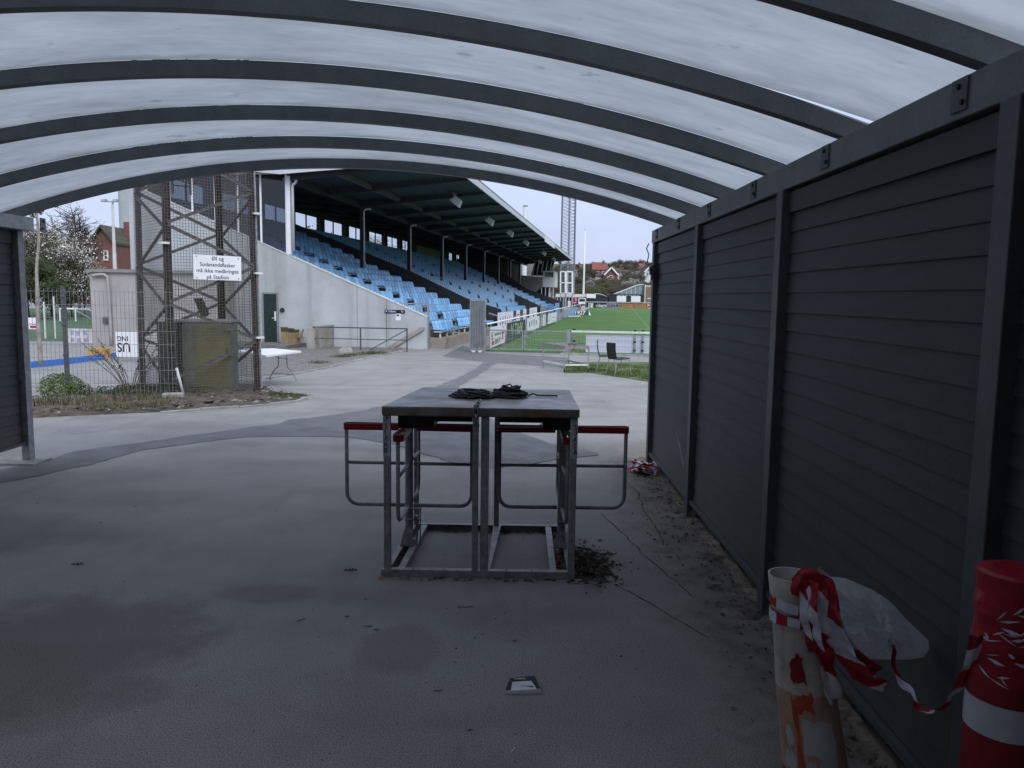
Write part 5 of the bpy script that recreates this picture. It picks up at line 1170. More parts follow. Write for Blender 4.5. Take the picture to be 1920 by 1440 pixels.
# white folding table
zt = -.292 + .73
tA, tB, tC, tD = AZ_(436, 662, zt), AZ_(500, 666, zt), AZ_(565, 657, zt), AZ_(505, 653.5, zt)
tb_ = thing('folding_table', 'white plastic folding table with bent steel legs beside the mast', 'table', ((tB.x + tD.x) / 2, (tB.y + tD.y) / 2, -.292)); O_ = tb_.location
b = MB(); P_ = [AZ_(425, 655.5, zt), AZ_(499, 666.5, zt), AZ_(565, 658, zt), AZ_(512, 653, zt)]
ptsT = [(p.x - O_.x, p.y - O_.y) for p in P_]; prism = [(x, y) for x, y in ptsT]
b.poly([(x, y, .73) for x, y in prism]); b.poly([(x, y, .695) for x, y in prism[::-1]])
for i in range(4): (xa, ya), (xb, yb) = prism[i], prism[(i + 1) % 4]; b.poly([(xa, ya, .695), (xb, yb, .695), (xb, yb, .73), (xa, ya, .73)])
b.build('table_top', M['white'], tb_)
def zl(px, py): g_ = G(px, py); return Vector((g_.x - O_.x, g_.y - O_.y, 0.0))
l1, l2 = zl(507, 713), zl(555, 716)
for nm, l_, sgn in (('leg', l1, 1), ('leg', l2, -1)):
    mid = (l1 + l2) / 2; top = mid.lerp(l_, .35)
    b = MB(); b.tube(smooth_path([l_, l_ + Vector((0, 0, .08)), l_.lerp(top, .55) + Vector((0, 0, .26)), top + Vector((0, 0, .36)), top + Vector((0, 0, .69))], 5), .014, 8); b.build(nm, M['galv_dull'], tb_, smooth=True)
b = MB(); mid = (l1 + l2) / 2; b.tube([mid.lerp(l1, .75) + Vector((0, 0, .17)), mid.lerp(l2, .75) + Vector((0, 0, .17))], .011, 6); b.tube([mid.lerp(l1, .35) + Vector((0, 0, .52)), mid.lerp(l2, .35) + Vector((0, 0, .52))], .010, 6); b.tube([mid.lerp(l1, .35) + Vector((0, 0, .52)), mid.lerp(l1, .35) + Vector((-.35, .1, .69))], .008, 6); b.build('cross_bar', M['galv_dull'], tb_)
for sx_ in (-1, 1):
    l_ = zl(447 + 10 * sx_, 705); b = MB(); b.tube([l_, l_ + Vector((0, 0, .69))], .014, 8); b.build('leg', M['galv_dull'], tb_)

# ------------------------------------------------------------------ behind the fence
LG = lambda px, py: G(px, py)
grid_sheet('training_pitch', frange(-75, -17.2, 10), [G(100, 640).y, 36, 42, 52, 66, 80], lambda x, y: gz(y) + .006, M['turf'])
ob = thing('outbuilding', 'low flat roofed pinkish grey outbuilding beside the stand', 'building', (0, 29.2, 0))
xo0, xo1 = AY(172, 600, 29.2).x, AY(418, 600, 29.2).x; zo = AY(220, 511, 29.2).z
b = MB(); b.box(xo0, 0, -.6, xo1, 1.75, zo); b.build('wall', M['outbuilding'], ob); b = MB(); b.box(xo0 - .12, -.12, zo + .001, xo1 + .1, 1.8, zo + .12); b.build('roof', M['concrete_box'], ob)
gx = AY(178, 520, 29.1).x; b = MB(); b.tube(smooth_path([(gx - .1, -.12, zo - .12), (gx + .3, -.12, zo - .08), (gx + .42, -.12, zo - .15), (gx + .48, -.1, zo - .4), (gx + .5, -.08, -.35)], 4), .05, 8); b.build('downpipe', M['outbuilding'], ob, smooth=True)
for px in (206, 264, 322):
    q = AY(px, 560, 29.15); b = MB(); b.box(q.x - .04, -.08, -.4, q.x + .04, -.002, 1.2); b.build('pilaster', M['concrete_box'], ob)
q = AY(196, 600, 29); b = MB(); b.box(q.x - .12, -.1, q.z - .12, q.x + .12, -.002, q.z + .1); b.build('meter_box', M['post'], ob)
def panel(name, label, cat, px0, px1, pyt, pyb, Y, m, th=.04, group=None, fn=None, rx=0, Y2=None):
    """an upright board at a known distance; its edges come from the sight lines"""
    Y2 = Y2 or Y; a, c = AY(px0, pyb, Y), AY(px1, pyb, Y2); zt = AY(px0, pyt, Y).z; d = Vector((c.x - a.x, c.y - a.y, 0)); w_ = d.length; h = zt - a.z
    s = thing(name, label, cat, ((a.x + c.x) / 2, (a.y + c.y) / 2, min(a.z, c.z)), math.atan2(d.y, d.x), group)
    b = MB(); b.box(-w_ / 2, 0, 0, w_ / 2, th, h); b.build('panel', m, s)
    if fn: fn(s, w_, h)
    return s
def bars_on(rects, m, nm='print'):
    def f(s, w_, h):
        b = MB()
        for (u0, u1, v0, v1) in rects: b.box(-w_ / 2 + w_ * u0, -.006, h * v0, -w_ / 2 + w_ * u1, -.0005, h * v1)
        b.build(nm, m, s)
    return f
# blue edging boards, upturned advertising boards, yellow banner
kb = [(58, 690), (118, 684), (180, 676), (244, 667.5)]
for i, lab in enumerate(('nearest length of blue edging board along the yard path', 'middle length of blue edging board along the yard path', 'far length of blue edging board ending at the upturned white board')):
    a, c = G(*kb[i]), G(*kb[i + 1]); d = Vector((c.x - a.x, c.y - a.y, 0)); s = thing('edging_board', lab, 'board', (a.x, a.y, gz(a.y)), math.atan2(d.y, d.x), 'blue edging boards')
    b = MB(); b.box(.01, 0, 0, d.length - .01, .05, .165); b.build('board', M['blueboard'], s)
def usf(s, w_, h):
    text('US', .37, M['ink'], s, (-w_ * .16, -.004, h * .40), (math.pi / 2, math.pi, 0), .002, sx=.9); text('ING', .19, M['ink'], s, (-w_ * .20, -.004, h * .74), (math.pi / 2, math.pi, 0), .002, sx=1.0)
panel('advertising_board', 'upside down white board with large black US leaning by the yard path', 'advertising board', 218, 262, 622, 669, 22.6, M['white'], .03, 'boards stored in the yard', usf)
panel('advertising_board', 'crumpled pale board behind the left leg of the mast', 'advertising board', 263, 300, 620, 668, 22.9, M['offwhite'], .03, 'boards stored in the yard')
panel('advertising_board', 'yellow board with orange print standing in the yard', 'advertising board', 165, 209, 650.5, 676, 22.9, M['yellow'], .03, 'boards stored in the yard', bars_on([(.3, .36, .2, .8), (.42, .5, .3, .9), (.55, .62, .15, .7), (.7, .8, .3, .8), (.84, .95, .2, .9)], M['orange']), Y2=23.4)
panel('advertising_board', 'pale pinkish board with grid marks lying low across the training pitch edge', 'advertising board', 128, 176, 616, 645, 30.5, M['offwhite'], .04, 'boards stored in the yard', bars_on([(.1, .25, .6, .9), (.32, .47, .55, .85), (.6, .75, .6, .9), (.1, .25, .15, .4), (.35, .5, .1, .4), (.6, .8, .15, .4)], M['lilac']))
panel('notice_board', 'small white notice board with red print on posts by the pale tree trunk', 'notice board', 53, 73, 595, 617, 25, M['white'], .04, None, bars_on([(.1, .9, .40, .46), (.2, .8, .1, .3)], M['tape_red']))
panel('crash_barrier', 'long grey board stacked flat beyond the blue edging', 'board', 55, 200, 668, 674, 24.0, M['offwhite'], .05, 'boards stored in the yard', None, 0, 27.0)
panel('crash_barrier', 'dark board lying behind the grey board in the yard', 'board', 55, 165, 672, 688, 22.8, M['post'], .05, 'boards stored in the yard', None, 0, 24.6)
def goal(label, px0, px1, pyt, pyb, Y):
    a, c = AY(px0, pyb, Y), AY(px1, pyb, Y); h = AY(px0, pyt, Y).z - a.z; w_ = c.x - a.x
    s = thing('football_goal', label, 'football goal', ((a.x + c.x) / 2, Y, a.z))
    for x in (-w_ / 2, w_ / 2):
        b = MB(); b.tube([(x, 0, 0), (x, 0, h)], .05, 6); b.build('goal_post', M['white'], s)
        b = MB(); b.tube([(x, 0, h), (x + .4, .7, h * .95), (x + 1.1, 1.6, .02)], .03, 6); b.build('net_stay', M['white'], s)
    b = MB(); b.tube([(-w_ / 2, 0, h), (w_ / 2, 0, h)], .05, 6); b.build('crossbar', M['white'], s)
    b = MB()
    for k in range(14): t = k / 13; x = -w_ / 2 + w_ * t; b.bar((x + .4, .7, h * .95), (x + 1.1, 1.6, .05), .012)
    for k in range(7): t = k / 6; b.bar((-w_ / 2 + .4 + .7 * t, .7 + .9 * t, h * .95 * (1 - t) + .05), (w_ / 2 + .4 + .7 * t, .7 + .9 * t, h * .95 * (1 - t) + .05), .012)
    b.build('net', M['galv'], s)
goal('small white training goal on the green pitch behind the fence', 113, 142, 579, 602, 46)
lm = AY(218, 560, 48); s = thing('lamp_post', 'tall slim white lamp post with twin heads behind the outbuilding', 'lamp post', (lm.x, 48, gz(48)))
hl = AY(216, 378, 48).z - gz(48); b = MB(); b.tube([(0, 0, 0), (0, 0, hl * .5), (0, 0, hl)], [.13, .11, .06], 8); b.build('pole', M['offwhite'], s)
b = MB(); b.bar((-.45, 0, hl), (.3, 0, hl), .06); b.build('cross_arm', M['galv'], s)
for x in (-.45, .22): b = MB(); b.hexa([(x - .18, -.2, hl - .02), (x + .14, -.2, hl - .02), (x + .14, .1, hl - .02), (x - .18, .1, hl - .02), (x - .10, -.12, hl + .14), (x + .1, -.12, hl + .14), (x + .1, .1, hl + .14), (x - .1, .1, hl + .14)]); b.build('lamp_head', M['galv'], s)
for px, lab in ((104, 'slim white post on the training pitch left of the small goal'), (86, 'thin pale post on the training pitch near the tree trunk')):
    a = AY(px, 640, 33); b = MB(); b.tube([(0, 0, 0), (0, 0, AY(px, 556 if px > 100 else 566, 33).z - gz(33))], .04, 6); tag(b.build('pitch_post', M['white'], None, (a.x, 33, gz(33))), lab, 'post')
si = AY(238, 430, 120); s = thing('silo', 'tall pale grey concrete silo behind the trees left of the mast', 'silo', (si.x, 120, gz(120))); r_ = 12.5 * 120 / FPX
zt = AY(238, 356, 120).z; b = MB(); lathe(b, [(r_, 0), (r_, zt), (0, zt + .2)], 32); b.build('shaft', M['silo'], s, smooth=False); b = MB(); lathe(b, [(r_ * .75, zt + .21), (r_ * .75, zt + 3.2), (0, zt + 3.3)], 24); b.build('cap', M['offwhite'], s)
def house(label, px0, px1, py_eave, py_ridge, py_base, Y, wall, roof, wins=(), gable=False, dep=8, group=None, roofb=None, extra=None, rz=0):
    a, c = AY(px0, py_eave, Y), AY(px1, py_eave, Y); zr = AY((px0 + px1) / 2, py_ridge, Y).z; z0 = AY((px0 + px1) / 2, py_base, Y).z; w_ = c.x - a.x; ze = a.z - z0; zr -= z0
    s = thing('house', label, 'house', ((a.x + c.x) / 2, Y, z0), rz, group)
    b = MB(); b.box(-w_ / 2, 0, -3, w_ / 2, dep, ze); 
    if gable: b.poly([(-w_ / 2, 0, ze), (w_ / 2, 0, ze), (0, 0, zr - .1)]); b.poly([(-w_ / 2, dep, ze), (0, dep, zr - .1), (w_ / 2, dep, ze)])
    else: b.poly([(-w_ / 2, 0, ze), (-w_ / 2, dep / 2, zr - .1), (-w_ / 2, dep, ze)]); b.poly([(w_ / 2, 0, ze), (w_ / 2, dep, ze), (w_ / 2, dep / 2, zr - .1)])
    b.build('wall', wall, s); o = .06 * w_; b = MB(); t = .25
    if gable:
        for sg_ in (-1, 1): b.hexa([(sg_ * (w_ / 2 + o), -.5, ze - o * .9), (0, -.5, zr), (0, dep + .5, zr), (sg_ * (w_ / 2 + o), dep + .5, ze - o * .9), (sg_ * (w_ / 2 + o), -.5, ze - o * .9 + t), (0, -.5, zr + t), (0, dep + .5, zr + t), (sg_ * (w_ / 2 + o), dep + .5, ze - o * .9 + t)])
    else:
        for sg_ in (0, 1):
            ya, yb = (-.4, dep / 2) if sg_ == 0 else (dep + .4, dep / 2); b.hexa([(-w_ / 2 - .4, ya, ze - .3), (w_ / 2 + .4, ya, ze - .3), (w_ / 2 + .4 - w_ * .08, yb, zr), (-w_ / 2 - .4 + w_ * .08, yb, zr), (-w_ / 2 - .4, ya, ze - .3 + t), (w_ / 2 + .4, ya, ze - .3 + t), (w_ / 2 + .4 - w_ * .08, yb, zr + t), (-w_ / 2 - .4 + w_ * .08, yb, zr + t)])
    rf = b.build('roof', roof, s)
    if roofb:
        b = MB()
        for sg_ in (-1, 1): b.bar((sg_ * (w_ / 2 + o), -.56, ze - o * .9 + .1), (0, -.56, zr + .1), .1, .45)
        b.build('barge_board', roofb, rf)
    b = MB(); b.box(w_ * .2, dep * .4, zr - 1.2, w_ * .2 + .7, dep * .4 + .7, zr + .9); b.build('chimney', M['brick'], rf)
    for (u, v, ww, hh) in wins:
        x, z = -w_ / 2 + w_ * u, ze * v if not gable or v <= 1 else ze + (zr - ze) * (v - 1)
        b = MB(); b.box(x - ww / 2, -.10, z, x + ww / 2, -.002, z + hh); f = b.build('window', M['white'], s); b = MB(); b.box(x - ww / 2 + .15, -.13, z + .15, x + ww / 2 - .15, -.101, z + hh / 2 - .05); b.box(x - ww / 2 + .15, -.13, z + hh / 2 + .05, x + ww / 2 - .15, -.101, z + hh - .15); b.build('pane', M['pane_dark'], f)
    return s
house('red brick house with a mossy hipped gable and one white framed upper window', 172, 214, 456, 426, 520, 85, M['brick'], M['roofmoss'], [(.62, .50, .52, 1.05), (.62, .03, .55, .5)], True, 9)
house('long red tiled roof behind the blossoming trees left of the brick gable', 120, 178, 455, 441, 520, 92, M['brick'], M['rooftile'], [(.3, .3, 1, 1.2)], False, 8)
panel('banner', 'small orange and yellow banner hung below the blossom trees', 'banner', 170, 185, 500, 510, 60, M['yellow'], .05, None, bars_on([(.1, .4, .2, .8), (.6, .9, .3, .9)], M['orange']))
panel('shed', 'small white shed wall with a dark opening behind the pale tree trunk', 'shed', 52, 88, 512, 552, 62, M['offwhite'], 3, None, bars_on([(.12, .55, .25, .75)], M['pane_dark'], 'opening'))

# ------------------------------------------------------------------ trees
def tree_mesh(kind, seed, H=9.0, R=3.5, leaf=.14, nleaf=6000, mats=None, trunk_h=2.2, clumps=22, twigs=0):
    R_ = random.Random(seed); st = random.getstate(); random.seed(seed)
    tb = MB(); tips = []
    top = Vector((R_.uniform(-.3, .3), R_.uniform(-.3, .3), H * .8)); tr = smooth_path([(0, 0, -1.0), (0.05, .05, trunk_h), (top.x * .6, top.y * .6, H * .5), top], 5)
    tb.tube(tr, [max(.03, .035 * H * (1 - .93 * i / (len(tr) - 1)) * .6) for i in range(len(tr))], 6)
    for k in range(clumps):
        a = k * 2.4 + R_.uniform(-.4, .4); f = (k + .5) / clumps; z0 = trunk_h + (H * .72 - trunk_h) * f * .9; prof = math.sin(math.pi * min(1, .22 + .78 * f)) ** .6
        rr_ = R * prof * R_.uniform(.55, 1.0); z1 = z0 + R_.uniform(.08, .28) * H
        p0 = Vector((top.x * .5 * f, top.y * .5 * f, z0)); p1 = Vector((rr_ * math.cos(a) * .5, rr_ * math.sin(a) * .5, z0 + (z1 - z0) * .65)); p2 = Vector((rr_ * math.cos(a), rr_ * math.sin(a), min(z1, H * .96)))
        pp_ = smooth_path([p0, p1, p2], 3); tb.tube(pp_, [.011 * H * (1 - .85 * i / (len(pp_) - 1)) for i in range(len(pp_))], 4, cap=False); tips.append(p2); tips.append(p1.lerp(p2, .4))
        for q in range(3 + twigs):
            s0 = p1.lerp(p2, R_.uniform(0, 1)); e = s0 + Vector((R_.gauss(0, 1), R_.gauss(0, 1), R_.uniform(.2, 1.4))) * (.085 * H); mid = s0.lerp(e, .5) + Vector((R_.gauss(0, .05), R_.gauss(0, .05), R_.gauss(0, .05))) * H * .2; tb.tube([s0, mid, e], [.004 * H, .003 * H, .0016 * H], 3, cap=False)
            if q < 2: tips.append(e)
            for q2 in range(twigs):
                s1 = s0.lerp(e, R_.uniform(.2, 1)); e1 = s1 + Vector((R_.gauss(0, 1), R_.gauss(0, 1), R_.uniform(0, 1.2))) * (.045 * H); tb.tube([s1, e1], [.0024 * H, .0012 * H], 3, cap=False)
    lm_ = None
    if nleaf:
        lb = MB(); per = nleaf // len(tips)
        for i, t in enumerate(tips):
            mi = (0, 0, 0, 1) if R_.random() < .6 else (0, 1, 1, 1)
            if len(mats) > 2 and R_.random() < .4: mi = (2, 2, 1)
            cr = R * R_.uniform(.18, .38); leaf_ball(lb, t, (cr, cr, cr * .75), per, leaf, mi, shell=.05)
        lm_ = lb.mesh('crown', mats)
    random.setstate(st); return tb.mesh('trunk', M['bark'] if kind != 'pale' else M['bark_pale']), lm_
def plant_tree(name, label, group, meshes, px, Y, scale=1.0, rz=0.0, zbase=None, sc2=None):
    p = AY(px, 560, Y); z = gz(Y) if zbase is None else zbase
    t = thing(name, label, 'tree', (p.x, Y, z), rz, group); t.scale = (scale, scale, sc2 or scale)
    link('trunk', meshes[0], t)
    if meshes[1]: link('crown', meshes[1], t)
    return t
T_blossom = tree_mesh('b', 1, 9, 4.0, .075, 13000, [M['blossom'], M['leaf_olive'], M['leaf_brown']], 1.5, 26, 2)
T_blossom2 = tree_mesh('b', 8, 7, 3.6, .07, 11000, [M['blossom'], M['leaf_brown'], M['leaf_olive']], 1.2, 24, 2)
T_bare = tree_mesh('n', 2, 10, 3.4, .05, 1500, [M['leaf_brown'], M['leaf_olive']], 2.2, 34, 5)
T_olive = tree_mesh('o', 3, 9, 4.2, .11, 12000, [M['leaf_olive'], M['leaf_light'], M['leaf_brown']], 1.5, 26, 1)
T_dark = tree_mesh('d', 4, 9, 3.8, .12, 11000, [M['leaf_dark'], M['leaf_olive'], M['leaf_green']], 1.2, 26, 1)
T_brown = tree_mesh('r', 6, 9, 4.2, .09, 9000, [M['leaf_brown'], M['leaf_olive'], M['leaf_olive']], 1.6, 28, 3)
T_green = tree_mesh('g', 7, 8, 3.6, .11, 11000, [M['leaf_light'], M['leaf_green'], M['leaf_olive']], 1.2, 24, 1)
gL = 'trees behind the training pitch'
plant_tree('blossom_tree', 'tall grey white blossoming tree right of the pale slender trunk', gL, T_blossom, 96, 58, .80, 0.4)
plant_tree('blossom_tree', 'low spreading blossoming tree in front of the brick house', gL, T_blossom2, 132, 56, .70, 1.0, None, .78)
plant_tree('blossom_tree', 'small whitish blossoming tree by the outbuilding corner', gL, T_blossom2, 158, 60, .45, 2.0, None, .60)
plant_tree('bare_tree', 'bare spreading tree against the sky above the long red roof', gL, T_bare, 148, 75, .78, .5, None, 1.0)
plant_tree('bushy_tree', 'olive brown bushy tree beside the shelter post on the left', gL, T_brown, 52, 55, .66, 2.2)
plant_tree('bushy_tree', 'dark olive bushy tree filling the gap below the blossoms', gL, T_olive, 112, 64, .56, 1.3)
plant_tree('bushy_tree', 'dense dark bush low behind the training pitch at the far left', gL, T_dark, 70, 52, .48, .2)
plant_tree('bushy_tree', 'dark green bush low behind the training goal', gL, T_dark, 118, 56, .45, 1.9)
plant_tree('blossom_tree', 'pale flecked tree in front of the silo', gL, T_blossom, 243, 96, .55, 2.6, None, .92)
plant_tree('bushy_tree', 'brown budding tree between the lamp post and the mast', gL, T_brown, 246, 90, .50, .9, None, .66)
plant_tree('bushy_tree', 'green treetop seen through the first stand window', None, T_green, 575, 95, 1.25, .4)
plant_tree('bushy_tree', 'thin budding tree seen through the farther stand windows', None, T_brown, 705, 120, 1.15, .8)
s = thing('slender_tree', 'slender pale trunk rising beside the left shelter post with a few dark leaves', 'tree', (AY(72, 690, 20).x, 20, gz(20)))
xx = lambda px, py: AY(px, py, 20) - s.location
tr = smooth_path([xx(76, 684), xx(71, 600), xx(70, 545), xx(69, 500), xx(73, 450), xx(69, 400), xx(66, 340)], 5); b = MB(); b.tube(tr, [.055 * (1 - .6 * i / (len(tr) - 1)) for i in range(len(tr))], 7); b.build('trunk', M['bark_pale'], s, smooth=True)
b = MB(); lb = MB()
for (x0, y0, x1, y1) in ((69, 405, 52, 392), (68, 392, 88, 386), (68, 398, 78, 396), (67, 375, 40, 360), (67, 365, 108, 388), (66, 350, 90, 345), (69, 410, 60, 400)):
    p, q = xx(x0, y0), xx(x1, y1); b.tube([p, p.lerp(q, .5) + Vector((0, .1, .03)), q], [.014, .010, .005], 4)
    for t in range(7): leaf_ball(lb, p.lerp(q, .45 + .55 * t / 6), (.10, .10, .07), 5, .032, (0,))
b.build('branches', M['bark'], s); lb.build('crown', M['leaf_dark'], s)

# ================================================================== PITCH SIDE: gate, fences, trolley, chairs
PX0 = 2.42
def pitch_sheet(name, x0, x1, a0, a1, na, m, dz, nx=4):
    b = MB(); A_ = frange(a0, a1, na); X_ = frange(x0, x1, nx)
    for a in A_:
        for x in X_: p = SW(x, a, 0); b.v.append((p.x, p.y, gz(p.y) + dz))
    w_ = nx + 1
    for i in range(na):
        for k in range(nx): q = i * w_ + k; b.f.append((q, q + 1, q + w_ + 1, q + w_)); b.m.append(0)
    o = b.build(name, m, smooth=True); o['kind'] = 'structure'; return o
pitch_sheet('pitch', 2.25, 75, -.35, 106, 24, M['grass'], .010, 8)
pitch_sheet('pitch_line', 9.0, 9.14, 2, 104, 20, M['line'], .016, 1)
pitch_sheet('grass_beyond', -30, 110, 106, 135, 8, M['grass2'], .006, 8)
strip('grass_verge', [(1066, 682), (1100, 679), (1160, 679), (1240, 679), (1420, 682)], [(1058, 700), (1103, 699), (1150, 706), (1225, 717), (1420, 760)], 40, M['grass2'], .007, 10, .06)
VG = []
for _ in range(260):
    t = random.random(); x = 1062 + t * 200; y = 683 + random.random() * (16 + 18 * max(0, (x - 1100) / 125)); q = G(x, y); VG.append((q.x, q.y))
blades('verge_grass', VG, 7000, .02, .075, [M['blade'], M['leaf_green'], M['grass2']], .09, .006, .005)
PGp = []
for _ in range(300):
    q = SW(random.uniform(2.6, 9), random.uniform(-.3, 6) ** 1.0, 0); PGp.append((q.x, q.y))
blades('pitch_grass', PGp, 7000, .015, .045, [M['blade'], M['grass']], .25, .007, .008)
gA, gB = -.75, -.62        # gate line just before the pitch, along local a
gt_x0, gt_x1 = x_at(908, 640, -.7)[0], x_at(1066, 640, -.7)[0]
gm = (x_at(982, 640, -.7)[0])
ZG = -.30
ZT = x_at(985, 619, -.7)[1]
def mesh_frame(root, x0, x1, z0, z1, m, step=.055, hstep=.2, fr=.045, nm='wire_mesh', frame=True):
    if frame:
        b = MB(); b.box(x0, -fr / 2, z0, x0 + fr, fr / 2, z1); b.box(x1 - fr, -fr / 2, z0, x1, fr / 2, z1); b.box(x0 + fr, -fr / 2, z1 - fr, x1 - fr, fr / 2, z1); b.box(x0 + fr, -fr / 2, z0, x1 - fr, fr / 2, z0 + fr); b.build('frame', m, root)
    b = MB(); n = int((x1 - x0) / step)
    for k in range(1, n): x = x0 + (x1 - x0) * k / n; b.bar((x, 0, z0 + fr / 2), (x, 0, z1 - fr / 2), .007, .007)
    z = z0 + hstep
    while z < z1 - .05: b.bar((x0, .006, z), (x1, .006, z), .010, .010); z += hstep
    b.build(nm, m, root)
g1 = sthing('mesh_gate', 'left leaf of the low galvanised mesh gate in front of the pitch', 'gate', gt_x0, -.7, 0, 'low mesh gate leaves'); mesh_frame(g1, .02, gm - gt_x0 - .02, ZG + .05, ZT, M['galv'])
g2 = sthing('mesh_gate', 'right leaf of the low galvanised mesh gate with the latch', 'gate', gm, -.7, 0, 'low mesh gate leaves'); mesh_frame(g2, .02, gt_x1 - gm - .06, ZG + .05, ZT, M['galv'])
b = MB(); b.box(.0, -.05, .18, .12, -.03, .30); b.tube([(.06, -.06, .22), (.22, -.07, .20)], .014, 6); b.build('latch', M['galv'], g2)
pf = sthing('mesh_fence', 'low white railed mesh fence right of the gate hung with pale panels', 'fence', gt_x1, -.7, 0)
xe = 9.5; zr = x_at(1100, 621, -.7)[1]
b = MB(); b.box(-.06, -.06, -.4, .06, .06, zr + .03); b.build('gate_post', M['galv'], pf)
b = MB(); b.box(.10, -.035, zr - .05, xe, .035, zr + .02); b.build('top_rail', M['offwhite'], pf)
mesh_frame(pf, .12, xe, ZG + .02, zr - .06, M['galv'], .05, .23, .02, frame=False)
for px in (1076, 1190, 1205):
    x = x_at(px, 640, -.7)[0] - gt_x1; b = MB(); b.box(x - .03, .012, -.4, x + .03, .06, zr - .051); b.build('post', M['galv'], pf)
    for zz in (.5, .1, -.2): 
        b = MB(); b.box(x - .05, -.02, zz, x + .05, .011, zz + .05); b.build('clamp', M['ink'], pf)
xp0 = x_at(1098, 640, -.7)[0]; xps = [xp0, x_at(1188, 640, -.7)[0], x_at(1204, 640, -.7)[0], x_at(1235, 640, -.7)[0], 9.2]
for k, lab in enumerate(('wide pale bluish panel on the mesh fence nearest the gate', 'narrow pale bluish panel next to the fence post', 'pale bluish panel on the mesh fence at the shelter edge', 'hidden pale panel continuing along the mesh fence')[:3]):
    s = sthing('fence_panel', lab, 'panel', xps[k], -.62, ZG + .02, 'pale panels on the mesh fence'); b = MB(); b.box(.01, 0, 0, xps[k + 1] - xps[k] - .01, .02, x_at(1120, 628, -.7)[1] - ZG - .02); b.build('panel', M['panelwhite'], s)
b = MB(); b.hexa([tuple(SW(x, a, 0) + Vector((0, 0, z))) for (x, a, z) in ((gt_x1 - .25, -1.15, -.4), (10, -1.15, -.4), (10, -.85, -.4), (gt_x1 - .25, -.85, -.4), (gt_x1 - .25, -1.15, -.30), (10, -1.15, -.30), (10, -.85, -.30), (gt_x1 - .25, -.85, -.30))]); tag(b.build('fence_plinth', M['kerb']), kind='structure')
# corrugated steel gate leaf on wheels
gl = AY(895, 656, 28.35); s = thing('sliding_gate', 'tall corrugated steel gate leaf on small wheels standing open', 'gate', (gl.x, 28.35, -.35), -SAZ + rad(4))
wz = (AY(906, 600, 28.35).x - AY(880, 600, 28.35).x); hz = AY(893, 561, 28.35).z + .35; b = MB(); n = 17
for k in range(n):
    x0_, x1_ = -wz / 2 + wz * k / n, -wz / 2 + wz * (k + 1) / n; o0, o1 = (.0, .045) if k % 2 else (.045, .0)
    b.poly([(x0_, -o0, .14), (x1_, -o1, .14), (x1_, -o1, hz - .06), (x0_, -o0, hz - .06)]); 
b.build('corrugated_sheet', M['corr'], s)
b = MB(); b.box(-wz / 2 - .03, -.03, .08, -wz / 2, .04, hz); b.box(wz / 2, -.03, .08, wz / 2 + .04, .04, hz); b.box(-wz / 2, -.03, hz - .06, wz / 2, .04, hz); b.box(-wz / 2, -.03, .08, wz / 2, .04, .14); b.build('frame', M['galv'], s)
for x in (-wz * .28, wz * .2):
    b = MB(); b.tube([(x, -.03, .08), (x, .03, .08)], .08, 12); b.build('wheel', M['offwhite'], s)
# steel trolley frame
tr_ = thing('trolley', 'bare steel frame trolley with wooden top strips before the mesh gate', 'trolley', (1.30, 21.9, -.35))
o_ = tr_.location
def tp(px, py, Y): p = AY(px, py, Y); return (p.x - o_.x, p.y - o_.y, p.z - o_.z)
q1, q2, q3, q4 = G(1018, 690), G(1058, 698), G(1103, 698), G(1066, 689)
zt_ = AY(1058, 648, q2.y).z + .35
cs = [Vector((q.x - o_.x, q.y - o_.y, 0)) for q in (q1, q2, q3, q4)]
for i, c_ in enumerate(cs):
    b = MB(); b.bar(c_ + Vector((0, 0, .10 if i in (1, 2) else 0)), c_ + Vector((0, 0, zt_ - .09)), .035); b.build('leg', M['galv_dull'], tr_)
    if i in (1, 2): b = MB(); b.tube([c_ + Vector((-.02, 0, .055)), c_ + Vector((.02, 0, .055))], .055, 12); b.build('wheel', M['ink'], tr_)
for i, (a_, c_) in enumerate(((0, 1), (1, 2), (2, 3), (3, 0))):
    b = MB(); b.bar(cs[a_] + Vector((0, 0, zt_ - .045)), cs[c_] + Vector((0, 0, zt_ - .045)), .03, .09); b.build('top_strip', M['dullwood'] if i in (0, 1) else M['galv_dull'], tr_)
    b = MB(); b.bar(cs[a_] + Vector((0, 0, .20)), cs[c_] + Vector((0, 0, .20)), .03, .045); b.build('lower_rail', M['offwhite'] if i < 2 else M['galv_dull'], tr_)
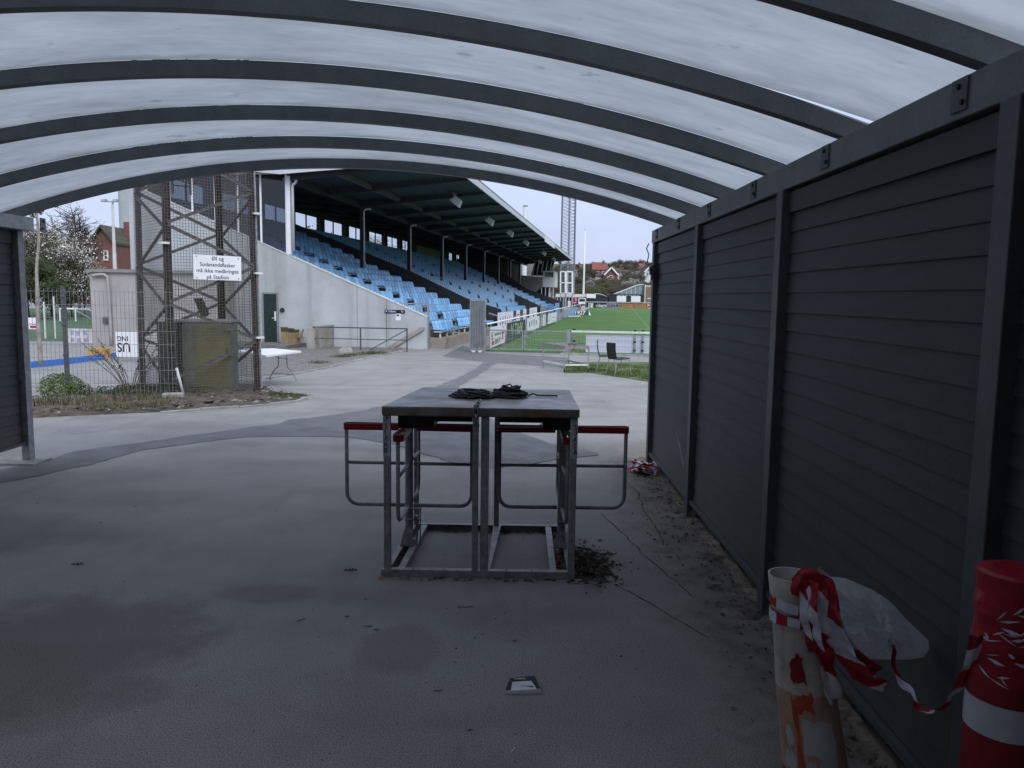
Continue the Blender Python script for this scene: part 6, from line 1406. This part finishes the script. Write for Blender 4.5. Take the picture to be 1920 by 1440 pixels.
# two black chairs
def chair(label, px, py, rz, ):
    p = G(px, py); s = thing('chair', label, 'chair', (p.x, p.y, gz(p.y)), rz, 'black chairs on the verge')
    b = MB(); b.hexa([(-.21, -.21, .43), (.21, -.21, .45), (.21, .21, .45), (-.21, .21, .43), (-.21, -.21, .455), (.21, -.21, .472), (.21, .21, .472), (-.21, .21, .455)]); b.build('seat', M['ink'], s, bevel=.008)
    b = MB(); K = 6
    for i in range(K):
        f0, f1 = i / K, (i + 1) / K; z0, z1 = .44 + .42 * f0, .44 + .42 * f1; x0, x1 = -.21 - .05 * math.sin(f0 * 2.2) - .02 * f0, -.21 - .05 * math.sin(f1 * 2.2) - .02 * f1
        b.hexa([(x0, -.20, z0), (x0 + .015, -.20, z0), (x0 + .015, .20, z0), (x0, .20, z0), (x1, -.20, z1), (x1 + .015, -.20, z1), (x1 + .015, .20, z1), (x1, .20, z1)])
    b.build('backrest', M['ink'], s)
    for sy in (-1, 1):
        b = MB(); b.tube([(.26, .20 * sy, 0), (.19, .19 * sy, .43)], .011, 6); b.build('leg', M['galv'], s); b = MB(); b.tube([(-.28, .20 * sy, 0), (-.18, .19 * sy, .43)], .011, 6); b.build('leg', M['galv'], s)
        b = MB(); b.tube([(-.18, .19 * sy, .425), (.19, .19 * sy, .425)], .011, 6); b.build('side_rail', M['galv'], s)
chair('farther black chair seen side on, facing right on the verge', 1137, 697, rad(-8)); chair('nearer black chair with its back turned three quarters on the asphalt edge', 1160, 704, rad(28))
# practice ball, banner, pole on the pitch
p = G(960 + 0, 700); pb = AY(948, 617, 0 + 40)
d = ray(949, 617.5); a0, z0 = a_at(949, 617.5, 5.5); q = SW(5.5, a0, 0); b = MB(); lathe(b, [(0.001, 0), (.08, .03), (.11, .11), (.08, .19), (.001, .22)], 10); tag(b.build('ball', M['white'], None, (q.x, q.y, gz(q.y) + .012), smooth=True), 'small white ball lying on the near part of the pitch', 'ball')
bn = G(1087, 591); s = thing('banner', 'low black banner stand with white year 1927 on the pitch', 'banner', (bn.x, bn.y, gz(bn.y) + .012), -SAZ * .5)
wz = (AY(1104, 590, bn.y).x - AY(1070, 590, bn.y).x) / 2; hz = AY(1087, 583, bn.y).z - AY(1087, 591, bn.y).z
b = MB(); b.hexa([(-wz, 0, 0), (wz, 0, 0), (wz, .5, 0), (-wz, .5, 0), (-wz, .12, hz), (wz, .12, hz), (wz, .38, hz), (-wz, .38, hz)]); b.build('cover', M['navy'], s); b = MB(); b.hexa([(wz + .002, 0, 0), (wz + .2, .05, 0), (wz + .2, .45, 0), (wz + .002, .5, 0), (wz + .002, .12, hz), (wz + .03, .12, hz), (wz + .03, .38, hz), (wz + .002, .38, hz)]); b.build('end_flap', M['white'], s)
text('1927', hz * 1.25, M['white'], s, (-.05, .035, hz * .5), (math.pi / 2 - math.atan(.12 / hz), 0, 0), .003, shear=.2, sx=1.05)
a_, c_ = G(1058, 595.5), G(1088, 594.5); b = MB(); b.tube([(a_.x, a_.y, gz(a_.y) + .08), (c_.x, c_.y, gz(c_.y) + .08)], .07, 8); tag(b.build('pole', M['fascia']), 'long white pole lying on the pitch before the 1927 banner', 'pole')

# ================================================================== FAR END OF THE GROUND
FE = 131.0
def far_panel(name, label, cat, px0, px1, pyt, pyb, Y, m, group=None, fn=None, th=.2): return panel(name, label, cat, px0, px1, pyt, pyb, Y, m, th, group, fn)
ge = 'hoardings behind the far goal line'
def txt_on(body, size, m, sx=1.0, dx=0, dz=.5, sh=0):
    def f(s, w_, h): text(body, size, m, s, (w_ * dx, -.02, h * dz), (math.pi / 2, 0, 0), .01, sx=sx, shear=sh)
    return f
far_panel('advertising_board', 'white end panel at the left end of the far hoardings', 'advertising board', 1103, 1112, 568, 578.5, FE, M['offwhite'], ge, bars_on([(.1, .5, .1, .9)], M['galv']))
far_panel('advertising_board', 'dark violet hoarding with bold white lowercase lettering', 'advertising board', 1112.3, 1137, 568, 579, FE, M['darkboard'], ge, lambda s, w_, h: (txt_on('volkerris', .78, M['white'], .62, .10, .55)(s, w_, h), bars_on([(.62, .86, .06, .22)], M['white'])(s, w_, h)))
far_panel('advertising_board', 'lilac hoarding with dark outlined lettering', 'advertising board', 1137.3, 1159.5, 568.5, 579, FE, M['lilac'], ge, bars_on([(.06, .16, .2, .8), (.2, .3, .25, .75), (.34, .44, .2, .8), (.48, .6, .3, .8), (.64, .74, .2, .75), (.8, .95, .3, .85)], M['darkboard']))
far_panel('advertising_board', 'left half of the orange hoarding with dark print', 'advertising board', 1160.5, 1187, 568.5, 579.5, FE, M['orange'], ge, bars_on([(.05, .2, .3, .75), (.30, .72, .55, .75), (.30, .78, .22, .36)], M['wood']))
far_panel('advertising_board', 'right half of the orange hoarding with dark print', 'advertising board', 1187.3, 1212.5, 568.5, 579.5, FE, M['orange'], ge, bars_on([(.05, .2, .3, .75), (.30, .68, .55, .75), (.30, .76, .22, .36), (.82, .9, .3, .7)], M['wood']))
far_panel('advertising_board', 'red hoarding with white letters FX beside the shelter post', 'advertising board', 1212.8, 1240, 568.5, 579.5, FE, M['redboard'], ge, lambda s, w_, h: (txt_on('FX', .80, M['white'], 1.3, -.25, .56)(s, w_, h), bars_on([(.08, .42, .08, .16)], M['white'])(s, w_, h)))
fr = thing('far_rail', 'white rail running above the far hoardings', 'rail', (AY(1165, 567, FE).x, FE - .15, AY(1165, 567.4, FE).z)); b = MB(); b.box(-6.0, -.05, 0, 6.6, .05, .09); b.build('rail', M['fascia'], fr); 
for k in range(7): b = MB(); b.box(-6 + 2.05 * k, -.04, -1.2, -5.92 + 2.05 * k, .04, -.001); b.build('post', M['galv'], fr)
def far_box(name, label, cat, px0, px1, pyt, pyb, Y, m, dep, group=None):
    a, c = AY(px0, pyb, Y), AY(px1, pyb, Y); h = AY((px0 + px1) / 2, pyt, Y).z - a.z; w_ = c.x - a.x; z0 = gz(Y)
    s = thing(name, label, cat, ((a.x + c.x) / 2, Y, z0), 0, group); b = MB(); b.box(-w_ / 2, 0, -.2, w_ / 2, dep, AY((px0 + px1) / 2, pyt, Y).z - z0); b.build('body', m, s); return s, w_, AY((px0 + px1) / 2, pyt, Y).z - z0
s, w_, h = far_box('container', 'dark green container kiosk with two white shutters behind the far hoardings', 'kiosk', 1142, 1206, 552.5, 570, 138, M['parapet'], 3)
b = MB(); b.box(-w_ / 2 - .1, -.15, h + .001, w_ / 2 + .1, 3.1, h + .12); b.build('roof', M['post'], s)
for (u0, u1) in ((.222, .495), (.64, .915)): b = MB(); b.box(-w_ / 2 + w_ * u0, -.06, h - 1.23, -w_ / 2 + w_ * u1, -.002, h - .22); b.build('shutter', M['white'], s)
b = MB()
for u in (.04, .1, .16, .53, .58, .95): b.box(-w_ / 2 + w_ * u, -.05, .1, -w_ / 2 + w_ * u + .06, -.002, h - .15)
b.build('corrugation', M['soffit'], s)
for k in range(6): b = MB(); u = .25 + .11 * k; b.box(-w_ / 2 + w_ * u, -.04, h - .17, -w_ / 2 + w_ * (u + .08), -.002, h - .06); b.build('sign_strip', M['fascia'], s)
# glass hall and end wall with lettering
Y = 150; s = thing('glass_hall', 'sloping glass hall with pale frames behind the far kiosk', 'building', (AY(1180, 560, Y).x, Y, gz(Y))); O_ = s.location
def lp3(px, py): p = AY(px, py, Y); return (p.x - O_.x, p.z - O_.z)
pl_ = [lp3(1153, 568), lp3(1153, 552), lp3(1198, 534.5), lp3(1207, 534.5), lp3(1207, 568)]
b = MB(); b.poly([(x, 0, z) for x, z in pl_]); b.poly([(x, 6, z) for x, z in pl_[::-1]]); 
for i in range(5): (xa, za), (xb, zb_) = pl_[i], pl_[(i + 1) % 5]; b.poly([(xa, 0, za), (xa, 6, za), (xb, 6, zb_), (xb, 0, zb_)])
M['hallglass'] = mat('hall_glass', (.20, .25, .27), .25, var=.25, scale=1.2, spec=.6)
b.build('glazing', M['hallglass'], s); b = MB()
for px in (1165, 1174, 1183, 1190.5, 1199, 1206.5):
    x, z = lp3(px, 568); t = lp3(px, 552 - (min(px, 1198) - 1153) * 17.5 / 45); b.box(x - .04, -.08, z, x + .04, -.002, t[1])
x0_, z0_ = lp3(1199, 543); x1_, _ = lp3(1206, 543); b.box(x0_, -.07, z0_ - .04, x1_, -.003, z0_ + .04); b.build('glazing_bar', M['fascia'], s)
b = MB(); b.bar((pl_[1][0], -.1, pl_[1][1] + .1), (pl_[2][0], -.1, pl_[2][1] + .1), .15, .2); b.bar((pl_[2][0], -.1, pl_[2][1] + .1), (pl_[3][0], -.1, pl_[3][1] + .1), .15, .2); b.build('roof_edge', M['fascia'], s)
s, w_, h = far_box('end_stand', 'brown timber end building with white letters CIRK beside the shelter post', 'building', 1207.5, 1262, 534.5, 570, 149, M['wood'], 5)
text('CIRK', 1.05, M['white'], s, (-w_ / 2 + 2.45, -.03, h - 1.05), (math.pi / 2, 0, 0), .01, sx=1.0)
b = MB()
for k in range(7): b.box(-w_ / 2 + .35 * k + .15, -.03, h - .42, -w_ / 2 + .35 * k + .36, -.004, h - .06)
b.box(-w_ / 2 + .05, -.05, 0, -w_ / 2 + .2, -.004, h); b.box(-w_ / 2 + .6, -.05, 1.55, -w_ / 2 + 2.2, -.004, 1.75); b.build('trim', M['offwhite'], s)
# white canopies and booths at the left of the far end
s, w_, h = far_box('canopy', 'long white flat canopy over dark booths behind the far corner', 'canopy', 1043, 1101, 551.5, 557, 139, M['offwhite'], 4)
s.location.z = AY(1070, 557.2, 139).z
for o in s.children: 
    o.data = MB().mesh('body', M['offwhite']); b = MB(); b.box(-w_ / 2, 0, 0, w_ / 2, 4, .55); o.data = b.mesh('canopy', M['offwhite']); o.name = 'roof'
b = MB(); b.box(-w_ / 2 + .3, 1.2, -2.2, w_ / 2, 3.9, -.01); b.build('back_wall', M['pane_dark'], s)
for k in range(6): b = MB(); b.box(-w_ / 2 + .2 + k * (w_ - .4) / 5, .1, -2.2, -w_ / 2 + .3 + k * (w_ - .4) / 5, .2, -.002); b.build('post', M['fascia'], s)
s, w_, h = far_box('canopy', 'short white boxy canopy next to the flagpole foot', 'canopy', 1100, 1117, 551, 558.5, 138, M['offwhite'], 3)
s.location.z = AY(1108, 558.8, 138).z
for o in s.children: b = MB(); b.box(-w_ / 2, 0, 0, w_ / 2, 3, .72); o.data = b.mesh('canopy', M['white']); o.name = 'roof'
b = MB(); b.box(-w_ / 2 + .1, .8, -2.2, w_ / 2 + 2, 2.9, -.01); b.build('back_wall', M['pane_dark'], s)
s = thing('canopy', 'curved pale awning beside the short white canopy', 'canopy', (AY(1128, 560, 140).x, 140, AY(1128, 560, 140).z)); b = MB(); P_ = [AY(px, py, 140) - s.location for px, py in ((1117, 551.2), (1125, 551.8), (1132, 554), (1139, 557.5))]
for p, q in zip(P_, P_[1:]): b.hexa([p, q, q + Vector((0, 3, 0)), p + Vector((0, 3, 0)), p + Vector((0, 0, .12)), q + Vector((0, 0, .12)), q + Vector((0, 3, .12)), p + Vector((0, 3, .12))])
b.build('awning', M['fascia'], s); b = MB(); b.box(P_[0].x, 1, -1.8, P_[3].x - .3, 2.8, P_[3].z); b.build('back_wall', M['pane_dark'], s)
far_panel('banner', 'magenta banner with a white slash behind the pitch rail end', 'banner', 1071.5, 1083, 558, 569, 136, M['magenta'], None, bars_on([(.68, .75, .45, .95), (.3, .75, .12, .18)], M['white']))
far_panel('sign', 'dark sign in a white frame next to the magenta banner', 'sign', 1084.5, 1098, 559, 570, 136.3, M['white'], None, bars_on([(.1, .9, .40, .88)], M['pane_dark']))
far_panel('door_panel', 'narrow white upright panel left of the magenta banner', 'panel', 1064.5, 1070, 564, 575, 128, M['white'])
# scaffold camera tower
Y = 126; s = thing('camera_tower', 'white framed scaffold tower beyond the end of the stand', 'tower', (AY(1063, 560, Y).x, Y, gz(Y))); O_ = s.location
def q3(px, py, dy=0): p = AY(px, py, Y); return Vector((p.x - O_.x, dy, p.z - O_.z))
for dy in (0, 1.6):
    for (xa, xb) in ((1051.5, 1060.5), (1062, 1074)):
        wd = .16 if xa > 1060 else .10; b = MB()
        for px in (xa, xb): b.bar(q3(px, 550, dy), q3(px, 509, dy), wd)
        for py in (509, 530, 549.5): b.bar(q3(xa, py, dy), q3(xb, py, dy), wd)
        b.build('frame', M['white'], s)
b = MB(); b.bar(q3(1065, 549, .8), q3(1065, 512, .8), .1); b.build('mid_post', M['fascia'], s)
for (xa, xb) in ((1051.5, 1060.5), (1062, 1074)):
    b = MB()
    for px in (xa, xb):
        for dy in (.02, 1.58): b.bar(q3(px, 550.5, dy), Vector((q3(px, 550, dy).x, dy, -.2)), .09)
    b.bar(q3(xa, 555.5, 0), q3(xb, 555.5, 0), .06); b.bar(q3(xa, 551, 0), q3(xb, 555.5, 0), .04); b.build('scaffold', M['galv'], s)
# far mast
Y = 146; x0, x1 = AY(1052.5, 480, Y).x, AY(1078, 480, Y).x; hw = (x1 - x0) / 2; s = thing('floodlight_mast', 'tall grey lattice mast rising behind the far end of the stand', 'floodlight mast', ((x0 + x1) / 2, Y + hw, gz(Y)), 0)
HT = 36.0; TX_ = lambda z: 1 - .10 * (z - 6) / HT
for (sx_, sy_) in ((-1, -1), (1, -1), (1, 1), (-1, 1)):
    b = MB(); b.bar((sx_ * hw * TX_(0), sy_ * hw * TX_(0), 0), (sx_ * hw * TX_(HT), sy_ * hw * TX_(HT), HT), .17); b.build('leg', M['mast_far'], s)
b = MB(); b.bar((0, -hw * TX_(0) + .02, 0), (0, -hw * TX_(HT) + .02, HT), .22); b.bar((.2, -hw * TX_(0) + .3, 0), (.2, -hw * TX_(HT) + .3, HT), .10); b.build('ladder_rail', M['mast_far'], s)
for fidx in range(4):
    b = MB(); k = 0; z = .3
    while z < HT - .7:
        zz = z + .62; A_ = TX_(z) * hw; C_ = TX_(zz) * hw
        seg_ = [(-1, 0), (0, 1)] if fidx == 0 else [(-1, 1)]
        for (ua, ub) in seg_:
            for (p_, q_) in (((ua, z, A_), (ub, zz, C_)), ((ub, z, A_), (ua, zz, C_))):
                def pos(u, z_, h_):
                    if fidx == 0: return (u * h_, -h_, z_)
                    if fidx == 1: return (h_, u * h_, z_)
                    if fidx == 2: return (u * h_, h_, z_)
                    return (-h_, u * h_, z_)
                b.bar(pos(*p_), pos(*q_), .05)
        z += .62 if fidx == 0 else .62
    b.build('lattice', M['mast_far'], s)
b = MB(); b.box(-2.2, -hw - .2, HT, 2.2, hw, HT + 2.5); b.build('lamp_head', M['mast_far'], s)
q = AY(1094, 553, 141); s = thing('flagpole', 'slim white flagpole standing behind the far canopies', 'flagpole', (q.x, 141, gz(141))); hf_ = AY(1098, 431, 141).z - gz(141); b = MB(); b.tube([(0, 0, 0), (.02, 0, hf_ * .5), (.04, 0, hf_)], [.21, .16, .07], 8); b.build('pole', M['white'], s, smooth=True); b = MB(); lathe(b, [(.001, hf_), (.14, hf_ + .12), (.001, hf_ + .28)], 8); b.build('finial', M['galv'], s)
q = AY(985, 400, 190); s = thing('chimney', 'pale round chimney rising above the stand roof', 'chimney', (q.x, 190, gz(190))); zt = AY(985, 385, 190).z; b = MB(); lathe(b, [(.56, 0), (.56, zt - gz(190)), (.46, zt - gz(190) + .02)], 20); b.build('shaft', M['fascia'], s, smooth=True); b = MB(); lathe(b, [(.58, zt - gz(190) - .35), (.58, zt - gz(190) - .02)], 20); b.build('rim', M['galv'], s)

# ------------------------------------------------------------------ wooded hillside with houses
def hill(x, y): t = max(0, min(1, (y - 175) / 170)); return gz(y) + 16.5 * t ** 1.3 + 2.0 * noise.noise((x * .012, y * .012, 2)) * t
grid_sheet('hillside', frange(-260, 300, 40), frange(172, 470, 24), hill, M['terrain'])
gh = 'houses on the wooded hillside'
house('long low house with a bright red roof right above the press balcony', 1020, 1038, 508, 497, 514, 300, M['brick'], M['rooftile'], [(.5, .3, 1, 1)], False, 8, gh)
house('red brick house with a pale gable behind the scaffold tower', 1071, 1092, 510, 496, 522, 285, M['brick'], M['rooftile'], [(.35, .7, 1.3, 1.3), (.7, .3, 1.4, 1.2), (.3, .1, 1.0, 1.0)], True, 9, gh)
house('large house with a broad red roof left of the white edged gable', 1112, 1140, 505, 492, 517, 290, M['brick'], M['rooftile'], [(.3, .15, 1.2, 1.3), (.7, .15, 1.2, 1.3)], False, 9, gh)
b_h = house('dark roofed brick house with a white edged front gable', 1134, 1158, 515, 502, 526, 255, M['brick'], M['roofdark'], [(.5, .25, 1.2, 1.2), (.3, .1, .9, 1.0)], True, 10, gh, M['white'])
house('cream flat fronted house half hidden by trees right of the white edged gable', 1158, 1171, 509, 506, 516, 275, M['render'], M['roofdark'], [(.3, .2, .8, 1), (.7, .2, .8, 1)], False, 6, gh)
house('small house with an orange red roof high on the hill near the shelter post', 1200, 1210, 500, 494, 505, 330, M['brick'], M['rooftile'], [], False, 7, gh)
house('white gabled house with dark timbering close to the shelter post', 1209, 1224, 510, 502, 518, 265, M['white'], M['roofdark'], [(.5, 1.15, 1.0, 1.0), (.35, .2, .9, 1.0)], True, 8, gh, M['white'])
house('pale low house on the ridge among treetops', 1183, 1192, 499, 496, 503, 340, M['render'], M['roofdark'], [(.5, .2, .8, .8)], False, 6, gh)
house('white walled house under the hill below the large red roof', 1119, 1127, 517, 514.5, 521, 262, M['white'], M['roofdark'], [], False, 5, gh)
T_olive2 = tree_mesh('q', 9, 9, 3.8, .12, 6000, [M['leaf_dark'], M['leaf_olive'], M['leaf_brown']], 1.2, 22, 2)
KIND = {'olive': (T_olive, 'bushy_tree', 'olive tree'), 'brown': (T_brown, 'budding_tree', 'brown budding tree'), 'dark': (T_olive2, 'bushy_tree', 'dark green tree'), 'bl': (T_blossom, 'blossom_tree', 'pale blossoming tree'), 'gr': (T_green, 'bushy_tree', 'bright green tree'), 'bare': (T_bare, 'bare_tree', 'bare grey tree')}
R_ = random.Random(21)
def hillt(kind, px, pyt, Y):
    me, nm, lab = KIND[kind]; p = AY(px, 560, Y); z0 = hill(p.x, Y); Hh = AY(px, pyt, Y).z - z0; sc = max(.45, Hh / (9.0 if kind != 'bare' else 10.0))
    lm, ln = min(((abs(px - q), q, t) for q, t in MARKS))[1:]
    rel = ('rising above ' if pyt < 500 else 'level with ' if pyt < 515 else 'below ' if pyt < 528 else 'at the slope foot under ')
    sd_ = 'just left of ' if px < lm - 3 else 'just right of ' if px > lm + 3 else ''
    lb = lab + ' ' + rel + ('and ' if sd_ else '') + sd_ + ln; q = lb; ex = iter(('smaller ', 'broader ', 'fuller ', 'thinner ', 'darker '))
    while q in SEEN: q = next(ex) + lb
    SEEN.add(q)
    return plant_tree(nm, q, 'trees on the hillside', me, px, Y, sc * R_.uniform(1.0, 1.25), R_.uniform(0, 6.28), z0 - (2.2 if Y > 305 else .4), sc)
SEEN = set()
MARKS = [(1028, 'the bright red roof'), (1063, 'the scaffold tower'), (1082, 'the red brick house'), (1097, 'the flagpole'), (1126, 'the broad red roof'), (1146, 'the white edged gable'), (1164, 'the cream house'), (1181, 'the glass hall'), (1204, 'the orange roofed house'), (1217, 'the white gabled house'), (1245, 'the right shelter wall')]
for (k, px, pyt, Y) in (('bare', 1104, 487, 320), ('bare', 1129, 487, 330), ('dark', 1111, 491, 335), ('dark', 1152, 493, 340), ('dark', 1163, 496, 345), ('dark', 1175, 494, 350), ('dark', 1181, 494, 345), ('dark', 1204, 488, 345), ('dark', 1211, 488, 340), ('bare', 1222, 480, 330), ('dark', 1197, 492, 340), ('dark', 1217, 494, 335), ('dark', 1168, 500, 320),
        ('brown', 1047, 497, 290), ('brown', 1058, 497, 285), ('brown', 1040, 500, 280), ('bare', 1063, 492, 300), ('brown', 1096, 497, 290), ('dark', 1099, 496, 300), ('brown', 1103, 500, 270), ('brown', 1190, 497, 300), ('brown', 1196, 500, 280), ('brown', 1182, 503, 270), ('bl', 1192, 504, 262), ('brown', 1174, 506, 262), ('brown', 1168, 512, 250),
        ('olive', 1092, 513, 240), ('brown', 1100, 511, 245), ('brown', 1084, 516, 238), ('bl', 1112, 519, 232), ('bl', 1105, 526, 222), ('olive', 1123, 519, 225), ('olive', 1134, 516, 222), ('olive', 1145, 518, 218), ('olive', 1154, 521, 222), ('olive', 1139, 524, 208), ('olive', 1128, 527, 208), ('olive', 1150, 530, 205), ('olive', 1117, 532, 200), ('olive', 1107, 535, 198), ('brown', 1090, 532, 205), ('brown', 1078, 530, 205), ('olive', 1066, 528, 210), ('olive', 1046, 519, 215), ('olive', 1038, 525, 210), ('olive', 1052, 532, 200), ('gr', 1034, 514, 250), ('olive', 1026, 512, 240), ('brown', 1160, 520, 225), ('brown', 1166, 524, 215), ('bl', 1183, 517, 218), ('bl', 1178, 523, 212), ('bl', 1189, 522, 214), ('brown', 1172, 531, 204), ('gr', 1203, 518, 215), ('gr', 1212, 521, 210), ('gr', 1220, 522, 212), ('olive', 1196, 525, 208), ('olive', 1230, 512, 240), ('brown', 1240, 505, 260), ('dark', 1255, 500, 290), ('olive', 1270, 515, 240), ('olive', 1070, 540, 190), ('olive', 1096, 541, 190), ('olive', 1060, 543, 188), ('olive', 1128, 540, 192), ('olive', 1110, 543, 188), ('brown', 1158, 537, 195), ('brown', 1147, 541, 190),
        ('brown', 1033, 503, 275), ('brown', 1044, 507, 262), ('brown', 1055, 505, 270), ('brown', 1066, 503, 275), ('brown', 1088, 503, 275), ('brown', 1108, 498, 310), ('brown', 1118, 497, 322), ('brown', 1140, 499, 330), ('brown', 1149, 498, 335), ('brown', 1158, 499, 325), ('brown', 1170, 499, 330), ('brown', 1178, 500, 320), ('brown', 1188, 498, 335), ('bare', 1160, 491, 345), ('bare', 1172, 492, 340), ('brown', 1209, 500, 300), ('brown', 1217, 498, 310), ('brown', 1225, 500, 300), ('brown', 1177, 512, 245), ('brown', 1186, 510, 250), ('brown', 1200, 508, 262), ('olive', 1060, 515, 245), ('olive', 1072, 517, 240), ('brown', 1112, 511, 270), ('bare', 1190, 491, 340), ('bare', 1199, 489, 345)):
    hillt(k, px, pyt, Y)
q = AY(1162, 520, 245); s = thing('utility_pole', 'thin pale utility pole between the white edged gable and the cream house', 'utility pole', (q.x, 245, hill(q.x, 245))); hh = AY(1162, 499, 245).z - hill(q.x, 245); b = MB(); b.tube([(0, 0, 0), (0, 0, hh)], .12, 6); b.build('pole', M['wood'], s); b = MB(); b.box(-.9, -.06, hh - .8, .9, .06, hh - .65); b.build('cross_arm', M['wood'], s)

# ------------------------------------------------------------------ lettering becomes plain mesh
bpy.context.view_layer.update()
dg = bpy.context.evaluated_depsgraph_get()
for o in [o for o in S.objects if o.type == 'FONT']:
    me = bpy.data.meshes.new_from_object(o.evaluated_get(dg)); nm, pa, mb = o.name, o.parent, o.matrix_basis.copy(); cu = o.data
    bpy.data.objects.remove(o); me.name = 'lettering'
    n = bpy.data.objects.new('lettering', me); COL.objects.link(n); n.parent = pa; n.matrix_basis = mb
